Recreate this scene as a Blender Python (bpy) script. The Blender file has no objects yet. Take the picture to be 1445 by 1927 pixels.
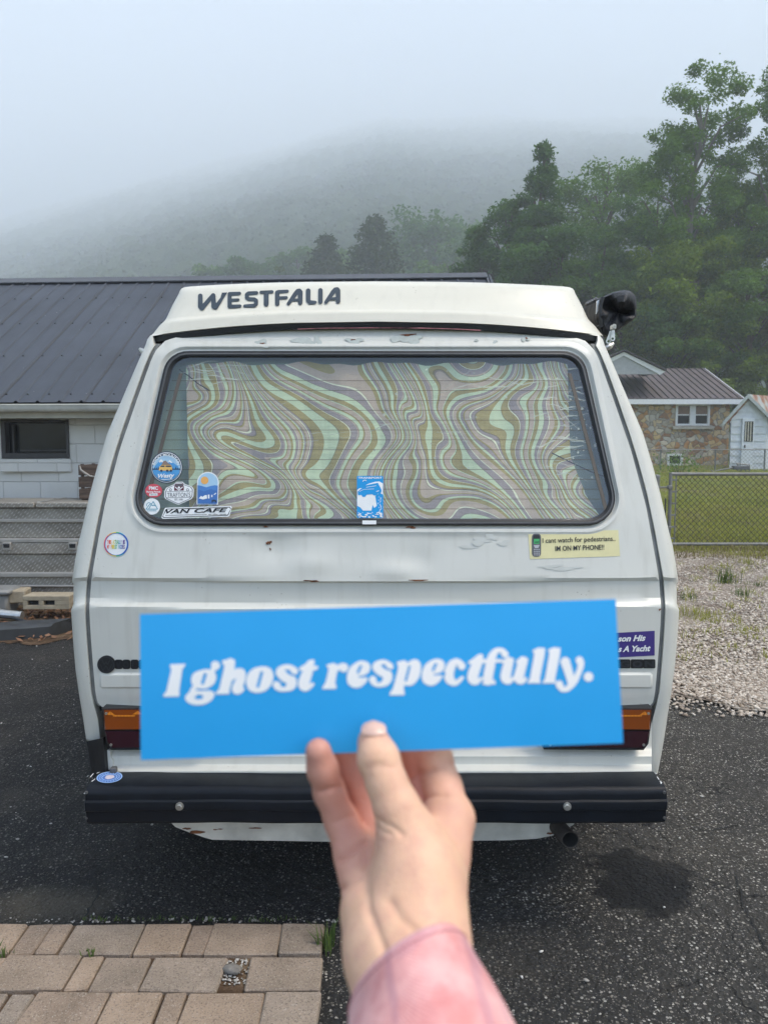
import bpy, math, random
import numpy as np
from mathutils import Matrix, Vector

random.seed(7)
rng = np.random.default_rng(7)
S = bpy.context.scene
COL = S.collection
R = math.radians

# ------------------------------------------------------------------ camera
CAM = np.array([0.0, 0.0, 1.55])
PITCH = R(-4.9)
F, CX, CY = 1448.0, 722.5, 963.5
FWD = np.array([0, math.cos(PITCH), math.sin(PITCH)])
UP = np.array([0, -math.sin(PITCH), math.cos(PITCH)])
RT = np.array([1.0, 0, 0])
cd = bpy.data.cameras.new('camera')
cam = bpy.data.objects.new('camera', cd)
COL.objects.link(cam)
cam.location = CAM
cam.rotation_euler = (R(90) + PITCH, 0, 0)
cd.sensor_fit = 'HORIZONTAL'
cd.sensor_width = 36.0
cd.lens = 36.0 * F / 1445.0
cd.clip_start = 0.02
cd.clip_end = 8000
cd.dof.use_dof = True
cd.dof.focus_distance = 2.6
cd.dof.aperture_fstop = 12.5
S.camera = cam

# ------------------------------------------------------------------ world, sun, exposure
SUN_DIR = Vector((0.50, -0.13, 0.87)).normalized()      # towards the sun
w = bpy.data.worlds.new('World')
S.world = w
w.use_nodes = True
nt = w.node_tree
sky = nt.nodes.new('ShaderNodeTexSky')
sky.sky_type = 'NISHITA'
sky.sun_disc = False
sky.sun_elevation = math.asin(SUN_DIR.z)
sky.sun_rotation = math.atan2(SUN_DIR.x, SUN_DIR.y)
sky.air_density = 1.0
sky.dust_density = 2.0
sky.ozone_density = 1.0
bg = nt.nodes['Background']
bg.inputs['Strength'].default_value = 0.15
nt.links.new(sky.outputs[0], bg.inputs[0])
sd = bpy.data.lights.new('sun', 'SUN')
sd.energy = 4.3
sd.angle = R(22)
sd.color = (1.0, 0.90, 0.76)
so = bpy.data.objects.new('sun', sd)
COL.objects.link(so)
so.rotation_euler = (-SUN_DIR).to_track_quat('-Z', 'Y').to_euler()
so.location = (5, -5, 12)
S.view_settings.view_transform = 'Standard'
S.view_settings.look = 'None'
S.view_settings.exposure = 1.16
S.view_settings.gamma = 1.0
S.cycles.max_bounces = 8
S.cycles.transparent_max_bounces = 12
S.cycles.volume_bounces = 5

# ------------------------------------------------------------------ measuring the photograph
def ray(u, v):
    return FWD * F + RT * (u - CX) + UP * (CY - v)
def on_y(u, v, y):
    d = ray(u, v)
    return CAM + d * (y / d[1])
def on_z(u, v, z=0.0):
    d = ray(u, v)
    return CAM + d * ((z - CAM[2]) / d[2])
def at(u, v, t):
    return CAM + ray(u, v) * (t / F)

# ------------------------------------------------------------------ mesh helpers
class MB:
    def __init__(s):
        s.v = []; s.f = []; s.m = []
    def add(s, vs, fs, mi=0):
        o = len(s.v)
        s.v.extend([tuple(map(float, p)) for p in vs])
        for f in fs:
            s.f.append([i + o for i in f]); s.m.append(mi)
    def box(s, c, d, b=0.0, rot=None, mi=0):
        c = np.array(c, float); h = np.array(d, float) / 2
        b = min(b, h.min() * 0.9)
        if b <= 0:
            vs = [(x * h[0], y * h[1], z * h[2]) for x in (-1, 1) for y in (-1, 1) for z in (-1, 1)]
            fs = [(0, 1, 3, 2), (4, 6, 7, 5), (0, 4, 5, 1), (2, 3, 7, 6), (0, 2, 6, 4), (1, 5, 7, 3)]
        else:
            vs = []; idx = {}
            for sx in (-1, 1):
                for sy in (-1, 1):
                    for sz in (-1, 1):
                        for a in range(3):
                            p = [sx * (h[0] - b), sy * (h[1] - b), sz * (h[2] - b)]
                            p[a] += (sx, sy, sz)[a] * b
                            idx[(sx, sy, sz, a)] = len(vs); vs.append(p)
            fs = []
            for a in range(3):
                o = [k for k in range(3) if k != a]
                for sg in (-1, 1):
                    q = []
                    for (i, j) in ((-1, -1), (1, -1), (1, 1), (-1, 1)):
                        k = [0, 0, 0]; k[a] = sg; k[o[0]] = i; k[o[1]] = j
                        q.append(idx[(k[0], k[1], k[2], a)])
                    fs.append(q)
                for i in (-1, 1):
                    for j in (-1, 1):
                        k0 = [0, 0, 0]; k0[a] = -1; k0[o[0]] = i; k0[o[1]] = j
                        k1 = list(k0); k1[a] = 1
                        fs.append([idx[(*k0, o[0])], idx[(*k1, o[0])], idx[(*k1, o[1])], idx[(*k0, o[1])]])
            for sx in (-1, 1):
                for sy in (-1, 1):
                    for sz in (-1, 1):
                        fs.append([idx[(sx, sy, sz, a)] for a in range(3)])
        vs = np.array(vs, float)
        if rot is not None:
            vs = vs @ np.array(rot).T
        s.add(vs + c, fs, mi)
    def tube(s, pts, r, n=8, mi=0, caps=True):
        pts = [np.array(p, float) for p in pts]
        rs = r if hasattr(r, '__len__') else [r] * len(pts)
        rings = []
        prev = None
        for i, p in enumerate(pts):
            d = (pts[min(i + 1, len(pts) - 1)] - pts[max(i - 1, 0)])
            d = d / (np.linalg.norm(d) + 1e-12)
            if prev is None:
                a = np.array([0, 0, 1.0]) if abs(d[2]) < 0.9 else np.array([1.0, 0, 0])
                x = np.cross(d, a)
            else:
                x = prev - d * prev.dot(d)
            x /= (np.linalg.norm(x) + 1e-12); prev = x
            y = np.cross(d, x)
            rings.append([p + rs[i] * (x * math.cos(2 * math.pi * k / n) + y * math.sin(2 * math.pi * k / n)) for k in range(n)])
        vs = [q for rg in rings for q in rg]
        fs = []
        for i in range(len(pts) - 1):
            for k in range(n):
                k2 = (k + 1) % n
                fs.append((i * n + k, i * n + k2, (i + 1) * n + k2, (i + 1) * n + k))
        if caps:
            fs.append(tuple(range(n - 1, -1, -1)))
            o = (len(pts) - 1) * n
            fs.append(tuple(o + k for k in range(n)))
        s.add(vs, fs, mi)
    def grid(s, rows, mi=0, closed=False, flip=False):
        n = len(rows[0]); vs = [p for r in rows for p in r]; fs = []
        for i in range(len(rows) - 1):
            for k in range(n if closed else n - 1):
                k2 = (k + 1) % n
                q = (i * n + k, i * n + k2, (i + 1) * n + k2, (i + 1) * n + k)
                fs.append(q[::-1] if flip else q)
        s.add(vs, fs, mi)
    def poly(s, pts, mi=0):
        s.add(pts, [list(range(len(pts)))], mi)
    def prism(s, front, off, mi=0):
        """polygon extruded by vector off"""
        n = len(front); off = np.array(off, float)
        vs = [np.array(p, float) for p in front]; vs += [p + off for p in vs]
        fs = [list(range(n)), list(range(2 * n - 1, n - 1, -1))]
        for k in range(n):
            k2 = (k + 1) % n
            fs.append([k, k + n, k2 + n, k2])
        s.add(vs, fs, mi)
    def build(s, name, mats, parent=None, smooth=40, fixn=True):
        if not isinstance(mats, (list, tuple)):
            mats = [mats]
        me = bpy.data.meshes.new(name)
        v = np.array(s.v, float)
        off = np.zeros(3)
        if parent is None:
            off = np.array([(v[:, 0].min() + v[:, 0].max()) / 2, (v[:, 1].min() + v[:, 1].max()) / 2, v[:, 2].min()])
        me.from_pydata([tuple(p) for p in (v - off)], [], s.f)
        for m in mats:
            me.materials.append(m)
        me.polygons.foreach_set('material_index', s.m)
        if fixn:
            import bmesh
            bm = bmesh.new(); bm.from_mesh(me)
            bmesh.ops.recalc_face_normals(bm, faces=bm.faces)
            bm.to_mesh(me); bm.free()
        if smooth:
            me.polygons.foreach_set('use_smooth', [True] * len(me.polygons))
            me.set_sharp_from_angle(angle=R(smooth))
        me.update()
        return link(name, me, parent, off)

def link(name, me, parent=None, loc=(0, 0, 0)):
    o = bpy.data.objects.new(name, me)
    COL.objects.link(o)
    if parent is None:
        o.location = loc
    else:
        o.parent = parent
        q = parent
        while q.parent is not None:
            q = q.parent
        if parent.parent is None:
            o.matrix_parent_inverse = Matrix.Translation(-Vector(parent.location))
    return o

def fastmesh(name, V, Fq, mats, parent=None, smooth=False, loc=(0, 0, 0)):
    me = bpy.data.meshes.new(name)
    V = np.asarray(V, np.float32); Fq = np.asarray(Fq, np.int32)
    k = Fq.shape[1]
    me.vertices.add(len(V)); me.vertices.foreach_set('co', (V - np.asarray(loc, np.float32)).ravel())
    me.loops.add(Fq.size); me.loops.foreach_set('vertex_index', Fq.ravel())
    me.polygons.add(len(Fq)); me.polygons.foreach_set('loop_start', np.arange(len(Fq), dtype=np.int32) * k)
    me.polygons.foreach_set('loop_total', np.full(len(Fq), k, np.int32))
    if smooth:
        me.polygons.foreach_set('use_smooth', np.ones(len(Fq), bool))
    for m in (mats if isinstance(mats, (list, tuple)) else [mats]):
        me.materials.append(m)
    me.update(calc_edges=True); me.validate()
    return link(name, me, parent, loc)

def tag(o, label=None, cat=None, group=None, kind=None):
    if label: o['label'] = label
    if cat: o['category'] = cat
    if group: o['group'] = group
    if kind: o['kind'] = kind
    return o
def empty(name, loc, label, cat, group=None):
    o = bpy.data.objects.new(name, None); COL.objects.link(o)
    o.location = tuple(loc); o.empty_display_size = 0.1
    return tag(o, label, cat, group)

# ------------------------------------------------------------------ material helpers
class NT:
    def __init__(s, name):
        s.mat = bpy.data.materials.new(name); s.mat.use_nodes = True
        s.t = s.mat.node_tree
        s.b = s.t.nodes['Principled BSDF']; s.out = s.t.nodes['Material Output']
    def n(s, typ, ins=None, **props):
        nd = s.t.nodes.new(typ)
        for k, val in props.items():
            setattr(nd, k, val)
        for k, val in (ins or {}).items():
            s.set(nd.inputs[k], val)
        return nd
    def set(s, sock, val):
        if hasattr(val, 'outputs'):
            val = val.outputs[0]
        if isinstance(val, bpy.types.NodeSocket):
            s.t.links.new(val, sock)
        else:
            if hasattr(sock.default_value, '__len__') and not isinstance(val, str):
                val = tuple(val)
                if len(val) == 3 and len(sock.default_value) == 4:
                    val = val + (1,)
            sock.default_value = val
    def co(s, kind='Object'):
        return s.n('ShaderNodeTexCoord').outputs[kind]
    def pos(s):
        return s.n('ShaderNodeNewGeometry').outputs['Position']
    def mapping(s, vec, scale=(1, 1, 1), rot=(0, 0, 0), loc=(0, 0, 0)):
        return s.n('ShaderNodeMapping', {'Vector': vec, 'Scale': scale, 'Rotation': rot, 'Location': loc}).outputs[0]
    def noise(s, vec, scale=5, detail=4, rough=0.55, dist=0, out=0):
        return s.n('ShaderNodeTexNoise', {'Vector': vec, 'Scale': scale, 'Detail': detail, 'Roughness': rough, 'Distortion': dist}).outputs[out]
    def vor(s, vec, scale=5, feature='F1', rand=1.0, out='Distance'):
        return s.n('ShaderNodeTexVoronoi', {'Vector': vec, 'Scale': scale, 'Randomness': rand}, feature=feature).outputs[out]
    def ramp(s, fac, stops, interp='LINEAR'):
        nd = s.n('ShaderNodeValToRGB', {'Fac': fac})
        cr = nd.color_ramp; cr.interpolation = interp
        while len(cr.elements) < len(stops):
            cr.elements.new(0.5)
        for e, (p, c) in zip(cr.elements, stops):
            e.position = p
            if not hasattr(c, '__len__'):
                c = (c, c, c)
            e.color = tuple(c) + (1,)
        return nd.outputs[0]
    def math(s, op, a, b=0.0, c=None, clamp=False):
        ins = {0: a, 1: b}
        if c is not None: ins[2] = c
        nd = s.n('ShaderNodeMath', ins, operation=op); nd.use_clamp = clamp
        return nd.outputs[0]
    def vmath(s, op, a, b):
        return s.n('ShaderNodeVectorMath', {0: a, 1: b}, operation=op).outputs[0]
    def mix(s, fac, a, b, blend='MIX'):
        nd = s.n('ShaderNodeMix', data_type='RGBA', blend_type=blend)
        s.set(nd.inputs[0], fac); s.set(nd.inputs[6], a); s.set(nd.inputs[7], b)
        return nd.outputs[2]
    def bump(s, h, strength=0.3, dist=0.01, normal=None):
        ins = {'Height': h, 'Strength': strength, 'Distance': dist}
        if normal is not None: ins['Normal'] = normal
        return s.n('ShaderNodeBump', ins).outputs[0]
    def fin(s, **k):
        names = {'color': 'Base Color', 'rough': 'Roughness', 'metal': 'Metallic', 'spec': 'Specular IOR Level', 'normal': 'Normal', 'coat': 'Coat Weight',
                 'coatr': 'Coat Roughness', 'sss': 'Subsurface Weight', 'sssr': 'Subsurface Radius', 'ssss': 'Subsurface Scale', 'sheen': 'Sheen Weight', 'alpha': 'Alpha'}
        for a, val in k.items():
            s.set(s.b.inputs[names[a]], val)
        return s.mat

def pm(name, c, rough=0.5, var=0.12, scale=6, bump=0.0, bscale=60, bdist=0.003, metal=0.0, spec=0.5, coat=0.0):
    m = NT(name); co = m.pos()
    lo = tuple(x * (1 - var) for x in c); hi = tuple(min(1, x * (1 + var)) for x in c)
    col = m.ramp(m.noise(co, scale, 5), [(0.3, lo), (0.7, hi)])
    rr = m.n('ShaderNodeMapRange', {0: m.noise(co, scale * 2.3, 3), 3: max(0.02, rough - 0.08), 4: min(1, rough + 0.08)}).outputs[0]
    k = dict(color=col, rough=rr, metal=metal, spec=spec, coat=coat)
    if bump > 0:
        k['normal'] = m.bump(m.noise(co, bscale, 4), bump, bdist)
    return m.fin(**k)

def leafmat(name, dark, light, tr=0.42):
    m = NT(name)
    rnd = m.n('ShaderNodeNewGeometry').outputs['Random Per Island']
    ob = m.n('ShaderNodeObjectInfo').outputs['Random']
    nz = m.noise(m.pos(), 0.45, 3)
    f = m.math('ADD', m.math('MULTIPLY', rnd, 0.45), m.math('MULTIPLY', nz, 0.75))
    f = m.math('ADD', f, m.math('MULTIPLY', m.math('SUBTRACT', ob, 0.5), 0.15))
    col = m.ramp(f, [(0.25, dark), (0.85, light)])
    m.fin(color=col, rough=0.6, spec=0.25)
    tl = m.n('ShaderNodeBsdfTranslucent', {'Color': m.mix(0.5, col, light)})
    mx = m.n('ShaderNodeMixShader', {0: tr})
    m.t.links.new(m.b.outputs[0], mx.inputs[1]); m.t.links.new(tl.outputs[0], mx.inputs[2])
    m.t.links.new(mx.outputs[0], m.out.inputs[0])
    return m.mat

def glassmat(name, tint, refl=0.06, rough=0.02):
    m = NT(name)
    tr = m.n('ShaderNodeBsdfTransparent', {'Color': tint})
    gl = m.n('ShaderNodeBsdfGlossy', {'Color': (0.95, 0.97, 1.0), 'Roughness': rough})
    fr = m.n('ShaderNodeFresnel', {'IOR': 1.5})
    fac = m.math('ADD', fr, refl, clamp=True)
    mx = m.n('ShaderNodeMixShader', {0: fac})
    m.t.links.new(tr.outputs[0], mx.inputs[1]); m.t.links.new(gl.outputs[0], mx.inputs[2])
    m.t.links.new(mx.outputs[0], m.out.inputs[0])
    return m.mat

# ---- paints, metals, plastics
def paint(name, c, dirt=0.12):
    dirt = dirt * 1.7
    m = NT(name); co = m.pos()
    big = m.noise(co, 2.2, 4)
    streak = m.noise(m.mapping(co, (26, 26, 1.6)), 1.0, 4)
    col = m.ramp(big, [(0.3, tuple(x * 0.955 for x in c)), (0.7, c)])
    fac = m.ramp(streak, [(0.52, 0.0), (0.78, 1.0)])
    col = m.mix(m.math('MULTIPLY', fac, dirt), col, (0.36, 0.34, 0.28))
    sp = m.vor(co, 55.0)
    sel = m.math('MULTIPLY', m.math('LESS_THAN', sp, 0.10), m.math('GREATER_THAN', m.noise(co, 9.0, 2), 0.60))
    col = m.mix(m.math('MULTIPLY', sel, 0.55), col, (0.22, 0.17, 0.12))
    rr = m.n('ShaderNodeMapRange', {0: m.noise(co, 12, 5), 3: 0.26, 4: 0.48}).outputs[0]
    nrm = m.bump(m.noise(co, 7.0, 3), 0.12, 0.01)
    return m.fin(color=col, rough=rr, spec=0.45, coat=0.12, coatr=0.25, normal=nrm)
M = {}
M['van'] = paint('van_paint', (0.64, 0.63, 0.565))
M['tailgate'] = paint('tailgate_paint', (0.645, 0.64, 0.58), 0.16)
M['poptop'] = paint('fibreglass_cream', (0.67, 0.64, 0.54), 0.08)
M['rubber'] = pm('black_rubber', (0.008, 0.0085, 0.010), 0.55, 0.2, 20, 0.2, 90)
M['seal_grey'] = pm('weathered_trim', (0.085, 0.085, 0.085), 0.45, 0.15, 20)
M['bumper'] = pm('bumper_black', (0.005, 0.007, 0.011), 0.48, 0.25, 9, 0.25, 140, 0.002, spec=0.22)
M['navy'] = pm('dark_lettering', (0.030, 0.045, 0.060), 0.4, 0.15, 14)
M['blackpl'] = pm('black_plastic', (0.012, 0.013, 0.015), 0.45, 0.25, 20, 0.15, 80)
M['void'] = pm('dark_interior', (0.012, 0.012, 0.012), 0.9, 0.1)
M['chrome'] = pm('dull_steel', (0.55, 0.55, 0.52), 0.32, 0.15, 30, 0.1, 60, metal=0.85)
M['alu'] = pm('aluminium', (0.62, 0.63, 0.65), 0.35, 0.1, 30, metal=0.7)
M['rust'] = pm('rust', (0.16, 0.055, 0.02), 0.85, 0.55, 90, 0.5, 200)
M['primer'] = pm('grey_primer', (0.42, 0.455, 0.425), 0.65, 0.12, 40)
M['wht'] = pm('white_vinyl', (0.80, 0.81, 0.80), 0.4, 0.04, 20)
M['blk'] = pm('black_ink', (0.012, 0.013, 0.016), 0.45, 0.1, 20)
M['exh'] = pm('rusty_exhaust', (0.055, 0.045, 0.04), 0.7, 0.35, 30, 0.4, 90)
M['valance'] = pm('dirty_valance', (0.55, 0.53, 0.47), 0.5, 0.22, 12, 0.2, 50)
def lens(name, c, rib):
    m = NT(name); co = m.pos()
    wv = m.n('ShaderNodeTexWave', {'Vector': co, 'Scale': rib, 'Distortion': 0.0}, bands_direction='X').outputs[0]
    col = m.mix(m.math('MULTIPLY', wv, 0.35), c, tuple(x * 0.4 for x in c))
    return m.fin(color=col, rough=0.15, spec=0.6, coat=0.5, normal=m.bump(wv, 0.25, 0.002))
M['amber'] = lens('amber_lens', (0.27, 0.058, 0.004), 95)
M['red'] = lens('red_lens', (0.032, 0.004, 0.010), 40)
M['glass'] = glassmat('window_glass', (0.93, 0.93, 0.83), 0.045)
M['dark_glass'] = pm('dark_pane', (0.012, 0.015, 0.016), 0.14, 0.2, 3, spec=0.3)

# ================================================================== ground and setting
def sstep(a, b, x):
    t = np.clip((x - a) / (b - a), 0, 1); return t * t * (3 - 2 * t)
def H(x, y):
    x = np.asarray(x, float); y = np.asarray(y, float)
    h = np.clip(y - 12.0, 0, 50) * 0.024
    rel = y - 120 - 0.60 * np.clip(-x, 0, 1600) - 6 * np.sin(x * 0.02)
    up = np.clip(rel, 0, 2700)
    h = h + 0.42 * up * up / (up + 30) + 2.0 * np.sin(x * 0.017) * np.sin(y * 0.013) * np.clip(up / 180, 0, 1)
    return h

def ground_mat():
    m = NT('earth_and_grass'); co = m.pos()
    g = m.ramp(m.noise(co, 0.9, 6), [(0.3, (0.10, 0.125, 0.025)), (0.6, (0.17, 0.185, 0.04))])
    d = m.ramp(m.noise(co, 6, 5), [(0.3, (0.10, 0.075, 0.045)), (0.7, (0.19, 0.15, 0.10))])
    f = m.ramp(m.noise(co, 0.45, 5), [(0.52, 0.0), (0.66, 1.0)])
    sy = m.n('ShaderNodeSeparateXYZ', {0: co}).outputs[1]
    wood = m.n('ShaderNodeMapRange', {0: sy, 1: 105.0, 2: 130.0}).outputs[0]
    return m.fin(color=m.mix(wood, m.mix(f, g, d), (0.029, 0.048, 0.019)), rough=0.95, spec=0.1, normal=m.bump(m.noise(co, 12, 6), 0.6, 0.05))
xs = np.concatenate([np.linspace(-1700, -400, 24), np.linspace(-360, -60, 14), np.linspace(-50, 90, 57), np.linspace(100, 400, 14), np.linspace(440, 1700, 24)])
ys = np.concatenate([np.linspace(-120, -5, 8), np.linspace(0, 60, 25), np.linspace(64, 260, 20), np.linspace(280, 1950, 90)])
XX, YY = np.meshgrid(xs, ys)
ZZ = H(XX, YY)
near = (YY < 13)
ZZ = np.where(near, -0.02, ZZ - 0.02)
V = np.stack([XX.ravel(), YY.ravel(), ZZ.ravel()], 1)
nx = len(xs)
Fq = [(j * nx + i, j * nx + i + 1, (j + 1) * nx + i + 1, (j + 1) * nx + i) for j in range(len(ys) - 1) for i in range(nx - 1)]
tag(fastmesh('ground', V, Fq, ground_mat(), smooth=True), kind='structure')

def asphalt_mat():
    m = NT('asphalt'); co = m.pos()
    base = m.ramp(m.noise(co, 1.1, 6, 0.6), [(0.3, (0.019, 0.019, 0.019)), (0.55, (0.036, 0.035, 0.033)), (0.75, (0.075, 0.068, 0.056))])
    sxx = m.n('ShaderNodeSeparateXYZ', {0: co}).outputs[0]
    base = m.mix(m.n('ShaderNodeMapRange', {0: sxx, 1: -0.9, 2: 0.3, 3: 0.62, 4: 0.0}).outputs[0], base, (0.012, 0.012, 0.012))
    worn = m.math('MULTIPLY', m.n('ShaderNodeMapRange', {0: sxx, 1: 0.2, 2: 1.3}).outputs[0], m.ramp(m.noise(co, 1.9, 6, .65), [(.35, .1), (.65, .8)]))
    base = m.mix(worn, base, (0.066, 0.061, 0.053))
    # aggregate: two sizes of pale stones showing through
    wco = m.vmath('ADD', co, m.vmath('MULTIPLY', m.noise(co, 60, 2, out=1), (0.008, 0.008, 0.0)))
    v1 = m.n('ShaderNodeTexVoronoi', {'Vector': wco, 'Scale': 80.0})
    c1 = m.n('ShaderNodeSeparateColor', {0: v1.outputs['Color']})
    s1 = m.math('MULTIPLY', m.math('LESS_THAN', v1.outputs['Distance'], 0.34), m.math('GREATER_THAN', c1.outputs[0], 0.55))
    v2 = m.n('ShaderNodeTexVoronoi', {'Vector': wco, 'Scale': 190.0})
    c2 = m.n('ShaderNodeSeparateColor', {0: v2.outputs['Color']})
    s2 = m.math('MULTIPLY', m.math('LESS_THAN', v2.outputs['Distance'], 0.42), m.math('GREATER_THAN', c2.outputs[0], 0.72))
    # more stones show on the worn right side
    sx = m.n('ShaderNodeSeparateXYZ', {0: co})
    wear = m.n('ShaderNodeMapRange', {0: sx.outputs[0], 1: -1.3, 2: 1.0, 3: 0.36, 4: 1.0}).outputs[0]
    wear = m.math('MULTIPLY', wear, m.ramp(m.noise(co, 1.7, 4), [(0.32, 0.25), (0.62, 1.0)]))
    # damp patch behind the exhaust
    c = on_z(1205, 1660)
    dd = m.vmath('SUBTRACT', co, (c[0], c[1], 0.0))
    dd = m.vmath('MULTIPLY', dd, (1.0, 0.95, 0.0))
    ln = m.n('ShaderNodeVectorMath', {0: dd}, operation='LENGTH').outputs['Value']
    ln = m.math('ADD', ln, m.math('MULTIPLY', m.math('SUBTRACT', m.noise(co, 7, 7, 0.7), 0.5), 0.42))
    damp = m.n('ShaderNodeMapRange', {0: ln, 1: 0.165, 2: 0.19, 3: 1.0, 4: 0.0}).outputs[0]
    wear = m.math('MULTIPLY', wear, m.math('SUBTRACT', 1.0, m.math('MULTIPLY', damp, 0.85)))
    st = m.ramp(c1.outputs[1], [(0.0, (0.16, 0.145, 0.12)), (0.5, (0.36, 0.335, 0.29)), (1.0, (0.70, 0.67, 0.60))])
    col = m.mix(m.math('MULTIPLY', s1, wear), base, st)
    st2 = m.ramp(c2.outputs[1], [(0.0, (0.12, 0.11, 0.09)), (1.0, (0.46, 0.43, 0.38))])
    col = m.mix(m.math('MULTIPLY', s2, m.math('MULTIPLY', wear, 0.85)), col, st2)
    col = m.mix(m.math('MULTIPLY', damp, 0.85), col, (0.005, 0.0055, 0.007))
    # dusty silt low spot on the left
    c = on_z(95, 1700)
    dd = m.vmath('MULTIPLY', m.vmath('SUBTRACT', co, (c[0], c[1], 0.0)), (1.0, 2.0, 0.0))
    ln = m.n('ShaderNodeVectorMath', {0: dd}, operation='LENGTH').outputs['Value']
    ln = m.math('ADD', ln, m.math('MULTIPLY', m.math('SUBTRACT', m.noise(co, 5, 4), 0.5), 0.2))
    silt = m.n('ShaderNodeMapRange', {0: ln, 1: 0.10, 2: 0.26, 3: 0.75, 4: 0.0}).outputs[0]
    col = m.mix(silt, col, (0.10, 0.088, 0.066))
    ck = m.vor(m.vmath('ADD', co, m.vmath('MULTIPLY', m.noise(co, 3.0, 5, out=1), (.5, .5, 0))), 1.5, 'DISTANCE_TO_EDGE')
    ck = m.math('MULTIPLY', m.math('LESS_THAN', ck, 0.0032), m.math('GREATER_THAN', m.noise(co, 1.1, 2), 0.53))
    col = m.mix(m.math('MULTIPLY', ck, 0.8), col, (0.006, 0.006, 0.006))
    far = m.n('ShaderNodeMapRange', {0: m.noise(co, 2.6, 4), 1: 0.55, 2: 0.75, 3: 0.0, 4: 0.35}).outputs[0]
    col = m.mix(far, col, (0.085, 0.075, 0.06))
    h = m.math('ADD', m.math('MULTIPLY', m.math('SUBTRACT', 1.0, v1.outputs['Distance']), 0.6), m.math('ADD', m.math('MULTIPLY', m.noise(co, 9, 7, 0.68), 4.5), m.math('MULTIPLY', m.noise(co, 45, 3, 0.6), 1.6)))
    rough = m.math('SUBTRACT', 0.88, m.math('MULTIPLY', damp, 0.06))
    return m.fin(color=col, rough=rough, spec=0.3, normal=m.bump(h, 1.0, 0.015))
mb = MB()
edge = []
left_e = [(-14, 6.15), (-6, 6.1), (-3.6, 5.95), (-2.8, 6.05), (-2.2, 6.1), (-1.0, 6.2), (0.6, 5.4)]
right_px = [(1262, 1306), (1300, 1316), (1345, 1318), (1400, 1330), (1445, 1328), (1560, 1340)]
pts = [np.array([x, y, 0]) for x, y in left_e] + [on_z(u, v) for u, v in right_px] + [np.array([14, 4.4, 0])]
xsA = np.linspace(-14, 14, 449)
px_ = np.array([p[0] for p in pts]); py_ = np.array([p[1] for p in pts])
yend = np.interp(xsA, px_, py_) + 0.06 * np.sin(xsA * 7.3) + 0.05 * np.sin(xsA * 17.1 + 1) + 0.03 * np.sin(xsA * 39 + np.sin(xsA * 11)) + 0.02 * np.sin(xsA * 71)
rows = []
for k in range(41):
    t = k / 40
    rows.append([(x, -6 + (ye + 6) * t, 0.0 + 0.006 * math.sin(x * 1.3 + 2) * math.sin((-6 + (ye + 6) * t) * 1.7)) for x, ye in zip(xsA, yend)])
mb.grid(rows)
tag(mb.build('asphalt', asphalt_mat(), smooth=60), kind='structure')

# cracks in the asphalt
mb = MB()
def crack(px, wd, seed):
    r = random.Random(seed)
    P = []
    for i in range(len(px) - 1):
        a, b = np.array(px[i]), np.array(px[i + 1])
        for k in range(7):
            P.append(a + (b - a) * k / 7 + np.array([r.uniform(-3, 3), r.uniform(-2.2, 2.2)]))
    P.append(np.array(px[-1]))
    L, Rr = [], []
    W3 = [on_z(u, v, 0.008) for u, v in P]
    for i, p in enumerate(W3):
        d = W3[min(i + 1, len(W3) - 1)] - W3[max(0, i - 1)]; d /= np.linalg.norm(d)
        n = np.array([-d[1], d[0], 0]); ww = wd * r.uniform(0.35, 1.2)
        L.append(p + n * ww); Rr.append(p - n * ww)
    mb.grid([L, Rr])
crack([(0, 1655), (70, 1642), (120, 1634), (165, 1628)], 0.004, 1)
crack([(172, 1646), (205, 1612), (240, 1598), (290, 1580)], 0.005, 2)
crack([(172, 1646), (186, 1680), (160, 1725)], 0.004, 3)
crack([(1386, 1650), (1400, 1705), (1418, 1740), (1432, 1765), (1450, 1800)], 0.004, 4)
crack([(1180, 1560), (1200, 1590), (1215, 1596)], 0.003, 5)
crack([(1290, 1555), (1340, 1562), (1390, 1552)], 0.003, 6)
tag(mb.build('asphalt_crack', M['void'], smooth=0), kind='structure')

# gravel drive
def gravel_mat():
    m = NT('gravel_bed'); co = m.pos()
    v = m.n('ShaderNodeTexVoronoi', {'Vector': co, 'Scale': 34.0})
    c = m.n('ShaderNodeSeparateColor', {0: v.outputs['Color']})
    st = m.ramp(c.outputs[0], [(0.0, (0.14, 0.105, 0.08)), (0.5, (0.27, 0.225, 0.18)), (1.0, (0.42, 0.38, 0.33))])
    st = m.mix(m.ramp(m.noise(co, 1.3, 5), [(0.50, 0.0), (0.68, 0.8)]), st, (0.15, 0.10, 0.065))
    return m.fin(color=st, rough=0.9, normal=m.bump(m.math('SUBTRACT', 1.0, v.outputs['Distance']), 0.8, 0.03))
mb = MB()
rows = []
for k in range(15):
    t = k / 14
    row = []
    for x, ye in zip(xsA[224:], yend[224:]):
        y0 = ye - 0.12; y1 = 11.0 + 0.25 * math.sin(x * 2.1) + 0.12 * math.sin(x * 5.3)
        row.append((x, y0 + (y1 - y0) * t, 0.012 + 0.012 * math.sin(x * 3) * math.sin(t * 20)))
    rows.append(row)
mb.grid(rows)
tag(mb.build('gravel_drive', gravel_mat(), smooth=60), kind='structure')
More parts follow.
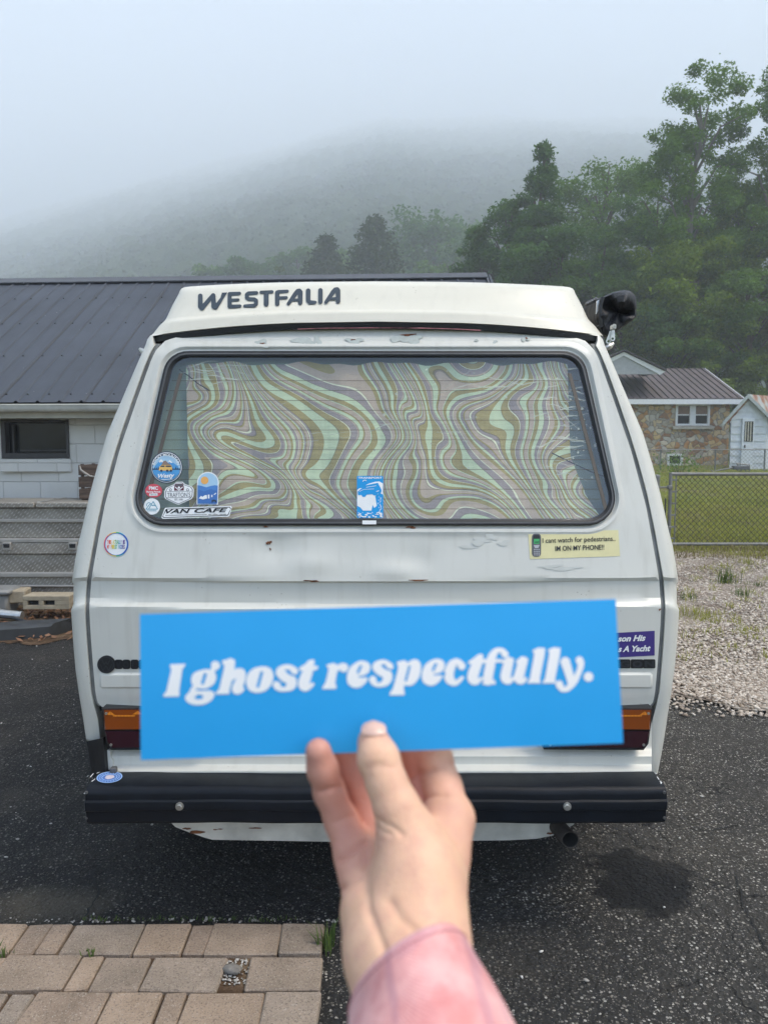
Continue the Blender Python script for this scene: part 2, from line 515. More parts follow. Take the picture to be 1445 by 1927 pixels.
# loose stones lying on it
def ico():
    t = (1 + 5 ** .5) / 2
    v = np.array([(-1, t, 0), (1, t, 0), (-1, -t, 0), (1, -t, 0), (0, -1, t), (0, 1, t), (0, -1, -t), (0, 1, -t), (t, 0, -1), (t, 0, 1), (-t, 0, -1), (-t, 0, 1)], float)
    f = [(0, 11, 5), (0, 5, 1), (0, 1, 7), (0, 7, 10), (0, 10, 11), (1, 5, 9), (5, 11, 4), (11, 10, 2), (10, 7, 6), (7, 1, 8), (3, 9, 4), (3, 4, 2), (3, 2, 6), (3, 6, 8), (3, 8, 9), (4, 9, 5), (2, 4, 11), (6, 2, 10), (8, 6, 7), (9, 8, 1)]
    return v / np.linalg.norm(v[0]), np.array(f)
def stones(name, P, size, mat, flat=0.6):
    v0, f0 = ico(); n = len(P)
    jit = 1 + rng.uniform(-0.28, 0.28, (n, 12, 1))
    ang = rng.uniform(0, 2 * np.pi, n); ca, sa = np.cos(ang), np.sin(ang)
    sx = size * rng.uniform(0.8, 1.5, n); sy = size * rng.uniform(0.6, 1.0, n); sz = size * flat * rng.uniform(0.6, 1.1, n)
    vv = v0[None] * jit
    x = vv[..., 0] * sx[:, None]; y = vv[..., 1] * sy[:, None]; z = vv[..., 2] * sz[:, None]
    z = z + x * rng.uniform(-.35, .35, (n, 1))
    X = x * ca[:, None] - y * sa[:, None]; Y = x * sa[:, None] + y * ca[:, None]
    VV = np.stack([X, Y, z], -1) + P[:, None, :]
    FF = (f0[None] + (np.arange(n) * 12)[:, None, None]).reshape(-1, 3)
    return fastmesh(name, VV.reshape(-1, 3), FF, mat)
def stone_mat(name, a, b, c_):
    m = NT(name)
    rnd = m.n('ShaderNodeNewGeometry').outputs['Random Per Island']
    col = m.ramp(rnd, [(0.0, a), (0.45, b), (1.0, c_)])
    return m.fin(color=m.mix(0.25, col, m.ramp(m.noise(m.pos(), 40, 3), [(0.3, a), (0.7, c_)])), rough=0.85, spec=0.2)
n = 26000
yy = 4.3 + (rng.random(n) ** 1.25) * 6.9
uu = rng.uniform(1180, 1560, n)
xx = (uu - CX) / F * yy * 1.0
yb = np.interp(xx, xsA, yend)
ok = (yy > yb - 0.02 - rng.exponential(.13, n) * (rng.random(n) < .85)) & (xx > 1.05)
bare = np.sin(xx * 2.3 + 1) * np.sin(yy * 1.9) + 0.4 * np.sin(xx * 5.1) + .3 * np.sin(yy * 7 + xx * 3) > 0.35
ok &= ~(bare & (rng.random(n) < 0.7))
P = np.stack([xx, yy, np.where(yy > yb - .10, .017, .004)], 1)[ok]
tag(stones('gravel', P, rng.uniform(0.006, 0.016, len(P)) * (1 + .35 * (rng.random(len(P)) < .06)), stone_mat('gravel_stone', (0.20, 0.15, 0.11), (0.40, 0.335, 0.27), (0.70, 0.64, 0.56))), 'loose pale gravel over the drive right of the van', None, None, 'stuff')
# stray chips on the asphalt
n = 700
yy = rng.uniform(2.0, 6.0, n); xx = rng.uniform(-3.2, 3.4, n)
yb = np.interp(xx, xsA, yend)
ok = (yy < yb) & ~((np.abs(xx) < 0.9) & (yy > 2.3))
P = np.stack([xx, yy, np.full(n, 0.008)], 1)[ok]
tag(stones('stone_chips', P, rng.uniform(0.002, 0.0065, len(P)), stone_mat('chip_stone', (0.22, 0.2, 0.17), (0.42, 0.40, 0.36), (0.7, 0.68, 0.64))), 'small pale stone chips strewn over the black asphalt', None, None, 'stuff')

# dirt strip with leaf litter on the left
def dirt_mat():
    m = NT('dirt'); co = m.pos()
    a = m.ramp(m.noise(co, 9, 6, 0.65), [(0.3, (0.045, 0.030, 0.02)), (0.55, (0.11, 0.072, 0.045)), (0.75, (0.20, 0.15, 0.10))])
    g = m.ramp(m.noise(co, 2.2, 4), [(0.55, 0.0), (0.70, 0.75)])
    return m.fin(color=m.mix(g, a, (0.055, 0.075, 0.02)), rough=0.95, spec=0.1, normal=m.bump(m.noise(co, 40, 5), 0.8, 0.02))
mb = MB()
rows = []
for k in range(13):
    t = k / 12
    rows.append([(x, ye - 0.10 + (9.0 - ye) * t, 0.010 + 0.015 * math.sin(x * 5 + t * 9) * t) for x, ye in zip(xsA[:240], yend[:240])])
mb.grid(rows)
tag(mb.build('dirt_strip', dirt_mat(), smooth=60), kind='structure')
def litter(name, n, box, mat, size):
    c = np.stack([rng.uniform(box[0], box[1], n), rng.uniform(box[2], box[3], n), rng.uniform(0.025, 0.045, n)], 1)
    a = rng.normal(size=(n, 3)); a[:, 2] *= 0.4; a /= np.linalg.norm(a, axis=1)[:, None]
    b = np.cross(a, rng.normal(size=(n, 3)) * [0.4, 0.4, 1]); b /= np.linalg.norm(b, axis=1)[:, None] + 1e-9
    s = size * rng.uniform(0.5, 1.4, (n, 1))
    VV = np.stack([c - a * s, c + b * s * .45, c + a * s, c - b * s * .45], 1).reshape(-1, 3)
    return fastmesh(name, VV, np.arange(4 * n).reshape(-1, 4), mat)
tag(litter('leaf_litter', 1500, (-5, -1.6, 5.95, 7.3), leafmat('dry_leaf', (0.05, 0.025, 0.012), (0.30, 0.16, 0.09), 0.1), 0.028), 'dry brown leaf litter along the toolboxes', None, None, 'stuff')

# pavers, bottom left: block by block in one paved sheet
def paver_mat(name, c):
    m = NT(name); co = m.pos()
    rnd = m.n('ShaderNodeNewGeometry').outputs['Random Per Island']
    a = m.ramp(rnd, [(0.0, (0.25, 0.185, 0.135)), (0.25, (0.40, 0.295, 0.205)), (0.45, (0.235, 0.20, 0.16)), (0.7, (0.42, 0.30, 0.20)), (0.85, (0.27, 0.21, 0.155)), (1.0, (0.36, 0.305, 0.245))])
    a = m.mix(0.42, a, m.ramp(m.noise(co, 9, 6, 0.65), [(0.3, (0.13, 0.105, 0.085)), (0.7, (0.42, 0.33, 0.26))]))
    g = m.noise(co, 170, 4, 0.7)
    a = m.mix(m.ramp(g, [(0.52, 0.0), (0.66, 0.75)]), a, (0.10, 0.08, 0.065))
    a = m.mix(m.ramp(m.noise(m.vmath('ADD', co, (9, 3, 1)), 230, 2), [(0.60, 0.0), (0.72, 0.85)]), a, (0.46, 0.41, 0.35))
    return m.fin(color=a, rough=0.9, spec=0.2, normal=m.bump(m.math('ADD', g, m.noise(co, 60, 4)), 0.8, 0.005))
mb = MB()
zt = 0.03
def rowy(v0, v1): return on_z(300, v0, zt)[1], on_z(300, v1, zt)[1]
def gx(u, v): return on_z(u, v, zt)[0]
prow = [(1738, 1796, [-190, -95, 14, 62, 106, 247, 340, 383, 520, 608], 1795),
        (1798, 1864, [-240, -120, -35, 114, 161, 260, 409, None, 455, 601], 1865),
        (1867, 1946, [-150, -20, 30, 181, 287, 332, 489, 597], 1927),
        (1949, 2040, [-300, -160, -60, 95, 190, 330, 470, 594], 1960)]
r_ = random.Random(4)
for v0, v1, js, vj in prow:
    yA, yB = rowy(v0, v1)
    for i in range(len(js) - 1):
        if js[i] is None or js[i + 1] is None:
            continue
        x0, x1 = gx(js[i], vj), gx(js[i + 1], vj)
        g = r_.uniform(0.0012, 0.0034)
        dx = abs(x1 - x0) - 2 * g; dy = abs(yA - yB) - 2 * g
        z = zt + r_.uniform(-0.004, 0.003)
        a = r_.uniform(-0.012, 0.012); ca, sa = math.cos(a), math.sin(a)
        tx, ty = r_.uniform(-.01, .01), r_.uniform(-.01, .01)
        rot = np.array([[ca, -sa, 0], [sa, ca, 0], [-tx, -ty, 1]])
        mb.box(((x0 + x1) / 2, (yA + yB) / 2, z - 0.04), (dx, dy, 0.08), 0.0045, rot)
        vs = mb.v[-24:]; qd = {}
        for p in vs: qd.setdefault((p[0] > (x0 + x1) / 2, p[1] > (yA + yB) / 2), (r_.uniform(-.004, .004), r_.uniform(-.004, .004)))
        mb.v[-24:] = [(p[0] + qd[(p[0] > (x0 + x1) / 2, p[1] > (yA + yB) / 2)][0], p[1] + qd[(p[0] > (x0 + x1) / 2, p[1] > (yA + yB) / 2)][1], p[2]) for p in vs]
tag(mb.build('brick_paving', paver_mat('clay_paver', None), smooth=0), kind='structure')
mb = MB()
y1 = rowy(1738, 1796)[0]
hc = on_z(441, 1828, 0.02)
ST = stone_mat('bed_stone', (0.20, 0.18, 0.16), (0.36, 0.34, 0.30), (0.62, 0.60, 0.56))
n = 130
P = np.stack([hc[0] + rng.uniform(-.05, .05, n), hc[1] + rng.uniform(-.055, .055, n), np.full(n, .019)], 1)
tag(stones('hole_gravel', P, rng.uniform(.002, .005, n), ST), 'grit in the hole of a missing paver', None, None, 'stuff')
rk = stones('stone', np.array([[hc[0] - .012, hc[1] + .004, .022]]), np.array([.034]), pm('grey_rock', (0.19, 0.175, 0.155), .9, .3, 40, .6, 120), .42); rk.data.transform(Matrix.Translation((-hc[0], -hc[1], -.02))); rk.location = (hc[0], hc[1], .02)
tag(rk, 'grey rounded stone lying in the gap of a missing paver', 'stone')
n = 90
uu = rng.uniform(0, 640, n); P = np.array([on_z(u, 1732 + rng.uniform(-4, 5), .006) for u in uu])
tag(stones('edge_chips', P, rng.uniform(.002, .006, n), ST), 'pale chips along the edge of the paving', None, None, 'stuff')
xe = gx(596, 1930) - 0.012
mb.box(((xe - 3.1) / 2, y1 - 0.55, 0.004), (xe + 3.1, 1.12, 0.02))
tag(mb.build('paving_bed', dirt_mat(), smooth=0), kind='structure')
# ================================================================== plants helpers
def blades(name, C, h, wd, lean, mat, parent=None, loc=(0, 0, 0)):
    n = len(C)
    a = rng.uniform(0, 2 * np.pi, n)
    d = np.stack([np.cos(a), np.sin(a), np.zeros(n)], 1); s = np.stack([-np.sin(a), np.cos(a), np.zeros(n)], 1)
    hh = (h * rng.uniform(0.5, 1.3, n))[:, None]; ll = (lean * rng.uniform(0.2, 1.3, n))[:, None]; ww = (wd * rng.uniform(0.6, 1.3, n))[:, None]
    up = np.array([0, 0, 1.0])
    p1 = C + s * ww; p0 = C - s * ww
    m1 = C + up * hh * .6 + d * ll * .35 + s * ww * .8; m0 = C + up * hh * .6 + d * ll * .35 - s * ww * .8
    t = C + up * hh + d * ll
    VV = np.stack([p0, p1, m1, m0, t], 1).reshape(-1, 3)
    k = np.arange(n)[:, None] * 5
    FF = np.concatenate([k + np.array([[0, 1, 2, 3]]), k + np.array([[3, 2, 4, 4]])])
    me = bpy.data.meshes.new(name)
    fl = [tuple(f) if f[2] != f[3] else tuple(f[:3]) for f in FF.tolist()]
    me.from_pydata((VV - np.array(loc)).tolist(), [], fl)
    me.materials.append(mat); me.update()
    return link(name, me, parent, loc)
M['lawn'] = leafmat('lawn_blade', (0.10, 0.13, 0.018), (0.37, 0.37, 0.07), 0.4)
M['weed'] = leafmat('weed_blade', (0.03, 0.07, 0.015), (0.12, 0.17, 0.04), 0.3)
M['straw'] = leafmat('straw_blade', (0.12, 0.10, 0.045), (0.30, 0.25, 0.13), 0.25)
n = 60000
yy = 10.7 + (rng.random(n) ** 1.9) * 27
uu = rng.uniform(1140, 1640, n)
xx = (uu - CX) / F * yy
keep = (rng.random(n) < 0.35 + 0.65 * (np.sin(xx * 1.1 + 2) * np.sin(yy * 0.8) < 0.35)) & (yy > 10.9 + 0.3 * np.sin(xx * 2.1))
P = np.stack([xx, yy, H(xx, yy) - 0.02], 1)[keep]
tag(blades('lawn_grass', P, 0.075, 0.006, 0.05, M['lawn']), 'short green grass of the lawn behind the gate', None, None, 'stuff')
n = 9000
uu = rng.uniform(1140, 1600, n); yy = np.where(rng.random(n) < .2, rng.uniform(10.4, 11.6, n), 11.3 + 16 * rng.random(n) ** 1.6); xx = (uu - CX) / F * yy
tag(blades('dry_grass', np.stack([xx, yy, H(xx, yy) - .01], 1)[(np.sin(xx * 1.7) * np.sin(yy * 1.1 + xx) + .5 * np.sin(xx * 4 + yy * 3) > .15) | (yy < 11.6)], 0.085, 0.006, 0.07, M['straw']), 'long dry grass along the gravel edge under the gate', None, None, 'stuff')
def tuft(u, v, h, n, spread, mat, label, grp, z=0.01):
    c = on_z(u, v, z)
    C = c + np.concatenate([rng.normal(size=(n, 2)) * spread, np.zeros((n, 1))], 1)
    o = blades('grass_tuft', C, h, max(0.0022, h * 0.02), h * 0.6, mat, None, tuple(c))
    return tag(o, label, 'weed', grp)
G = 'grass tufts growing through the gravel'
tuft(1366, 1098, 0.17, 90, 0.06, M['weed'], 'dark green spiky grass tuft in the gravel, farthest and largest of its kind', G)
tuft(1398, 1123, 0.12, 60, 0.055, M['weed'], 'small green grass tuft in the gravel at the right edge', G)
tuft(1306, 1160, 0.09, 170, 0.12, M['lawn'], 'low wide yellow green weed patch in gravel beside the van', G)
tuft(1423, 1103, 0.05, 50, 0.05, M['weed'], 'flat tiny dark weed in the gravel at far right', G)
tuft(1290, 1128, 0.07, 60, 0.06, M['weed'], 'thin sprawling weed in gravel nearest the van flank', G)
tuft(1402, 1062, 0.10, 90, 0.07, M['lawn'], 'yellowish grass clump at the back edge of the gravel', G)
C = []
for k in range(130):
    y = 5.2 + 5.6 * rng.random(); x = (rng.uniform(1230, 1560) - CX) / F * y
    m_ = rng.integers(6, 22); C.append(np.concatenate([np.array([x, y]) + rng.normal(size=(m_, 2)) * .05, np.full((m_, 1), .012)], 1))
tag(blades('gravel_weeds', np.concatenate(C), 0.055, 0.003, 0.06, M['lawn']), 'sparse low weeds coming up all over the gravel', None, None, 'stuff')
G2 = 'grass tufts between the pavers'
tuft(617, 1785, 0.075, 40, 0.016, M['weed'], 'bright green grass tuft at the corner of the paving', G2)
tuft(170, 1797, 0.022, 26, 0.012, M['weed'], 'tiny weed in the joint between two tan pavers', G2, 0.02)
tuft(3, 1800, 0.03, 26, 0.014, M['weed'], 'small weed in the paver joint at the left edge', G2, 0.02)
n = 160
uu = rng.uniform(150, 560, n)
C = np.array([on_z(u, 1733 + rng.uniform(-3, 3), 0.004) for u in uu])
tag(blades('joint_moss', C, 0.012, 0.002, 0.012, M['weed']), 'fine weeds along the edge between asphalt and paving', None, None, 'stuff')

# ================================================================== trees
def bark(name, c):
    m = NT(name); co = m.pos()
    a = m.noise(m.mapping(co, (6, 6, 1.2)), 1.5, 5)
    return m.fin(color=m.ramp(a, [(0.3, tuple(x * .5 for x in c)), (0.7, c)]), rough=0.9, normal=m.bump(a, 0.7, 0.05))
M['bark'] = bark('bark', (0.11, 0.085, 0.065))
M['bark_pale'] = bark('pale_bark', (0.20, 0.18, 0.15))
LF = {'far': leafmat('far_leaf', (0.026, 0.044, 0.018), (0.034, 0.054, 0.021), 0.1),
      'dark': leafmat('dark_leaf', (0.020, 0.058, 0.014), (0.090, 0.190, 0.036)),
      'mid': leafmat('mid_leaf', (0.028, 0.076, 0.014), (0.140, 0.255, 0.034)),
      'yel': leafmat('yellow_leaf', (0.042, 0.090, 0.009), (0.215, 0.310, 0.028)),
      'bright': leafmat('bright_leaf', (0.032, 0.065, 0.012), (0.13, 0.19, 0.035)),
      'conifer': leafmat('conifer_needle', (0.014, 0.030, 0.013), (0.055, 0.085, 0.030))}
def leaves(C, s, upb=0.5):
    n = len(C)
    nrm = rng.normal(size=(n, 3)); nrm[:, 2] = np.abs(nrm[:, 2]) + upb
    nrm /= np.linalg.norm(nrm, axis=1)[:, None]
    a = np.cross(nrm, rng.normal(size=(n, 3))); a /= np.linalg.norm(a, axis=1)[:, None]
    b = np.cross(nrm, a)
    ss = (s * rng.uniform(0.55, 1.35, n))[:, None]
    droop = np.array([0, 0, -0.25]) * ss
    VV = np.stack([C - a * ss, C + b * ss * .5, C + a * ss + droop, C - b * ss * .5], 1).reshape(-1, 3)
    return VV
def make_tree(u, vtop, D, wpx, style, leaf, label, vbot=None, nl=6500, ls=0.16, pale=False, name='tree', cat='tree', group='trees beyond the houses', ncl=60):
    x = (u - CX) / F * D
    z0 = float(H(x, D)) - 0.05
    top = on_y(u, vtop, D)
    Ht = top[2] - z0
    W = wpx / F * D
    base = np.array([x, D, z0])
    root = empty(name, base, label, cat, group)
    # clump centres
    cl = []
    if style == 'cone':
        for i in range(ncl):
            h = rng.uniform(0.08, 1.0)
            rad = W / 2 * (1 - h) ** 0.85 * rng.uniform(0.45, 1.05) + 0.05
            a = rng.uniform(0, 2 * np.pi)
            cl.append((rad * np.cos(a), rad * np.sin(a), h * Ht * 0.97, 0.06 * W + 0.10 * W * (1 - h), 0.5))
    elif style == 'sparse':
        nb = ncl; spine = rng.uniform(-.12, .12)
        for i in range(nb):
            h = rng.uniform(0.22, 1.0)
            prof = 0.35 + 0.65 * math.sin(math.pi * min(1, (1.02 - h) * 1.05) ** 0.75)
            a = rng.uniform(0, 2 * np.pi); rad = W / 2 * prof * rng.uniform(0.15, 1.1) ** 0.7
            cl.append((rad * np.cos(a), rad * np.sin(a), h * Ht, W * rng.uniform(0.05, 0.13), 0.8))
    else:
        zb = 0.12 if style == 'bush' else 0.30
        for i in range(ncl):
            d = rng.normal(size=3); d /= np.linalg.norm(d)
            rr = rng.uniform(0.55, 1.0) ** 0.5 * rng.uniform(0.82, 1.08)
            cz = (zb + 1) / 2; hz = (1 - zb) / 2
            cl.append((d[0] * W / 2 * rr, d[1] * W / 2 * rr, (cz + d[2] * hz * rr * 0.95) * Ht, W * rng.uniform(0.08, 0.17), 0.6))
    cl = np.array(cl)
    wgt = cl[:, 3] ** 2; wgt /= wgt.sum()
    nl = int(nl * (2.9 if D < 70 else 1.9)); pick = rng.choice(len(cl), nl, p=wgt)
    g = rng.normal(size=(nl, 3)); g /= np.linalg.norm(g, axis=1)[:, None]
    rad = rng.random(nl) ** 0.45
    off = g * rad[:, None] * cl[pick, 3][:, None]
    off[:, 2] *= cl[pick, 4]
    # fringe that breaks the outline of each clump
    off *= (1 + 0.5 * (rng.random(nl) < 0.10) * rng.random(nl))[:, None]
    if style == 'cone':
        off[:, 2] -= 0.5 * np.hypot(off[:, 0], off[:, 1]) * 0.5
    C = base + cl[pick, :3] + off
    VV = leaves(C, ls * D / 48.0 * (.76 if D < 70 else 1))
    cr = fastmesh('crown', VV, np.arange(len(VV)).reshape(-1, 4), LF[leaf], root)
    # trunk and limbs
    mb = MB()
    r0 = max(0.10, 0.018 * Ht)
    ax = [base + np.array([0.02 * Ht * math.sin(k * 1.3 + u), 0.02 * Ht * math.cos(k * 1.7), Ht * f]) for k, f in enumerate((0, .15, .35, .55, .75, .92))]
    ax[0] = base.copy()
    mb.tube(ax, [r0 * 1.3, r0, r0 * .85, r0 * .6, r0 * .36, r0 * .1], 8)
    for i in rng.choice(len(cl), min(len(cl), 26), replace=False):
        tip = base + cl[i, :3]
        hf = max(0.12, min(0.85, cl[i, 2] / Ht - 0.6 * math.hypot(cl[i, 0], cl[i, 1]) / Ht - 0.03))
        k = min(4, int(hf * 5)); st = np.array([np.interp(hf * Ht + base[2], [p[2] for p in ax], [p[j] for p in ax]) for j in range(3)])
        mid = (st + tip) / 2 + np.array([0, 0, 0.05 * Ht])
        mb.tube([st, mid, tip], [r0 * .26, r0 * .15, r0 * .04], 5)
    mb.build('trunk', M['bark_pale'] if pale else M['bark'], root, smooth=60)
    return root

T = make_tree
T(1295, 142, 50, 225, 'sparse', 'mid', 'tallest open tree with pale trunk and sky between its branches', ls=.15, nl=15000, ncl=190, pale=True)
T(1452, 92, 50, 200, 'sparse', 'mid', 'tall sparse tree cut by the right edge of the photo', ls=.14, nl=12000, ncl=150, pale=True)
T(1012, 250, 56, 260, 'cone', 'dark', 'narrow dark tree with a feathery top left of the open sycamore', ls=.17, nl=13000, ncl=190)
T(945, 345, 60, 190, 'round', 'dark', 'big round dark tree at the left end of the wood', ls=.17, nl=9000, ncl=80)
T(1120, 262, 66, 230, 'round', 'mid', 'hazy round tree behind, between the feathery tree and the open tree', ls=.16, nl=8500, ncl=80)
T(1215, 330, 58, 210, 'round', 'dark', 'dense dark tree below and left of the tallest open tree', ls=.17, nl=8000, ncl=75)
T(1040, 405, 55, 210, 'round', 'dark', 'dark spreading tree above the right end of the van roof', ls=.17, nl=8500, ncl=75)
T(900, 440, 62, 130, 'round', 'dark', 'low round tree at the outermost left of the wood', ls=.15, nl=5500, ncl=60)
T(1390, 300, 53, 230, 'round', 'yel', 'yellow green tree under the sparse tree on the right', ls=.17, nl=9000, ncl=80)
T(1270, 430, 48, 230, 'round', 'yel', 'yellow green leafy tree in front of the tall open tree trunk', ls=.17, nl=8500, ncl=75)
T(1130, 440, 53, 200, 'round', 'mid', 'mid green tree directly above the black awning bag', ls=.17, nl=8000, ncl=70)
T(1400, 480, 46, 190, 'round', 'mid', 'green tree above the shed at the right edge', ls=.17, nl=7500, ncl=70)
T(985, 470, 58, 170, 'bush', 'dark', 'bushy dark tree behind the end of the dark roof ridge', ls=.16, nl=6000, ncl=60)
T(1160, 540, 47, 200, 'bush', 'dark', 'dark low tree right behind the awning bag', ls=.16, nl=6500, ncl=60)
T(1255, 560, 46, 180, 'bush', 'mid', 'bushy tree behind the gable of the stone house', ls=.16, nl=6500, ncl=60)
T(1345, 600, 45, 170, 'bush', 'yel', 'low leafy tree above the brown roof ridge', ls=.15, nl=6000, ncl=60)
T(1440, 640, 44, 170, 'bush', 'bright', 'bright green bush above the rusty shed roof', ls=.15, nl=6000, ncl=60, cat='bush')
T(1560, 330, 52, 230, 'round', 'mid', 'green round tree beyond the right edge of the wood', ls=.17, nl=6000, ncl=70)
T(1680, 420, 50, 230, 'round', 'dark', 'dark low tree at the far right end of the wood', ls=.17, nl=6000, ncl=70)
GC = 'trees in the fog on the lower slope'
T(615, 430, 118, 270, 'cone', 'conifer', 'left and smaller of two pointed conifers in the fog', nl=12000, ls=.17, ncl=230, group=GC)
T(706, 396, 112, 350, 'cone', 'conifer', 'right and taller of two pointed conifers in the fog', nl=14000, ls=.17, ncl=260, group=GC)
T(812, 385, 150, 200, 'round', 'dark', 'round fog covered tree right of the tall conifer', nl=7000, ls=.15, ncl=120, group=GC)
T(528, 500, 120, 80, 'round', 'bright', 'small pale green tree in fog left of the conifers', nl=2000, ls=.11, ncl=40, group=GC)
T(845, 478, 115, 110, 'bush', 'mid', 'low green tree beside the big round tree at the roof end', nl=2200, ls=.11, ncl=40, group=GC)

for u_, v_, D_, w_, lf_, lb_ in ((470, 468, 160, 130, 'dark', 'faint round tree in fog above the van lettering'), (395, 492, 165, 120, 'mid', 'faintest low tree in fog left of the lettering'), (560, 452, 168, 120, 'dark', 'dim round tree just left of the smaller conifer'),
                                  (660, 468, 150, 100, 'mid', 'low round tree between the two pointed conifers'), (765, 448, 150, 130, 'dark', 'dark round tree touching the taller conifer on its right'), (872, 408, 165, 130, 'mid', 'hazy broad tree left of the big dark wood'), (800, 480, 125, 110, 'mid', 'low leafy tree over the end of the roof ridge')):
    T(u_, v_, D_, w_, 'round', lf_, lb_, nl=5200, ls=.15, ncl=100, group=GC)
# far wood on the hillside
nT = 30000
ang = rng.uniform(-0.60, 0.35, nT)
dist = 135 + (rng.random(nT) ** 1.35) * 1780
tx = np.tan(ang) * dist; ty = dist
tz = H(tx, ty)
kp = tz > 4.0
tx, ty, tz, dist = tx[kp], ty[kp], tz[kp], dist[kp]; nT = len(tx)
tall = rng.uniform(11, 21, nT) * (1 + dist / 1500)
v0, f0 = ico()
# once subdivided ball, lumpy, one per treetop
ed = {}; vv = [tuple(p) for p in v0]; ff = []
def mid_(i, j):
    k = (min(i, j), max(i, j))
    if k not in ed:
        p = (np.array(vv[i]) + np.array(vv[j])) / 2; ed[k] = len(vv); vv.append(tuple(p / np.linalg.norm(p)))
    return ed[k]
for i, j, k in f0.tolist():
    p, q, r = mid_(i, j), mid_(j, k), mid_(k, i); ff += [(i, p, r), (p, j, q), (r, q, k), (p, q, r)]
vv = np.array(vv); ff = np.array(ff); nv = len(vv)
rad = 1 + rng.uniform(-.22, .22, (nT, nv, 1))
g = vv[None] * rad
hh = tall[:, None]
X = tx[:, None] + g[..., 0] * hh * rng.uniform(.26, .42, (nT, 1)); Y = ty[:, None] + g[..., 1] * hh * .34
Z = tz[:, None] + g[..., 2] * hh * .45 + hh * .50
VV = np.stack([X, Y, Z], -1).reshape(-1, 3)
FF = (ff[None] + (np.arange(nT) * nv)[:, None, None]).reshape(-1, 3)
m = NT('far_wood'); co = m.pos()
rnd = m.n('ShaderNodeNewGeometry').outputs['Random Per Island']
col = m.ramp(m.math('ADD', m.math('MULTIPLY', rnd, .6), m.math('MULTIPLY', m.noise(co, .25, 4), .5)), [(.2, (0.018, 0.034, 0.012)), (.9, (0.042, 0.068, 0.022))])
m.fin(color=col, rough=.95, spec=0.0, normal=m.bump(m.noise(co, .35, 5, .65), 1.0, 2.5))
nr = np.where(dist < 620)[0]; per = 60
Cn = np.repeat(np.stack([tx, ty, tz], 1)[nr], per, 0); hr = np.repeat(tall[nr], per)[:, None]
gd = rng.normal(size=(len(Cn), 3)); gd /= np.linalg.norm(gd, axis=1)[:, None]; gd[:, 2] = np.abs(gd[:, 2]) * 1.0
LV = leaves(Cn + gd * hr * np.array([.36, .36, .48]) + np.array([0, 0, .5]) * hr, np.repeat(dist[nr] / 330, per), 1.2)
fm = fastmesh('forest', VV, FF, m.mat, smooth=True)
lm = fastmesh('forest_leaf', LV, np.arange(len(LV)).reshape(-1, 4), m.mat, fm)
lm['kind'] = 'stuff'; lm.matrix_parent_inverse = Matrix.Identity(4)
tag(fm, 'wooded hillside fading into the fog behind the roofs', None, None, 'stuff')
# ================================================================== low block building on the left
def block_mat():
    m = NT('painted_block'); co = m.pos()
    sx = m.n('ShaderNodeSeparateXYZ', {0: co})
    v2 = m.n('ShaderNodeCombineXYZ', {0: sx.outputs[0], 1: m.math('ADD', sx.outputs[2], 0.045)}).outputs[0]
    wob = m.vmath('MULTIPLY', m.noise(co, 6, 3, out=1), (0.02, 0.012, 0))
    br = m.n('ShaderNodeTexBrick', {'Vector': m.vmath('ADD', v2, wob), 'Scale': 1.0, 'Mortar Size': 0.006, 'Mortar Smooth': 0.6, 'Brick Width': 0.41, 'Row Height': 0.203,
                                   'Color1': (0.60, 0.59, 0.545, 1), 'Color2': (0.64, 0.63, 0.585, 1), 'Mortar': (0.50, 0.49, 0.45, 1)})
    col = m.mix(m.ramp(m.noise(co, 3, 5), [(0.52, 0.0), (0.75, 0.5)]), br.outputs[0], (0.50, 0.49, 0.44))
    h = m.math('SUBTRACT', m.math('MULTIPLY', m.noise(co, 30, 4), 0.25), br.outputs[1])
    return m.fin(color=col, rough=0.75, normal=m.bump(h, 0.8, 0.008))
def metalroof(name, c, rough=0.42):
    m = NT(name); co = m.pos()
    col = m.ramp(m.math('ADD', m.math('MULTIPLY', m.noise(co, 1.1, 6), .6), m.math('MULTIPLY', m.noise(m.mapping(co, (7, .7, .7)), 1.0, 4), .4)), [(0.3, tuple(x * .72 for x in c)), (0.7, tuple(x * 1.25 for x in c))])
    spots = m.vor(co, 9.0)
    sel = m.math('MULTIPLY', m.math('LESS_THAN', spots, 0.055), m.math('GREATER_THAN', m.noise(co, 3, 2), 0.55))
    col = m.mix(m.math('MULTIPLY', sel, 0.8), col, (0.4, 0.42, 0.45))
    return m.fin(color=col, rough=rough, spec=0.45, normal=m.bump(m.noise(m.mapping(co, (3, 1, 1)), 2.2, 2), 0.25, 0.02))
M['roof_dark'] = metalroof('charcoal_metal_roof', (0.048, 0.056, 0.072), 0.62)
M['roof_edge'] = metalroof('roof_trim_metal', (0.05, 0.053, 0.062))
M['fascia'] = pm('cream_fascia', (0.46, 0.45, 0.40), 0.55, 0.12, 6)
M['soffit'] = pm('weathered_soffit', (0.40, 0.38, 0.31), 0.7, 0.15, 6)
M['frame_dark'] = pm('dark_window_frame', (0.035, 0.033, 0.033), 0.5, 0.2, 20)
YAW = 0.055
def hy(x, y): return y - (x + 2.2) * YAW
root = empty('outbuilding', (-3.4, 9.8, 0.0), 'low white block building with charcoal standing seam roof left of the van', 'building')
E = on_y(100, 756, 7.85); eave_z = E[2]; eave_y = 7.85
Rg = on_y(456, 524, 11.35); ridge_z = Rg[2]; ridge_y = 11.35
x0h, x1h = -10.5, on_y(911, 519, 11.2)[0]
wall_top = on_y(60, 788, 8.2)[2]; wall_y = 8.2
wx0, wx1 = on_y(-6, 830, 8.2)[0], on_y(126, 830, 8.2)[0]
wz1, wz0 = on_y(60, 789, 8.2)[2], on_y(60, 863, 8.2)[2]
mb = MB()
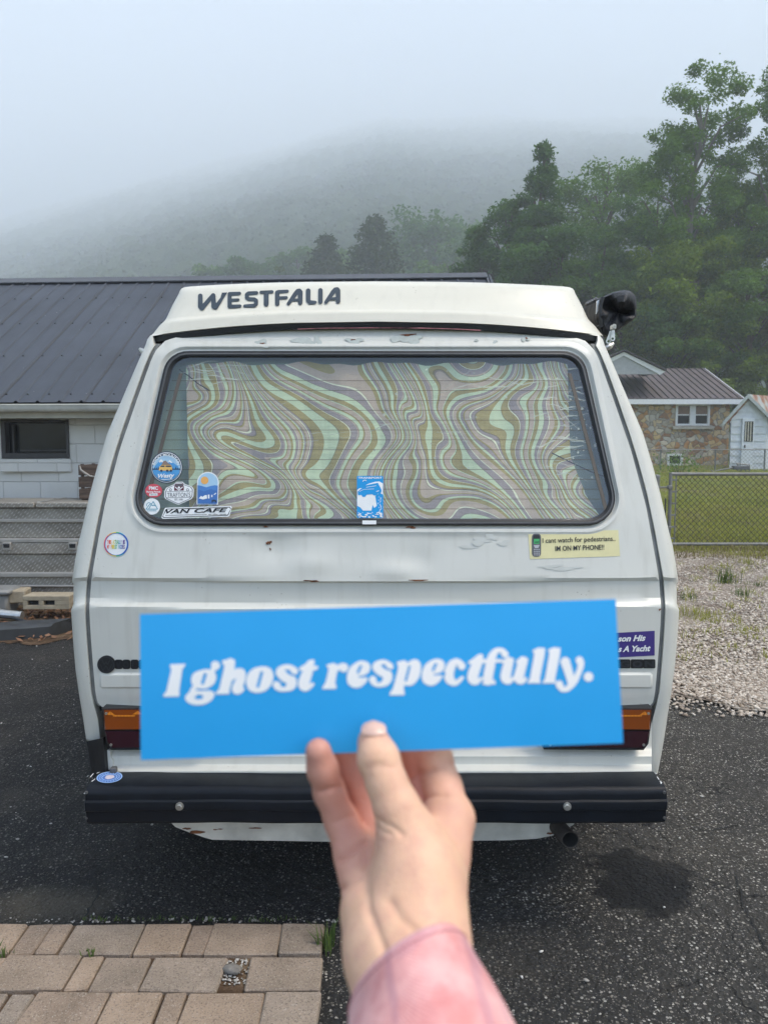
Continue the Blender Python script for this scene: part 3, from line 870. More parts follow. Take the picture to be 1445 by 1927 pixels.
def wallq(xa, xb, za, zb, y=wall_y, dep=0.2):
    f = [(xa, hy(xa, y), za), (xb, hy(xb, y), za), (xb, hy(xb, y), zb), (xa, hy(xa, y), zb)]
    mb.prism(f, (0, dep, 0))
wallq(x0h + .3, wx0, -0.3, wall_top + .15); wallq(wx1, x1h - .3, -0.3, wall_top + .15)
wallq(wx0, wx1, -0.3, wz0); wallq(wx0, wx1, wz1, wall_top + .15)
# side and back walls
for xg in (x0h + .3, x1h - .5):
    mb.box((xg + .1, hy(xg, 11.35), 1.0), (0.2, 6.0, 2.6))
mb.box((-4.5, hy(-4.5, 14.6), 1.0), (x1h - x0h - 1, 0.2, 2.6))
# gable ends
for xg in (x0h + .31, x1h - .49):
    mb.prism([(xg, hy(xg, 8.3), wall_top), (xg, hy(xg, 14.4), wall_top), (xg, hy(xg, ridge_y), ridge_z - .12)], (0.16, 0, 0))
mb.build('wall', block_mat(), root, smooth=0)
# window
mb = MB()
fw = 0.05
for (xa, xb, za, zb) in ((wx0, wx0 + fw, wz0, wz1), (wx1 - 0.03, wx1, wz0, wz1), (wx0 + fw, wx1 - 0.03, wz1 - 0.03, wz1), (wx0 + fw, wx1 - .03, wz0, wz0 + .06)):
    mb.box(((xa + xb) / 2, hy((xa + xb) / 2, wall_y + 0.03), (za + zb) / 2), (xb - xa, 0.10, zb - za), 0.004)
xi0 = on_y(25, 830, 8.25)[0]
mb.box(((xi0 + wx0 + fw) / 2 + .0, hy(wx0, wall_y + 0.07), (wz0 + wz1) / 2), (0.02, 0.05, wz1 - wz0 - .1), 0.003)
mb.box(((xi0 + wx1) / 2, hy(wx0, wall_y + .05), wz0 + .085), (wx1 - xi0 - .05, 0.03, 0.022), 0.003)
wf = mb.build('window', M['frame_dark'], root, smooth=0)
mb = MB()
mb.box(((wx0 + wx1) / 2, hy((wx0 + wx1) / 2, wall_y + 0.14), (wz0 + wz1) / 2), (wx1 - wx0 - .005, 0.01, wz1 - wz0 - .005))
mb.build('pane', M['dark_glass'], wf, smooth=0)
mb = MB()
mb.box(((wx0 + wx1) / 2 + .01, hy(-3.5, wall_y - 0.012), wz0 - .075), (wx1 - wx0 + .02, 0.06, 0.14), 0.01)
mb.build('window_sill', block_mat(), wf, smooth=0)
# roof: front slope with trapezoid ribs, back slope
rs = (ridge_z - eave_z) / (ridge_y - eave_y)
mb = MB()
prof = []
x = x0h
while x < x1h - 0.02:
    prof += [(x, 0.0), (x + 0.085, 0.0), (x + 0.097, 0.017), (x + 0.117, 0.017), (x + 0.129, 0.0)]
    x += 0.2285
prof.append((x1h, 0.0))
rows = []
for t in (0, 0.33, 0.66, 1.0):
    y = eave_y + (ridge_y - eave_y) * t
    rows.append([(px, hy(px, y), eave_z + rs * (y - eave_y) + pz) for px, pz in prof])
mb.grid(rows)
x = x0h + 0.165; kx = 0
while x < x1h:
    for t in (0.045, 0.30, 0.56, 0.80):
        y = eave_y + (ridge_y - eave_y) * t
        mb.box((x, hy(x, y), eave_z + rs * (y - eave_y) + .004), (0.016, 0.016, 0.012), mi=1)
    if kx % 4 == 0:
        xl = x - .165 + .134
        mb.prism([(xl, hy(xl, eave_y), eave_z + .001), (xl + .011, hy(xl, eave_y), eave_z + .001), (xl + .011, hy(xl, ridge_y), ridge_z + .001), (xl, hy(xl, ridge_y), ridge_z + .001)], (0, 0, .004), 1)
    x += 0.2285; kx += 1
yb = 2 * ridge_y - eave_y
mb.grid([[(x0h, hy(x0h, ridge_y), ridge_z), (x1h, hy(x1h, ridge_y), ridge_z)], [(x0h, hy(x0h, yb), eave_z), (x1h, hy(x1h, yb), eave_z)]])
rf = mb.build('roof', [M['roof_dark'], M['frame_dark']], root, smooth=0)
# screws: rows on the purlins
mb = MB()
for sgn in (-1, 1):
    a = ridge_y; b = ridge_y + sgn * 0.17
    zz = ridge_z + 0.045
    mb.prism([(x0h, hy(x0h, a), zz), (x1h + .02, hy(x1h, a), zz), (x1h + .02, hy(x1h, b), zz - 0.17 * rs), (x0h, hy(x0h, b), zz - 0.17 * rs)], (0, 0, -0.014))
mb.build('ridge_cap', M['roof_edge'], rf, smooth=0)
mb = MB()   # rake trim on the right gable end
for a, b, za, zb in ((eave_y, ridge_y, eave_z, ridge_z), (yb, ridge_y, eave_z, ridge_z)):
    mb.prism([(x1h + .004, hy(x1h, a), za - .10), (x1h + .004, hy(x1h, b), zb - .10), (x1h + .004, hy(x1h, b), zb + .03), (x1h + .004, hy(x1h, a), za + .03)], (0.025, 0, 0))
mb.build('rake_trim', M['roof_edge'], rf, smooth=0)
# eave: gutter, fascia, soffit
mb = MB()
z_g = on_y(100, 764, 7.82)[2]
pr = []
for k in range(9):
    a = math.pi + math.pi * k / 8
    pr.append((eave_y - 0.045 + 0.05 * math.cos(a), z_g + 0.055 * math.sin(a)))
pr = [(eave_y - .095, z_g + .012)] + pr + [(eave_y + .005, z_g + .012)]
mb.grid([[(xx, hy(xx, py), pz) for py, pz in pr] for xx in (x0h, x1h)])
mb.tube([(x0h, hy(x0h, eave_y - .097), z_g + .012), (x1h, hy(x1h, eave_y - .097), z_g + .012)], 0.009, 6)
mb.build('gutter', pm('dull_gutter', (0.50, 0.50, 0.45), 0.4, 0.15, 8), root)
mb = MB()
z_f = on_y(100, 787, 8.0)[2]
fq = [(x0h, hy(x0h, eave_y + .03), z_f), (x1h, hy(x1h, eave_y + .03), z_f), (x1h, hy(x1h, eave_y + .03), eave_z - .01), (x0h, hy(x0h, eave_y + .03), eave_z - .01)]
mb.prism(fq, (0, 0.02, 0))
mb.prism([(x0h, hy(x0h, eave_y + .052), z_f + .004), (x1h, hy(x1h, eave_y + .052), z_f + .004), (x1h, hy(x1h, wall_y - .003), z_f + .004), (x0h, hy(x0h, wall_y - .003), z_f + .004)], (0, 0, 0.012))
mb.build('fascia', M['soffit'], root, smooth=0)

# ---- stacked tread plate toolboxes
def tread_mat():
    m = NT('tread_plate'); co = m.pos()
    sx = m.n('ShaderNodeSeparateXYZ', {0: co})
    # raised lozenges, leaning one way, staggered rows
    a = m.math('ADD', sx.outputs[2], m.math('MULTIPLY', sx.outputs[1], 0.9))
    p = m.math('MULTIPLY', m.math('ADD', sx.outputs[0], m.math('MULTIPLY', a, 1.0)), 14.0)
    q = m.math('MULTIPLY', m.math('SUBTRACT', sx.outputs[0], m.math('MULTIPLY', a, 1.0)), 26.0)
    row = m.math('FLOOR', p)
    q = m.math('ADD', q, m.math('MULTIPLY', m.math('MODULO', m.math('ABSOLUTE', row), 2.0), 0.5))
    fp = m.math('ABSOLUTE', m.math('SUBTRACT', m.math('FRACT', p), 0.5))
    fq = m.math('ABSOLUTE', m.math('SUBTRACT', m.math('FRACT', q), 0.5))
    d = m.math('ADD', m.math('MULTIPLY', fp, 1.2), m.math('MULTIPLY', fq, 2.4))
    h = m.n('ShaderNodeMapRange', {0: d, 1: 0.30, 2: 0.62, 3: 1.0, 4: 0.0}).outputs[0]
    col = m.ramp(m.noise(m.mapping(co, (1.2, 1, 3.5)), 2.5, 5), [(0.3, (0.20, 0.18, 0.15)), (0.7, (0.40, 0.37, 0.32))])
    col = m.mix(m.math('MULTIPLY', h, 0.55), col, (0.66, 0.63, 0.57))
    return m.fin(color=col, rough=0.5, metal=0.55, normal=m.bump(h, 0.45, 0.005))
M['tread'] = tread_mat()
M['tread_edge'] = pm('bare_aluminium_lip', (0.42, 0.40, 0.37), 0.42, 0.15, 6, 0.1, 30, metal=0.6)
TY = 7.35
def tz(v): return on_y(90, v, TY)[2]
bx0, bx1 = -5.3, -2.15
zA = tz(1145); zm = tz(1014); zt_ = tz(950)
rootB = empty('toolbox', (-3.7, TY + .3, 0.0), 'lower tread plate toolbox with two black latches, standing on the dirt', 'toolbox', 'stacked truck toolboxes')
mb = MB()
mb.box(((bx0 + bx1) / 2, TY + .30, (zA - .05 + tz(1043)) / 2), (bx1 - bx0, 0.56, tz(1043) - zA + .05), 0.008)
mb.build('body', M['tread'], rootB, smooth=0)
mb = MB()
mb.box(((bx0 + bx1) / 2, TY + .285, (tz(1042) + tz(1021)) / 2), (bx1 - bx0 + .01, 0.61, tz(1021) - tz(1042)), 0.006)
mb.build('lid', M['tread'], rootB, smooth=0)
mb = MB()
for va, vb, yo in ((1021, 1013, -.015), (1086, 1077, -.012), (1105, 1101, -.006)):
    mb.box(((bx0 + bx1) / 2, TY + .10 + yo, (tz(va) + tz(vb)) / 2), (bx1 - bx0 + .014, 0.22, tz(vb) - tz(va)), 0.008)
mb.build('lip', M['tread_edge'], rootB, smooth=0)
for ul in (13, 137):
    c = on_y(ul, 1028, TY - .03)
    mb = MB()
    mb.box((c[0], TY - .028, c[2]), (0.085, 0.02, 0.075), 0.006)
    l = mb.build('latch', M['tread_edge'], rootB, smooth=0)
    mb = MB()
    mb.box((c[0], TY - .040, c[2] + .006), (0.056, 0.014, 0.040), 0.004)
    mb.box((c[0], TY - .052, c[2] + .018), (0.050, 0.014, 0.012), 0.003)
    mb.build('handle', M['blackpl'], l, smooth=0)
rootA = empty('toolbox', (-3.7, TY + .3, zm), 'upper tread plate toolbox with two flat lids, stacked below the wooden crate', 'toolbox', 'stacked truck toolboxes')
mb = MB()
mb.box(((bx0 + bx1) / 2, TY + .30, (zm + .004 + tz(956)) / 2), (bx1 - bx0 - .05, 0.56, tz(956) - zm - .004), 0.008)
mb.build('body', M['tread'], rootA, smooth=0)
mb = MB()
mb.box(((bx0 + bx1) / 2, TY + .10, (tz(983) + tz(977)) / 2), (bx1 - bx0, 0.22, tz(977) - tz(983)), 0.006)
mb.build('lip', M['tread_edge'], rootA, smooth=0)
sx_ = on_y(65, 948, TY - .03)[0]
for xa, xb in ((bx0, sx_ - .006), (sx_ + .006, bx1)):
    mb = MB()
    mb.box(((xa + xb) / 2, TY + .30, (tz(955) + zt_) / 2 + .012), (xb - xa, 0.66, zt_ - tz(955) + .025), 0.008)
    mb.build('lid', M['tread'], rootA, smooth=0)
mb = MB()
mb.box((sx_ + .03, TY + .30, zt_ + .028), (0.03, 0.62, 0.008), 0.002)
mb.build('lid_strip', M['chrome'], rootA, smooth=0)
# old grey bin corner at the left edge
root = empty('bin', tuple(on_y(-20, 1150, 6.9)), 'weathered grey plastic bin corner at the left edge in front of the toolboxes', 'bin')
c = on_y(-25, 1128, 6.9)
mb = MB(); mb.box((c[0], 7.02, c[2] - .06), (0.36, 0.24, 0.20), 0.02); mb.build('body', pm('grey_plastic', (0.20, 0.20, 0.19), 0.6), root)
mb = MB(); mb.box((c[0], 7.02, c[2] + .06), (0.42, 0.29, 0.05), 0.018); mb.build('rim', pm('grey_plastic_rim', (0.20, 0.205, 0.20), 0.55), root)
# wooden crate on the boxes
wood = NT('weathered_wood'); co = wood.pos()
wn = wood.noise(wood.mapping(co, (1.5, 6, 14)), 3, 5)
M['wood'] = wood.fin(color=wood.ramp(wn, [(0.3, (0.045, 0.030, 0.022)), (0.7, (0.14, 0.095, 0.068))]), rough=0.85, normal=wood.bump(wn, 0.5, 0.01))
c0 = on_y(149, 924, 7.62); zc1 = on_y(149, 873, 7.62)[2]; zc0 = zt_ + .028
root = empty('crate', (c0[0] + .22, 7.78, zc0), 'brown slatted wooden crate sitting on top of the toolboxes', 'crate')
mb = MB()
hgt = zc1 - zc0
for k in range(3):
    za = zc0 + hgt * k / 3 + .005
    mb.box((c0[0] + .24, 7.62 + random.uniform(-.004, .004), za + hgt / 6 - .006), (0.48, 0.016, hgt / 3 - .018), 0.003)
    mb.box((c0[0] + .24, 7.96, za + hgt / 6 - .006), (0.48, 0.016, hgt / 3 - .018), 0.003)
    mb.box((c0[0] + .008, 7.79, za + hgt / 6 - .006), (0.016, 0.31, hgt / 3 - .018), 0.003)
mb.box((c0[0] + .24, 7.79, zc0 + .01), (0.45, 0.30, 0.016), 0.002)
mb.build('slats', M['wood'], root, smooth=0)
for px in (.03, .45):
    for py in (7.642, 7.938):
        mb = MB(); mb.box((c0[0] + px, py, zc0 + hgt / 2), (0.03, 0.025, hgt), 0.003)
        mb.build('corner_post', M['wood'], root, smooth=0)
mb = MB()
pp = [on_y(150, 876, 7.60), on_y(152, 884, 7.595), on_y(160, 890, 7.598), on_y(170, 896, 7.6), on_y(181, 897, 7.603)]
mb.tube(pp, [0.006, 0.010, 0.012, 0.010, 0.006], 6)
mb.build('cloth_strip', pm('rag', (0.32, 0.30, 0.27), 0.9), root)

# ---- debris in front of the boxes
conc = pm('tan_block', (0.33, 0.28, 0.20), 0.9, 0.2, 14, 0.5, 60)
def slotted(u0, v0, u1, v1, y):
    a = on_y(u0, v0, y); b = on_y(u1, v1, y)
    root = empty('hollow_block', tuple((a + b) / 2), 'long tan block with two dark slots lying before the toolboxes', 'block')
    L = b[0] - a[0]; zb = 0.10; zt2 = 0.10 + (a[2] - b[2])
    mb = MB()
    sl = [(0.10, 0.34), (0.45, 0.68)]
    hz = zt2 - zb
    tilt = 0.0
    def bar(fa, fb, za, zc):
        mb.box((a[0] + L * (fa + fb) / 2, y + .1, (za + zc) / 2 + tilt * ((fa + fb) / 2 - .5)), (L * (fb - fa), 0.2, zc - za), 0.004, rot=None)
    bar(0, 1, zb, zb + hz * .30); bar(0, 1, zb + hz * .66, zt2)
    xs_ = [0, .10, .34, .45, .68, 1.0]
    for i in (0, 2, 4):
        bar(xs_[i], xs_[i + 1], zb + hz * .301, zb + hz * .659)
    mb.build('shell', conc, root, smooth=0)
    mb = MB(); mb.box((a[0] + L * .4, y + .10, zb + hz * .48), (L * .7, 0.12, hz * .3)); mb.build('slot', M['void'], root, smooth=0)
slotted(43, 1147, 132, 1172, 6.75)
mb = MB()
c = on_y(24, 1148, 7.0); mb.box((c[0], 7.05, 0.17), (0.24, 0.2, 0.12), 0.012, np.array(Matrix.Rotation(0.15, 3, 'Z')))
tag(mb.build('block', conc, smooth=0), 'small tan block beside the grey bin at the left edge', 'block')
mb = MB()   # black rubber edging
lo = [(-60, 1212), (0, 1206), (50, 1203), (95, 1199), (125, 1190), (150, 1178), (190, 1160)]
ysl = [6.05, 6.1, 6.12, 6.2, 6.35, 6.55, 6.9]
secs = []
for (u, v), y in zip(lo, ysl):
    p = on_z(u, v, 0.012)
    d = np.array([0.35, 0.95, 0]) if u > 90 else np.array([0.05, 1, 0])
    d = d / np.linalg.norm(d)
    secs.append([p, p + np.array([0, 0.005, 0.085]), p + d * 0.05 + np.array([0, 0, 0.105]), p + d * 0.26 + np.array([0, 0, 0.10]), p + d * 0.30 + np.array([0, 0, 0.0])])
mb.grid(secs)
tag(mb.build('rubber_edging', pm('old_rubber', (0.030, 0.033, 0.036), 0.55, 0.3, 8, 0.3, 40), smooth=30), 'long black moulded rubber strip lying on the leaf litter', 'rubber strip')
mb = MB()
mb.tube([on_y(-30, 1152, 6.6), on_y(10, 1158, 6.6), on_y(42, 1160, 6.6)], [0.05, 0.05, 0.045], 12)
tag(mb.build('metal_pipe', M['chrome']), 'short dull metal pipe lying left of the slotted block', 'pipe')
mb = MB()
mb.tube([on_y(-20, 1158, 6.5), on_y(25, 1163, 6.45), on_y(68, 1176, 6.4)], 0.014, 8)
tag(mb.build('black_hose', M['blackpl']), 'thin black hose sloping down onto the rubber strip', 'hose')

# ================================================================== gate and far fence on the right
M['galv'] = pm('galvanised_tube', (0.19, 0.19, 0.18), 0.55, 0.2, 8, metal=0.3)
M['galv_dk'] = pm('galvanised_wire', (0.045, 0.045, 0.038), 0.6, 0.2, 8)
GY = 11.6
def g3(u, v, y=GY): return on_y(u, v, y)
gl = g3(1262, 893)[0]; gz1 = g3(1300, 892)[2]; gz0 = g3(1300, 1024)[2]; gr = g3(1640, 900)[0]
root = empty('gate', ((gl + gr) / 2, GY, 0), 'galvanised chain link gate across the lawn right of the van', 'gate')
mb = MB()
for z in (gz0, gz1):
    mb.tube([(gl, GY, z), (gr, GY, z)], 0.026, 10)
for x in (gl, gr):
    mb.tube([(x, GY, gz0 - 0.02), (x, GY, gz1 + 0.02)], 0.026, 10)
mb.build('frame', M['galv'], root)
mb = MB(); mb.tube([(gl + .085, GY, gz0), (gl + .085, GY, gz1)], 0.011, 8)
for k in range(6):
    z = gz0 + (gz1 - gz0) * (k + .5) / 6
    mb.box((gl + .045, GY, z), (0.09, 0.02, 0.025), 0.003)
mb.build('tension_bar', M['galv'], root)
def chainmesh(mb, x0, x1, z0, z1, y, p, r):
    w = x1 - x0; h = z1 - z0
    n = int((w + h) / p) + 1
    for s in (1, -1):
        for k in range(n):
            c = -h + k * p if s == 1 else k * p
            # line x = c + s*z
            pts = []
            za, zb = 0, h
            xa, xb = c + s * za, c + s * zb
            if s == 1:
                if xa < 0: za = -c; xa = 0
                if xb > w: zb = w - c; xb = w
            else:
                if xa > w: za = c - w; xa = w
                if xb < 0: zb = c; xb = 0
            if zb - za < .01: continue
            mb.tube([(x0 + xa, y + s * r * 1.0, z0 + za), (x0 + xb, y + s * r * 1.0, z0 + zb)], r, 4, caps=False)
mb = MB(); chainmesh(mb, gl + .09, gr - .03, gz0 + .02, gz1 - .02, GY, 0.088, 0.0038)
mb.build('chain_mesh', M['galv_dk'], root)
for z in (gz0 + .25, gz1 - .2):
    mb = MB(); mb.tube([(gl - .22, GY, z), (gl, GY, z)], 0.014, 8); mb.box((gl - .01, GY, z), (0.07, 0.075, 0.06), 0.008)
    mb.build('hinge', M['galv'], root)
px = g3(1236, 900)[0]
root = empty('gate_post', (px, GY, 0), 'round galvanised gate post beside the van flank', 'post')
mb = MB(); mb.tube([(px, GY, -0.02), (px, GY, g3(1236, 897)[2])], 0.045, 12); mb.build('post', M['galv'], root)
mb = MB(); zz = g3(1236, 897)[2]; mb.tube([(px, GY, zz), (px, GY, zz + .02), (px, GY, zz + .035)], [0.05, 0.045, 0.015], 12); mb.build('cap', M['galv'], root)
mb = MB(); mb.tube([(px + .14, GY, 0.0), (px + .14, GY, g3(1236, 938)[2])], 0.011, 6)
tag(mb.build('rod', M['galv_dk']), 'thin upright steel rod between the gate post and gate', 'rod')

FY = 33.0
fz = float(H(10, FY))
ft = on_y(1300, 846, FY)[2]
fx0, fx1 = on_y(1130, 850, FY)[0], on_y(1600, 850, FY)[0]
root = empty('chain_fence', ((fx0 + fx1) / 2, FY, fz), 'long chain link fence in front of the stone house and shed', 'fence')
mb = MB(); mb.tube([(fx0, FY, ft), (fx1, FY, ft)], 0.024, 6); mb.build('top_rail', M['galv'], root)
mb = MB(); chainmesh(mb, fx0, fx1, fz + .03, ft - .02, FY, 0.17, 0.0045); mb.build('chain_mesh', M['galv'], root)
for u in (1150, 1244, 1347, 1440, 1540):
    x = on_y(u, 850, FY)[0]
    mb = MB(); mb.tube([(x, FY + .04, fz - .05), (x, FY + .04, ft + .03)], 0.032, 6); mb.build('post', M['galv'], root)

# ================================================================== stone house
def stone_wall_mat():
    m = NT('field_stone'); co = m.pos()
    wv = m.vmath('ADD', co, m.vmath('MULTIPLY', m.noise(co, 3.2, 3, out=1), (0.30, 0.30, 0.30)))
    mp = m.mapping(wv, (1.0, 0.25, 1.15), (0, 0.35, 0))
    v = m.n('ShaderNodeTexVoronoi', {'Vector': mp, 'Scale': 3.6})
    e = m.vor(mp, 3.6, 'DISTANCE_TO_EDGE')
    c = m.n('ShaderNodeSeparateColor', {0: v.outputs['Color']})
    col = m.ramp(c.outputs[0], [(0.0, (0.36, 0.32, 0.25)), (0.20, (0.56, 0.42, 0.22)), (0.36, (0.44, 0.42, 0.36)), (0.52, (0.46, 0.22, 0.06)), (0.66, (0.62, 0.55, 0.42)), (0.78, (0.27, 0.115, 0.04)), (0.90, (0.58, 0.40, 0.17))], 'CONSTANT')
    col = m.mix(0.25, col, m.ramp(m.noise(co, 5, 5), [(0.3, (0.22, 0.14, 0.07)), (0.7, (0.58, 0.52, 0.42))]))
    mor = m.n('ShaderNodeMapRange', {0: e, 1: 0.015, 2: 0.05, 3: 1.0, 4: 0.0}).outputs[0]
    col = m.mix(mor, col, (0.24, 0.215, 0.18))
    h = m.n('ShaderNodeMapRange', {0: e, 1: 0.0, 2: 0.12}).outputs[0]
    return m.fin(color=col, rough=0.9, normal=m.bump(h, 0.8, 0.05))
M['white_trim'] = pm('white_trim', (0.70, 0.71, 0.70), 0.5, 0.06, 8)
M['siding'] = pm('grey_white_siding', (0.50, 0.52, 0.52), 0.65, 0.1, 4)
M['roof_brown'] = metalroof('brown_metal_roof', (0.125, 0.100, 0.100), 0.55)
HY = 38.0
hz0 = float(H(14, HY)) - 0.1
def h3(u, v, y=HY): return on_y(u, v, y)
root = empty('stone_house', (11, HY + 4, hz0), 'house with tan and rust field stone walls and brown metal roof', 'house')
wxr = h3(1372, 800)[0]; wxl = h3(1040, 800)[0]; wtop = h3(1300, 757)[2]
wins = [(1270, 1334, 760, 801), (1257, 1286, 854, 876)]
mb = MB()
cuts = [(h3(a, 800)[0], h3(b, 800)[0], h3(1300, d)[2], h3(1300, c)[2]) for a, b, c, d in wins]
xsW = sorted({wxl, wxr, *[c[0] for c in cuts], *[c[1] for c in cuts]})
zsW = sorted({hz0 - .3, wtop + .1, *[c[2] for c in cuts], *[c[3] for c in cuts]})
for i in range(len(xsW) - 1):
    for j in range(len(zsW) - 1):
        xm = (xsW[i] + xsW[i + 1]) / 2; zm_ = (zsW[j] + zsW[j + 1]) / 2
        if any(c[0] < xm < c[1] and c[2] < zm_ < c[3] for c in cuts): continue
        mb.prism([(xsW[i], HY, zsW[j]), (xsW[i + 1], HY, zsW[j]), (xsW[i + 1], HY, zsW[j + 1]), (xsW[i], HY, zsW[j + 1])], (0, 0.3, 0))
mb.box((wxr - .15, HY + 4.3, (hz0 + wtop) / 2), (0.3, 8.0, wtop - hz0 + .3))
mb.box(((wxl + wxr) / 2, HY + 8.4, (hz0 + wtop) / 2), (wxr - wxl, 0.3, wtop - hz0 + .3))
rz = on_y(1355, 693, HY + 4.2)[2]; ry = HY + 4.2
mb.prism([(wxr - .3, HY + .3, wtop + .05), (wxr - .3, HY + 8.2, wtop + .05), (wxr - .3, ry, rz - .15)], (0.2, 0, 0))
mb.build('wall', stone_wall_mat(), root, smooth=0)
def sash(cut, panes, root, y, blind):
    xa, xb, za, zb = cut
    mb = MB(); t = 0.10
    mb.box((xa + t / 2, y - .02, (za + zb) / 2), (t, 0.12, zb - za), 0.006); mb.box((xb - t / 2, y - .02, (za + zb) / 2), (t, 0.12, zb - za), 0.006)
    mb.box(((xa + xb) / 2, y - .02, zb - t / 2), (xb - xa - 2 * t, 0.12, t), 0.006); mb.box(((xa + xb) / 2, y - .02, za + t / 2), (xb - xa - 2 * t, 0.12, t), 0.006)
    if panes == 2:
        mb.box(((xa + xb) / 2, y - .02, (za + zb) / 2), (0.28, 0.13, zb - za - 2 * t), 0.006)
        for sx in (-1, 1):
            xc = (xa + xb) / 2 + sx * (xb - xa) / 4
            mb.box((xc + sx * .02, y - .01, (za + zb) / 2), ((xb - xa) / 2 - .28, 0.07, 0.055), 0.004)
    w_ = mb.build('window', M['white_trim'], root, smooth=0)
    mb = MB(); mb.box(((xa + xb) / 2, y + .06, (za + zb) / 2), (xb - xa - .02, 0.02, zb - za - .02)); mb.build('pane', M['dark_glass'], w_, smooth=0)
    if blind:
        mb = MB(); mb.box(((xa + xb) / 2, y + .043, zb - (zb - za) * .30), (xb - xa - .22, 0.01, (zb - za) * .36)); mb.build('blind', pm('tan_blind', (0.20, 0.13, 0.09), 0.8), w_, smooth=0)
        mb = MB(); mb.box(((xa + xb) / 2, y - .05, za - .10), (xb - xa + .3, 0.2, 0.16), 0.02); mb.build('window_sill', pm('stone_sill', (0.40, 0.37, 0.31), 0.9, .2), w_, smooth=0)
sash(cuts[0], 2, root, HY, True); sash(cuts[1], 1, root, HY, False)
# roof with seams
mb = MB()
ez = h3(1300, 749, HY - .5)[2]; ey = HY - 0.5
ex1 = on_y(1399, 749, ey)[0]; ex0 = wxl - 1
sl = (rz - ez) / (ry - ey)
mb.prism([(ex0, ey, ez), (ex1, ey, ez), (ex1, ry, rz), (ex0, ry, rz)], (0, 0, -0.05))
mb.prism([(ex0, ry, rz), (ex1, ry, rz), (ex1, 2 * ry - ey, ez), (ex0, 2 * ry - ey, ez)], (0, 0, -0.05))
rf = mb.build('roof', M['roof_brown'], root, smooth=0)
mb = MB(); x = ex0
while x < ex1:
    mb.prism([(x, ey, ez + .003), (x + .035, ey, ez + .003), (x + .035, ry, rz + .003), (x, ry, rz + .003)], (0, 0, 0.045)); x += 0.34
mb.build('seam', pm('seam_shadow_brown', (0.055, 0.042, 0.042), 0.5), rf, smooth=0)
mb = MB()
mb.box(((ex0 + ex1) / 2, ey + .02, ez - .16), (ex1 - ex0, 0.04, 0.26)); mb.prism([(ex1, ey, ez - .22), (ex1, ry, rz - .22), (ex1, ry, rz + .02), (ex1, ey, ez + .02)], (0.04, 0, 0))
mb.build('fascia', M['white_trim'], root, smooth=0)
mb = MB()   # cross gable over the porch
ap = on_y(1174, 662, HY - .56); rt = on_y(1252, 699, HY - .56); lt = np.array([2 * ap[0] - rt[0], rt[1], rt[2]])
gy = HY - .56
mb.prism([lt, ap, ap + [0, 0, -.17], lt + [0.25, 0, -.15]], (0, 0.06, 0)); mb.prism([ap, rt, rt + [-.25, 0, -.15], ap + [0, 0, -.17]], (0, 0.06, 0))
gb = mb.build('gable', M['white_trim'], root, smooth=0)
mb = MB(); mb.prism([lt + [.1, .07, -.12], rt + [-.1, .07, -.12], ap + [0, .07, -.10]], (0, 0.05, 0)); mb.build('gable_siding', pm('grey_gable', (.36, .37, .37), .7), gb, smooth=0)
mb = MB()
for a, b in ((lt, ap), (ap, rt)):
    mb.prism([a + [0, -.15, .05], b + [0, -.15, .05], b + [0, 3.2, .05], a + [0, 3.2, .05]], (0, 0, 0.07))
mb.build('gable_roof', pm('dark_shingle', (0.045, 0.04, 0.038), 0.8), gb, smooth=0)

# ---- white shed
SY = 34.5
def s3(u, v, y=SY): return on_y(u, v, y)
root = empty('shed', tuple(s3(1406, 886)), 'small weathered white shed with rusty metal roof at the right edge', 'shed')
a0 = s3(1372, 886); a1 = s3(1440, 890); ta = s3(1374, 784); tb = s3(1440, 784); apx = s3(1403, 747)
dv = np.array([3.2, 2.4, 0])
mb = MB()
dl, dr, dt = s3(1395, 800)[0], s3(1418, 800)[0], s3(1400, 787)[2]
zb_ = a0[2] - .3
n_c = 11
# lapped horizontal boards on the front
for k in range(n_c):
    za = zb_ + (apx[2] - zb_) * k / n_c; zc = zb_ + (apx[2] - zb_) * (k + 1) / n_c
    def xl(z): return a0[0] if z < ta[2] else a0[0] + (apx[0] - a0[0]) * min(1, (z - ta[2]) / (apx[2] - ta[2]))
    def xr(z): return a1[0] if z < tb[2] else a1[0] + (apx[0] - a1[0]) * min(1, (z - tb[2]) / (apx[2] - tb[2]))
    mb.add([(xl(za), SY - .035, za), (xr(za), SY - .035, za), (xr(zc), SY, zc), (xl(zc), SY, zc), (xl(za), SY, za), (xr(za), SY, za)], [(0, 1, 2, 3), (0, 1, 5, 4)])
for b0, b1, tp0, tp1 in ((a1, a1 + dv, tb, tb + dv), (a0, a0 + dv, ta, ta + dv)):
    mb.add([(b0[0], b0[1], zb_), (b1[0], b1[1], zb_), tuple(tp1), tuple(tp0)], [(0, 1, 2, 3)])
mb.build('wall', pm('weathered_white_board', (0.55, 0.58, 0.60), 0.7, 0.12, 5, 0.2, 20), root, smooth=0)
def rusty():
    m = NT('rusty_roof'); co = m.pos()
    s = m.noise(m.mapping(co, (2.2, 0.7, 0.7)), 1.6, 5)
    return m.fin(color=m.ramp(s, [(0.40, (0.34, 0.36, 0.34)), (0.52, (0.30, 0.16, 0.10)), (0.66, (0.15, 0.055, 0.035))]), rough=0.7, spec=0.3)
mb = MB()
e0 = ta + np.array([-.42, -.25, -.30]); e1 = tb + np.array([.35, -.25, -.25]); ap0 = apx + np.array([0, -.25, .06])
mb.prism([e1, e1 + dv * 1.1, ap0 + dv * 1.1, ap0], (0, 0, .05)); mb.prism([ap0, ap0 + dv * 1.1, e0 + dv * 1.1, e0], (0, 0, .05))
mb.build('roof', rusty(), root, smooth=0)
mb = MB()
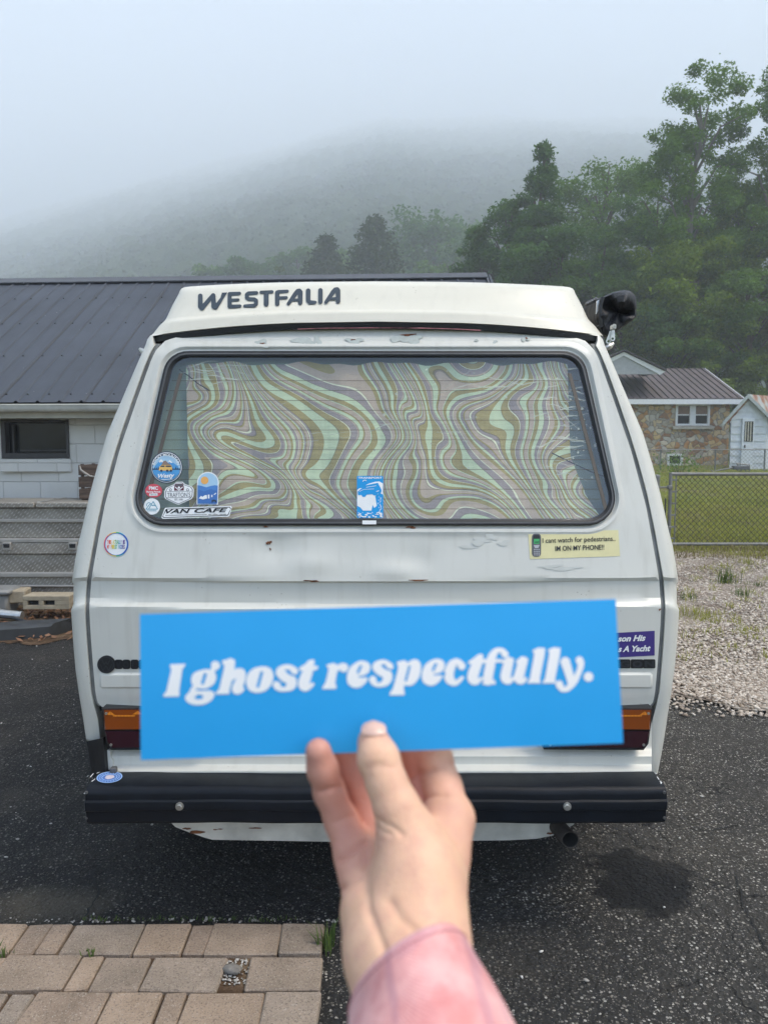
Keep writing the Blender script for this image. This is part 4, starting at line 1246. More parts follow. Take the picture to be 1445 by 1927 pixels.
for p, q in ((e0, ap0), (ap0, e1)):
    mb.prism([p + [0, -.005, .06], q + [0, -.005, .06], q + [0, -.005, -.12], p + [0, -.005, -.12]], (0, .05, 0))
mb.build('rake_trim', pm('grey_green_trim', (0.36, 0.40, 0.39), 0.7, .15), root, smooth=0)
mb = MB(); z1 = s3(1400, 883)[2]
mb.box(((dl + dr) / 2, SY - .07, (z1 + dt) / 2), (dr - dl, 0.07, dt - z1), 0.01)
d_ = mb.build('door', pm('shed_door_white', (0.60, 0.63, 0.65), 0.6, .08), root, smooth=0)
wl, wr, wt, wb = s3(1399, 800)[0], s3(1415, 800)[0], s3(1400, 793)[2], s3(1400, 831)[2]
mb = MB(); mb.box(((wl + wr) / 2, SY - .11, (wt + wb) / 2), (wr - wl, 0.02, wt - wb)); mb.build('window', M['dark_glass'], d_, smooth=0)
mb = MB()
for k in range(3):
    mb.box((wl + (wr - wl) * (.12 + k * .3), SY - .125, (wt + wb) / 2), ((wr - wl) * .13, 0.012, wt - wb - .04))
mb.build('curtain', pm('door_curtain', (0.42, 0.40, 0.33), 0.8), d_, smooth=0)
mb = MB(); mb.box((s3(1394, 840)[0] + .12, SY - .12, s3(1394, 840)[2]), (0.05, 0.06, 0.14), 0.01); mb.build('handle', M['frame_dark'], d_, smooth=0)

# garden cart frame leaning by the fence
root = empty('hand_cart', tuple(s3(1395, 884, 32.6)), 'low grey tubular hand cart lying by the fence before the shed', 'cart')
mb = MB()
def cart(u, v): return on_y(u, v, 32.5)
mb.tube([cart(1338, 884), cart(1342, 888), cart(1352, 885), cart(1380, 880), cart(1410, 878)], 0.035, 6)
mb.tube([cart(1388, 872), cart(1387, 884), cart(1393, 888), cart(1397, 880)], 0.035, 6)
mb.tube([cart(1400, 880), cart(1404, 888), cart(1410, 886), cart(1410, 875), cart(1385, 872)], 0.035, 6)
mb.build('frame', M['galv'], root)
mb = MB(); mb.box(tuple((cart(1378, 876) + cart(1408, 884)) / 2), (0.65, 0.3, 0.16), 0.02); mb.build('tray', pm('dark_tray', (0.08, 0.085, 0.09), 0.6), root, smooth=0)
# sapling at the house foot
root = empty('shrub', tuple(on_y(1278, 888, 30)), 'small leafy shrub below the basement window of the stone house', 'shrub')
c = on_y(1275, 876, 30)
nl = 420
C = c + rng.normal(size=(nl, 3)) * [0.42, 0.3, 0.30]
C[:, 2] = np.maximum(C[:, 2], float(H(11, 30)) + .05)
VV = leaves(C, 0.055); fastmesh('crown', VV, np.arange(len(VV)).reshape(-1, 4), LF['mid'], root)
mb = MB(); gzz = float(H(11, 30))
for k in range(5):
    mb.tube([(c[0] + .03 * k, 30, gzz - .05), (c[0] - .3 + .16 * k, 30, c[2] + .25)], [0.015, 0.006], 5)
mb.build('trunk', M['bark'], root)
# ================================================================== the camper van
VX = 706.0
prof_v = [(598, 2.610), (612, 2.585), (637, 2.555), (665, 2.530), (985, 2.395), (1088, 2.362), (1094, 2.3595), (1097.5, 2.371), (1136, 2.369), (1147, 2.350), (1320, 2.360), (1331, 2.368), (1460, 2.40)]
pz = np.array([on_y(VX, v, y)[2] for v, y in prof_v])[::-1]; py = np.array([y for _, y in prof_v])[::-1]
VXC = on_y(VX, 1000, 2.4)[0]
def Yr(x, z):
    return np.interp(z, pz, py) + 0.055 * np.clip(np.abs(x - VXC) / 0.85, 0, 1.2) ** 2.6
def on_rear(u, v, off=0.0):
    """point of the rear skin seen at pixel (u, v), moved off metres outwards"""
    y = 2.4
    for _ in range(25):
        p = on_y(u, v, y)
        y = y * 0.4 + 0.6 * float(Yr(p[0], p[2]))
    p = on_y(u, v, y)
    return p + np.array([0, -off, 0])
shut_l = [(614, 420), (621, 423), (630, 354), (637, 318), (645, 302), (670, 287), (756, 256), (846, 225), (950, 197), (998, 188), (1088, 172), (1144, 168), (1188, 170), (1253, 175), (1309, 180), (1323, 184), (1331, 192)]
sil_l = [(632, 290), (640, 282), (662, 273), (749, 235), (818, 204), (929, 173), (1000, 158), (1026, 149.5), (1086, 141), (1094, 140.5), (1098, 143.5), (1136, 143.5), (1147, 138.5), (1213, 143), (1260, 147), (1323, 157), (1388, 166), (1452, 179)]
def shut(v): return float(np.interp(v, [a for a, _ in shut_l], [b for _, b in shut_l]))
_sv = np.arange(600, 1500.0); _su = np.interp(_sv, [a for a, _ in sil_l], [b for _, b in sil_l])
_k = np.exp(-(np.arange(-40, 41) / 18.0) ** 2); _k /= _k.sum()
_sm = np.convolve(np.pad(_su, 40, mode='edge'), _k, 'valid')
_w = np.clip((1078 - _sv) / 12, 0, 1) * np.clip((_sv - 655) / 25, 0, 1); _w2 = np.clip((_sv - 1165) / 12, 0, 1) * np.clip((1430 - _sv) / 20, 0, 1); _w = np.maximum(_w, _w2)
_su = _su * (1 - _w) + _sm * _w
def sil(v): return float(np.interp(v, _sv, _su))
van = empty('camper_van', (VXC, 4.6, 0.0), 'white camper van with stickered rear window, its tailgate facing the camera', 'camper van')

# ---- rounded trapezoid outlines in pixels, split at corner middles: top, right, bottom, left
def rtrap(tl, tr, br, bl, rt, rb, n):
    P = [np.array(p, float) for p in (tl, tr, br, bl)]; rr = [rt, rt, rb, rb]
    arcs = []
    for i in range(4):
        p = P[i]; a = P[i - 1] - p; b = P[(i + 1) % 4] - p
        a /= np.linalg.norm(a); b /= np.linalg.norm(b)
        cosn = a.dot(b); half = math.acos(np.clip(cosn, -1, 1)) / 2
        d = rr[i] / math.tan(half)
        c = p + (a + b) / np.linalg.norm(a + b) * rr[i] / math.sin(half)
        s = p + a * d - c; e = p + b * d - c
        a0 = math.atan2(s[1], s[0]); a1 = math.atan2(e[1], e[0])
        while a1 - a0 > math.pi: a1 -= 2 * math.pi
        while a1 - a0 < -math.pi: a1 += 2 * math.pi
        arcs.append([c + rr[i] * np.array([math.cos(a0 + (a1 - a0) * k / 12), math.sin(a0 + (a1 - a0) * k / 12)]) for k in range(13)])
    out = []
    for i in range(4):
        seg = arcs[i][6:] + arcs[(i + 1) % 4][:7]
        out += resample(seg, n[i])
    return out
def resample(seg, n):
    seg = np.array(seg); d = np.concatenate([[0], np.cumsum(np.linalg.norm(np.diff(seg, axis=0), axis=1))])
    t = np.linspace(0, d[-1], n + 1)[:-1]
    return [np.array([np.interp(q, d, seg[:, 0]), np.interp(q, d, seg[:, 1])]) for q in t]
NS = (64, 40, 64, 40)
def wloop(e, rt=46, rb=52):
    """window outline grown by e pixels"""
    return rtrap((316 - e, 660 - e), (1096 + e, 660 - e), (1170 + e * 1.05, 989 + e), (242 - e * 1.05, 989 + e), max(8, rt + e * .9), max(8, rb + e * .9), NS)

dent = [(520, 1035, 42, 26, .009), (585, 1060, 40, 20, -.006), (745, 1075, 46, 18, -.009), (790, 1060, 30, 26, .007), (850, 1030, 60, 30, .003), (660, 1040, 70, 30, .0025)]
def denting(u, v):
    return sum(k * math.exp(-((u - a) / sa) ** 2 - ((v - b) / sb) ** 2) for a, b, sa, sb, k in dent)
def rear_loop(pts, off=0.0, dents=False):
    out = []
    for u, v in pts:
        p = on_rear(u, v, off)
        if dents: p = p + np.array([0, denting(u, v), 0])
        out.append(p)
    return out

# ---- tailgate
mb = MB()
top_pts = [(311, 641), (330, 634.5), (354, 630), (423, 621), (500, 617), (561, 615.5), (640, 613.5), (706, 613)]
top_pts = top_pts + [(2 * VX - u, v) for u, v in top_pts[-2::-1]]
vs_ = np.linspace(641, 1094, 30)
right = [(2 * VX - shut(v) if v > 645 else 2 * VX - 311 + (v - 641) * 0, v) for v in vs_]
right[0] = (2 * VX - 311, 641)
bottom = [(u, 1094) for u in np.linspace(2 * VX - shut(1094), shut(1094), 30)]
left = [(2 * VX - a, b) for a, b in right[::-1]]
outl = resample(top_pts, NS[0]) + resample(right, NS[1]) + resample(bottom, NS[2]) + resample(left, NS[3])
w8 = wloop(3); w16 = wloop(8); w22 = wloop(12); w30 = wloop(18)
rows = [rear_loop(wloop(-2), -0.035), rear_loop(wloop(-1), -0.008), rear_loop(w8, -0.006), rear_loop(w16, 0.0035), rear_loop(w22, 0.0042), rear_loop(w30, 0.0)]
for k in range(1, 15):
    t = k / 14
    rows.append(rear_loop([a * (1 - t) + b * t for a, b in zip(w30, outl)], 0.0, True))
# keep every ring below the top shut line
edge_in = rear_loop([(VX + (u - VX) * 1.001, v) for u, v in outl], -0.02)
rows.append(edge_in)
mb.grid(rows, closed=True)
vrow = [1093.6, 1095.5, 1097.5, 1099, 1104, 1115, 1125, 1134, 1137, 1142, 1146.5, 1149, 1156, 1175, 1200, 1225, 1250, 1275, 1300, 1315, 1323, 1328, 1331]
rows = []
for v in vrow:
    a, b = shut(v), 2 * VX - shut(v)
    us = np.concatenate([[a], np.linspace(a + 4, b - 4, 60), [b]])
    row = [on_rear(u, v) for u in us]
    row = [row[0] + [0, .022, 0]] + row + [row[-1] + [0, .022, 0]]
    rows.append(row)
rows.append([p + np.array([0, .03, 0]) for p in rows[-1]])
mb.grid(rows)
# long pressed panels low on the gate
for ua, ub in ((187, 660), (752, 1228)):
    us = np.concatenate([[ua, ua + 5], np.linspace(ua + 30, ub - 30, 24), [ub - 5, ub]])
    mb.grid([[on_rear(u, v, (o if ua < u < ub else 0) - (0 if o else .001)) for u in us] for v, o in ((1265, 0), (1270, .0055), (1281, .0058), (1292, .0055), (1297, 0))])
# rust and bared primer on the gate
def blob(mb, u, v, ru, rv, mi, off, seed, n=22):
    r = random.Random(seed)
    ph = [r.uniform(0, 6.28) for _ in range(4)]
    pts = []
    for k in range(n):
        a = 2 * math.pi * k / n
        q = 1 + .28 * math.sin(2 * a + ph[0]) + .22 * math.sin(3 * a + ph[1]) + .16 * math.sin(5 * a + ph[2]) + r.uniform(-.12, .12)
        pts.append(on_rear(u + ru * q * math.cos(a), v + rv * q * math.sin(a), off) + np.array([0, denting(u, v), 0]))
    mb.poly(pts, mi)
for k, (u, v, ru, rv) in enumerate([(494, 646, 13, 6), (572, 641, 17, 8), (598, 640, 6, 9), (668, 641, 13, 6), (752, 638, 15, 7), (778, 639, 17, 7), (768, 634, 20, 4), (989, 637, 7, 6), (896, 640, 3, 3), (931, 643, 4, 3)]):
    blob(mb, u, v, ru, rv, 1, 0.0035, k)
for k, (u, v, ru, rv) in enumerate([(905, 1018, 18, 7), (925, 1010, 12, 6), (880, 1030, 14, 3), (1060, 1070, 30, 3), (1035, 1066, 20, 3), (948, 1022, 10, 5)]):
    blob(mb, u, v, ru, rv, 3, 0.0016, 30 + k)
for k, (u, v, ru, rv) in enumerate([(494, 646, 4, 1.4), (768, 630, 13, 2.0), (990, 636, 2, 1.5), (664, 639, 4, 1.2), (503, 1022, 3.0, 3), (508, 1021, 2.6, 3.4), (508, 1034, 1.4, 2.6), (773, 992, 8, 2.4), (500, 991, 6, 1.2), (338, 1002, 2, 1.5), (404, 1002, 2.5, 1.5), (460, 1004, 3, 1.2),
                                   (587, 1093.2, 13, 1.9), (787, 1092.0, 14, 1.9), (870, 998, 1.5, 1.2), (1241, 1147, 2, 2), (222, 1404, 3, 2)]):
    blob(mb, u, v, ru, rv, 2, 0.0048 if v < 660 else .0022, 60 + k, 16)
gate = mb.build('tailgate', [M['tailgate'], M['primer'], M['rust'], pm('scuffed_paint', (0.555, 0.565, 0.52), 0.6, .05)], van, smooth=28)
# ---- rear window: rubber seal with grey insert, glass, heater lines
mb = MB()
mb.grid([rear_loop(wloop(0.5), -0.012), rear_loop(wloop(-0.3), 0.004), rear_loop(wloop(-2.5), 0.0075), rear_loop(wloop(-4.5), 0.006), rear_loop(wloop(-7), 0.006), rear_loop(wloop(-9.5), 0.005), rear_loop(wloop(-12), -0.004), rear_loop(wloop(-12.5), -0.012)], closed=True)
mb2 = MB()
seal = mb.build('window_seal', M['rubber'], van, smooth=60)
mb2.grid([rear_loop(wloop(-4.0), 0.0060), rear_loop(wloop(-4.3), 0.0085), rear_loop(wloop(-6.9), 0.0085), rear_loop(wloop(-7.3), 0.0058)], closed=True)
mb2.build('seal_insert', M['seal_grey'], seal, smooth=30)
mb = MB()
q = [on_rear(u, v, 0.0118) for u, v in ((682, 979), (708, 979), (708, 986), (682, 986))]
mb.prism(q, (0, .004, 0)); mb.build('seal_clip', M['wht'], seal, smooth=0)
GO = -0.004          # depth of the glass below the skin
mb = MB()
gl_ = wloop(-11)
rows = [rear_loop([np.array([706, 830]) * (1 - t) + p * t for p in gl_], GO) for t in (0.02, .25, .5, .75, 1.0)]
mb.grid(rows, closed=True); mb.poly(rows[0])
glass = mb.build('rear_window', M['glass'], van, smooth=60)
mb = MB()
M['heater'] = pm('heater_wire', (0.10, 0.085, 0.07), 0.6)
for k in range(14):
    v = 716 + k * 18.6
    ua = float(np.interp(v, [700, 980], [318, 262])) + 8; ub = 2 * VX - ua
    up_, lo_ = [], []
    for u in np.linspace(ua, ub, 34):
        up_.append(on_rear(u, v - .42, GO + .0008)); lo_.append(on_rear(u, v + .42, GO + .0008))
    mb.grid([up_, lo_])
for s in (1, -1):
    mb.grid([[on_rear(VX + s * (VX - float(np.interp(v, [700, 965], [333, 262])) - d * 1.0), v, GO + .0008) for v in np.linspace(702, 962, 14)] for d in (4, 11)])
mb.build('heater_lines', M['heater'], glass, smooth=0)

# ---- swirl pattern curtain behind the glass
def swirl_mat():
    m = NT('swirl_cloth'); co = m.pos()
    sx = m.n('ShaderNodeSeparateXYZ', {0: co})
    p = m.n('ShaderNodeCombineXYZ', {0: m.math('ADD', sx.outputs[0], m.math('MULTIPLY', sx.outputs[2], 0.35)), 1: sx.outputs[2]}).outputs[0]
    n1 = m.vmath('SUBTRACT', m.noise(p, 3.0, 0, 0.4, out=1), (0.5, 0.5, 0.5))
    p1 = m.vmath('ADD', p, m.vmath('MULTIPLY', n1, (0.62, 0.42, 0.0)))
    n2 = m.vmath('SUBTRACT', m.noise(m.vmath('ADD', p1, (3.7, 1.3, 0)), 6.5, 0, 0.4, out=1), (0.5, 0.5, 0.5))
    p2 = m.vmath('ADD', p1, m.vmath('MULTIPLY', n2, (0.20, 0.16, 0.0)))
    n3 = m.noise(m.vmath('ADD', p2, (7.7, 5.1, 0)), 2.4, 0)
    sp = m.n('ShaderNodeSeparateXYZ', {0: p2})
    val = m.math('ADD', m.math('MULTIPLY', sp.outputs[0], 3.0), m.math('ADD', m.math('MULTIPLY', sp.outputs[1], -0.5), m.math('MULTIPLY', n3, 0.9)))
    f = m.math('FRACT', m.math('MULTIPLY', val, 1.5))
    mint = (0.585, 0.70, 0.555); olive = (0.385, 0.325, 0.14); mauve = (0.345, 0.30, 0.335); pink = (0.525, 0.43, 0.395); pale = (0.78, 0.80, 0.70)
    seq = [(mint, 1.5), (olive, 1.5), (pale, .25), (mauve, 1.3), (pink, .35), (mint, 1.0), (olive, .4), (pink, 1.5), (mint, .3), (olive, 1.3), (mint, 1.6), (mauve, 1.5), (pale, .3), (pink, 1.3), (olive, .9), (mint, .5), (mauve, .8), (olive, .3), (pink, .9), (pale, .3), (mauve, .5), (olive, 1.2)]
    tot = sum(k for _, k in seq); acc = 0; stops = []; lines = []
    for c, k in seq:
        stops.append((acc / tot, c)); lines.append(acc / tot); acc += k
    col = m.ramp(f, stops, 'CONSTANT')
    ls = []
    for l in lines[1::2]:
        ls += [(max(0, l - .0035), 1.0), (l + .0035, 0.0)]
    dk = m.ramp(f, [(0, 0.0)] + ls[:28], 'CONSTANT')
    col = m.mix(m.math('MULTIPLY', dk, 0.5), col, (0.10, 0.085, 0.05))
    # folds and creases of thin cloth
    fold = m.noise(m.mapping(co, (9, 1, 1.8)), 1.2, 3)
    cr = m.noise(m.mapping(co, (3, 1, 12)), 2.0, 5)
    m.fin(color=col, rough=0.75, spec=0.15, normal=m.bump(m.math('ADD', fold, m.math('MULTIPLY', cr, 0.5)), 0.5, 0.03))
    return m.mat
def teal_mat():
    m = NT('green_backing'); co = m.pos()
    sx = m.n('ShaderNodeSeparateXYZ', {0: co})
    g = m.n('ShaderNodeMapRange', {0: sx.outputs[0], 1: -0.75, 2: 0.5}).outputs[0]
    col = m.mix(g, (0.24, 0.32, 0.27), (0.13, 0.18, 0.175))
    w = m.noise(m.mapping(co, (2, 1, 14)), 1.5, 4)
    return m.fin(color=m.mix(m.ramp(w, [(.45, 0.0), (.6, .25)]), col, (0.36, 0.46, 0.40)), rough=0.3, spec=0.5, normal=m.bump(w, 0.3, 0.02))
def cloth_rows(us, vs, off, wav):
    return [[on_rear(u + (wav * 8 * math.sin(v * .05 + 1) if False else 0), v, off + wav * 0.004 * math.sin(u * .047 + .6 * math.sin(v * .02))) for u in us] for v in vs]
mb = MB()
def lft(v): return float(np.interp(v, [690, 980], [345, 352]))
def rgt(v): return float(np.interp(v, [690, 860, 940, 985], [1072, 1078, 1112, 1142]))
rows = []
for v in np.linspace(682, 985, 40):
    rg = []
    for t in np.linspace(0, 1, 60):
        u = lft(v) + (rgt(v) - lft(v)) * t
        rg.append(on_rear(u, v + (3.5 * math.sin(u * .041) + 2.5 * math.sin(u * .093 + 2)) * max(0, (706 - v) / 30), -0.030 + 0.0065 * math.sin(u * .05 + .8 * math.sin(v * .018)) + .002 * math.sin(u * .13)))
    rows.append(rg)
mb.grid(rows)
mb.build('curtain', swirl_mat(), van, smooth=80)
mb = MB()
bk_ = wloop(4)
rows = [rear_loop([np.array([706, 830]) * (1 - t) + p * t for p in bk_], -.055) for t in (0.02, .4, .75, 1.0)]
mb.grid(rows, closed=True); mb.poly(rows[0])
back_sheet = mb.build('insulation_sheet', teal_mat(), van, smooth=80)
# crumpled clear film: pale creases and drops caught on the inside of the glass
M['film'] = NT('clear_film_crease')
_m = M['film']; _tr = _m.n('ShaderNodeBsdfTransparent'); _mx = _m.n('ShaderNodeMixShader', {0: 0.5})
_m.fin(color=(0.75, 0.80, 0.78), rough=0.3)
_m.t.links.new(_tr.outputs[0], _mx.inputs[1]); _m.t.links.new(_m.b.outputs[0], _mx.inputs[2]); _m.t.links.new(_mx.outputs[0], _m.out.inputs[0])
M['film'] = _m.mat
mb = MB(); r = random.Random(11)
def strand(u, v, L, ang, w, amp):
    up_, lo_ = [], []
    ph = r.uniform(0, 6); fr = r.uniform(.03, .08)
    for k in range(12):
        s = L * k / 11
        x = u + s * math.cos(ang) ; y = v + s * math.sin(ang) + amp * math.sin(s * fr + ph) + amp * .4 * math.sin(s * fr * 2.7)
        ww = w * (0.25 + math.sin(math.pi * k / 11)) * r.uniform(.6, 1.3)
        up_.append(on_rear(x, y - ww, GO - .004)); lo_.append(on_rear(x, y + ww, GO - .004))
    mb.grid([up_, lo_])
for k in range(26):
    v = r.uniform(686, 900); u = r.uniform(985, 1060) + (v - 690) * .12
    strand(u, v, r.uniform(25, 75), r.uniform(-.25, .3), r.uniform(.5, 1.3), r.uniform(2, 6))
for k in range(10):
    strand(r.uniform(330, 420), r.uniform(688, 720), r.uniform(30, 90), r.uniform(-.2, .25), r.uniform(.4, 1.0), r.uniform(2, 4))
for k in range(22):
    strand(r.uniform(400, 960), r.uniform(690, 850), r.uniform(25, 80), r.uniform(-.5, .2), r.uniform(.25, .6), r.uniform(1, 4))
strand(820, 735, 250, -.10, 0.9, 6); strand(880, 712, 190, .05, 0.8, 5)
for k in range(60):
    v = r.uniform(690, 900); u = r.choice([r.uniform(1045, 1105) + (v - 690) * .14, r.uniform(700, 1080)]); q = r.uniform(.8, 2.6)
    mb.poly([on_rear(u + q * math.cos(a), v + q * 1.2 * math.sin(a), GO - .0035) for a in np.linspace(0, 2 * math.pi, 9)[:-1]])
mb.build('film_crease', M['film'], van, smooth=0)
for pts in ([(335, 694), (352, 706), (372, 722), (392, 734)], [(1040, 852), (1080, 872), (1115, 888), (1140, 897)]):
    mb = MB(); mb.tube([on_rear(u, v, -0.018) for u, v in pts], 0.0018, 5)
    mb.build('cord', M['void'], van)

# ---- body shell: corner pillars, flanks, roof, front
def Yc(v): return float(np.interp(on_y(VX, v, 2.4)[2], pz, py))
vb = [632, 640, 650, 662, 690, 720, 749, 785, 818, 870, 929, 1000, 1026, 1060, 1086, 1093, 1095, 1098, 1104, 1120, 1134, 1137, 1142, 1147, 1150, 1180, 1213, 1260, 1300, 1323, 1355, 1388, 1420, 1452]
mb = MB()
half = {}
for sgn in (1, -1):
    rows = []; half[sgn] = []
    for v in vb:
        su = shut(v) if v > 645 else 296; su = su if v <= 1331 else 186 + (v - 1331) * .10
        gap = 8.5 if v <= 1331 else 4
        def mir(u): return u if sgn == 1 else 2 * VX - u
        pa = on_rear(mir(su - gap), v)
        ps = on_y(mir(sil(v)), v, pa[1] + 0.085)
        row = [on_rear(mir(su - gap), v) + np.array([0, .05, 0]), pa + np.array([0, .004, 0])]
        for k in range(0, 9):
            s = k / 8 * math.pi / 2
            row.append(np.array([pa[0] + (ps[0] - pa[0]) * math.sin(s) ** .9, pa[1] + (ps[1] - pa[1]) * (1 - math.cos(s)), pa[2] + (ps[2] - pa[2]) * k / 8]))
        z = ps[2]
        yf = 6.75 if z < 1.12 else 6.75 - (z - 1.12) * 0.75
        for y in (2.75, 3.4, 4.4, 5.4, yf - .25, yf - .05):
            row.append(np.array([ps[0] + (0.06 * sgn if y > yf - .1 else (.015 * sgn if y > yf - .3 else 0)), y, z]))
        row.append(np.array([ps[0] + 0.14 * sgn, yf, z]))
        rows.append(row); half[sgn].append(row)
    # extend the flank down to the sill
    low = [np.array(p) for p in rows[-1]]
    rows.append([p + np.array([0.03 * sgn, 0, -0.16 if i > 10 else -.02]) for i, p in enumerate(low)])
    mb.grid(rows)
# front face and roof
fr = [[a[-1], (a[-1] * .5 + b[-1] * .5) + np.array([0, .12, 0]), b[-1]] for a, b in zip(half[1], half[-1])]
mb.grid(fr)
rf_rows = []
ta_, tb_ = half[1][0], half[-1][0]
for i in range(1, len(ta_)):
    a, b = ta_[i], tb_[i]
    rf_rows.append([a * (1 - t) + b * t + np.array([0, 0, 0.075 * (1 - (2 * t - 1) ** 2)]) for t in np.linspace(0, 1, 17)])
mb.grid(rf_rows)
body = mb.build('body', M['van'], van, smooth=30)
# dark rubber in the shut lines around the gate
M['dseal'] = pm('door_seal_grey', (0.17, 0.175, 0.17), 0.6, .3, 15)
for sgn in (1, -1):
    mb = MB()
    def mir(u): return u if sgn == 1 else 2 * VX - u
    mb.grid([[on_rear(mir(shut(v) + d), v, o) for d, o in ((-12, -.030), (-9, -.008), (-2, -.007), (6, -.030))] for v in np.linspace(646, 1330, 60)])
    mb.build('door_seal', M['dseal'], van, smooth=60)
mb = MB()
for u in np.linspace(200, 1212, 3)[:1]:
    mb.grid([[on_rear(u2, v, -.035) for u2 in np.linspace(180, 1232, 12)] for v in (1326, 1345)])
mb.build('gate_gap_shade', M['void'], van, smooth=0)  # black sheet standing for the shade in the gap below the gate
# black floor boxes under the van, added to block light
mb = MB()
mb.box((VXC, 4.7, 0.36), (1.60, 4.1, 0.03))
mb.box((VXC, 4.9, 0.30), (1.2, 2.6, 0.10))
mb.build('underfloor_light_block', M['void'], van, smooth=0)
# roof drip hooks
for u, v, s in ((269, 661, -1), (1148, 651, 1)):
    a = on_y(u, v, 2.68)
    mb = MB()
    mb.tube([a + [-.030 * s, .0, -.014], a + [-.012 * s, -.004, -.006], a + [0, 0, 0.0], a + [.012 * s, 0, .010]], [.0045, .010, .010, .004], 8)
    mb.build('gutter_hook', M['chrome'], van)
# side windows, wheels and arches: the flanks seen when stepping aside
for sgn in (-1, 1):
    def xside(z):
        zz = [r_[-4][2] for r_ in half[-sgn]][::-1]; xx_ = [r_[-4][0] for r_ in half[-sgn]][::-1]
        return float(np.interp(z, zz, xx_))
    for y0, y1 in ((3.0, 4.05), (4.2, 5.2), (5.35, 6.1)):
        mb = MB(); zs_ = np.linspace(1.22, 1.70, 6)
        f = [[(xside(z) + .004 * sgn, y0 + (.05 if k in (0, 5) else 0), z), (xside(z) + .004 * sgn, y1 - (.05 if k in (0, 5) else 0), z)] for k, z in enumerate(zs_)]
        mb.grid(f); mb.build('side_window', M['dark_glass'], van, smooth=60)
    for y in (3.30, 5.72):
        mb = MB(); xw = xside(0.5)
        mb.poly([(xw + .005 * sgn, y + .40 * math.cos(a), .36 + .40 * max(-.3, math.sin(a))) for a in np.linspace(-.4, math.pi + .4, 20)])
        mb.build('arch_shade_panel', M['void'], van, smooth=0)  # flat dark panel on the flank, standing for the shade inside the arch
        xc = xw - .09 * sgn
        mb = MB(); rr = [(.0, .20), (.02, .30), (.06, .325), (.14, .325), (.18, .30), (.20, .20)]
        mb.grid([[(xc + (d - .1) , y + r0 * math.cos(a), .325 + r0 * math.sin(a)) for a in np.linspace(0, 2 * math.pi, 28)[:-1]] for d, r0 in rr], closed=True)
        tyre = mb.build('wheel', M['rubber'], van, smooth=50)
        mb = MB()
        mb.tube([(xc + .085 * sgn, y, .325), (xc + .105 * sgn, y, .325)], [.205, .19], 24); mb.tube([(xc + .106 * sgn, y, .325), (xc + .125 * sgn, y, .325)], [.07, .05], 16)
        mb.build('rim', M['alu'], tyre, smooth=40)

# ---- tail lights
def lightbox(uo, ui, sgn):
    y = 2.385
    def P(u, v, dy=0): return on_y(u, v, y - dy)
    mb = MB()
    hz = [P(uo - 4 * sgn, 1334), P(ui, 1332), P(ui, 1411), P(uo + 14 * sgn, 1412), P(uo + 5 * sgn, 1400)]
    mb.prism(hz, (0, .05, 0))
    h = mb.build('tail_light', M['blackpl'], van, smooth=0)
    def pad(poly, mat, name, t=0.014):
        mb = MB()
        o = [P(u, v, .001) for u, v in poly]; c = sum(np.array(p) for p in poly) / len(poly)
        i_ = [P(c[0] + (u - c[0]) * .985, c[1] + (v - c[1]) * .955, t) for u, v in poly]
        mb.grid([o, i_], closed=True); mb.poly(i_)
        mb.build(name, mat, h, smooth=0)
    pad([(uo, 1336), (ui - 3 * sgn, 1334), (ui - 3 * sgn, 1373), (uo + 2 * sgn, 1374)], M['amber'], 'amber_lens')
    pad([(uo + 2 * sgn, 1376), (ui - 3 * sgn, 1375), (ui - 3 * sgn, 1407), (uo + 15 * sgn, 1408), (uo + 7 * sgn, 1397)], M['red'], 'red_lens')
    for u, v in ((uo + 5 * sgn, 1343), (uo + 14 * sgn, 1402), (ui - 12 * sgn, 1402)):
        mb = MB(); c = P(u, v, .0135); mb.tube([c, c + [0, -.003, 0]], [.0048, .0040], 10)
        mb.build('screw', M['chrome'], h, smooth=40)
    # arrow shaped moulding in the amber lens
    mb = MB()
    for q in ([(uo + 12 * sgn, 1339), (uo + 22 * sgn, 1346), (uo + 4 * sgn, 1346)], [(uo + 64 * sgn, 1338), (uo + 74 * sgn, 1345), (uo + 54 * sgn, 1345)], [(uo + 17 * sgn, 1346), (uo + 60 * sgn, 1346), (uo + 58 * sgn, 1349), (uo + 18 * sgn, 1349)]):
        mb.poly([P(u, v, .0152) for u, v in q])
    mb.build('lens_moulding', lens('amber_moulding', (0.75, 0.24, 0.02), 30), h, smooth=0)
lightbox(195, 392, 1); lightbox(1225, 1023, -1)
# ---- rear apron under the lights
mb = MB()
rows = []
for v, y in ((1326, 2.43), (1336, 2.415), (1404, 2.418), (1409, 2.414), (1413, 2.408), (1421, 2.392), (1424, 2.388), (1437, 2.390), (1439, 2.389), (1441, 2.386), (1451, 2.362), (1454, 2.361), (1475, 2.38)):
    a = float(np.interp(v, [1326, 1409, 1475], [200, 206, 212])); b = 1226
    rows.append([on_y(u, v, y + 0.055 * (abs(u - VX) / 520) ** 2.6 * .4) for u in np.linspace(a, b, 30)])
mb.grid(rows)
mb.build('rear_apron', M['van'], van, smooth=30)
mb = MB()   # stepped end of the apron, left, and its bracket
c = [on_y(u, v, 2.40) for u, v in ((196, 1412), (207, 1412), (208, 1425), (212, 1432), (213, 1449), (202, 1449), (199, 1436), (194, 1428))]
mb.prism(c, (0, .05, 0)); mb.build('apron_end', M['van'], van, smooth=0)
mb = MB(); c = on_y(214, 1449, 2.37); mb.box(tuple(c), (.020, .02, .018), .003); mb.build('bracket', M['seal_grey'], van, smooth=0)
mb = MB()   # black corner trim low on the left
rows = []
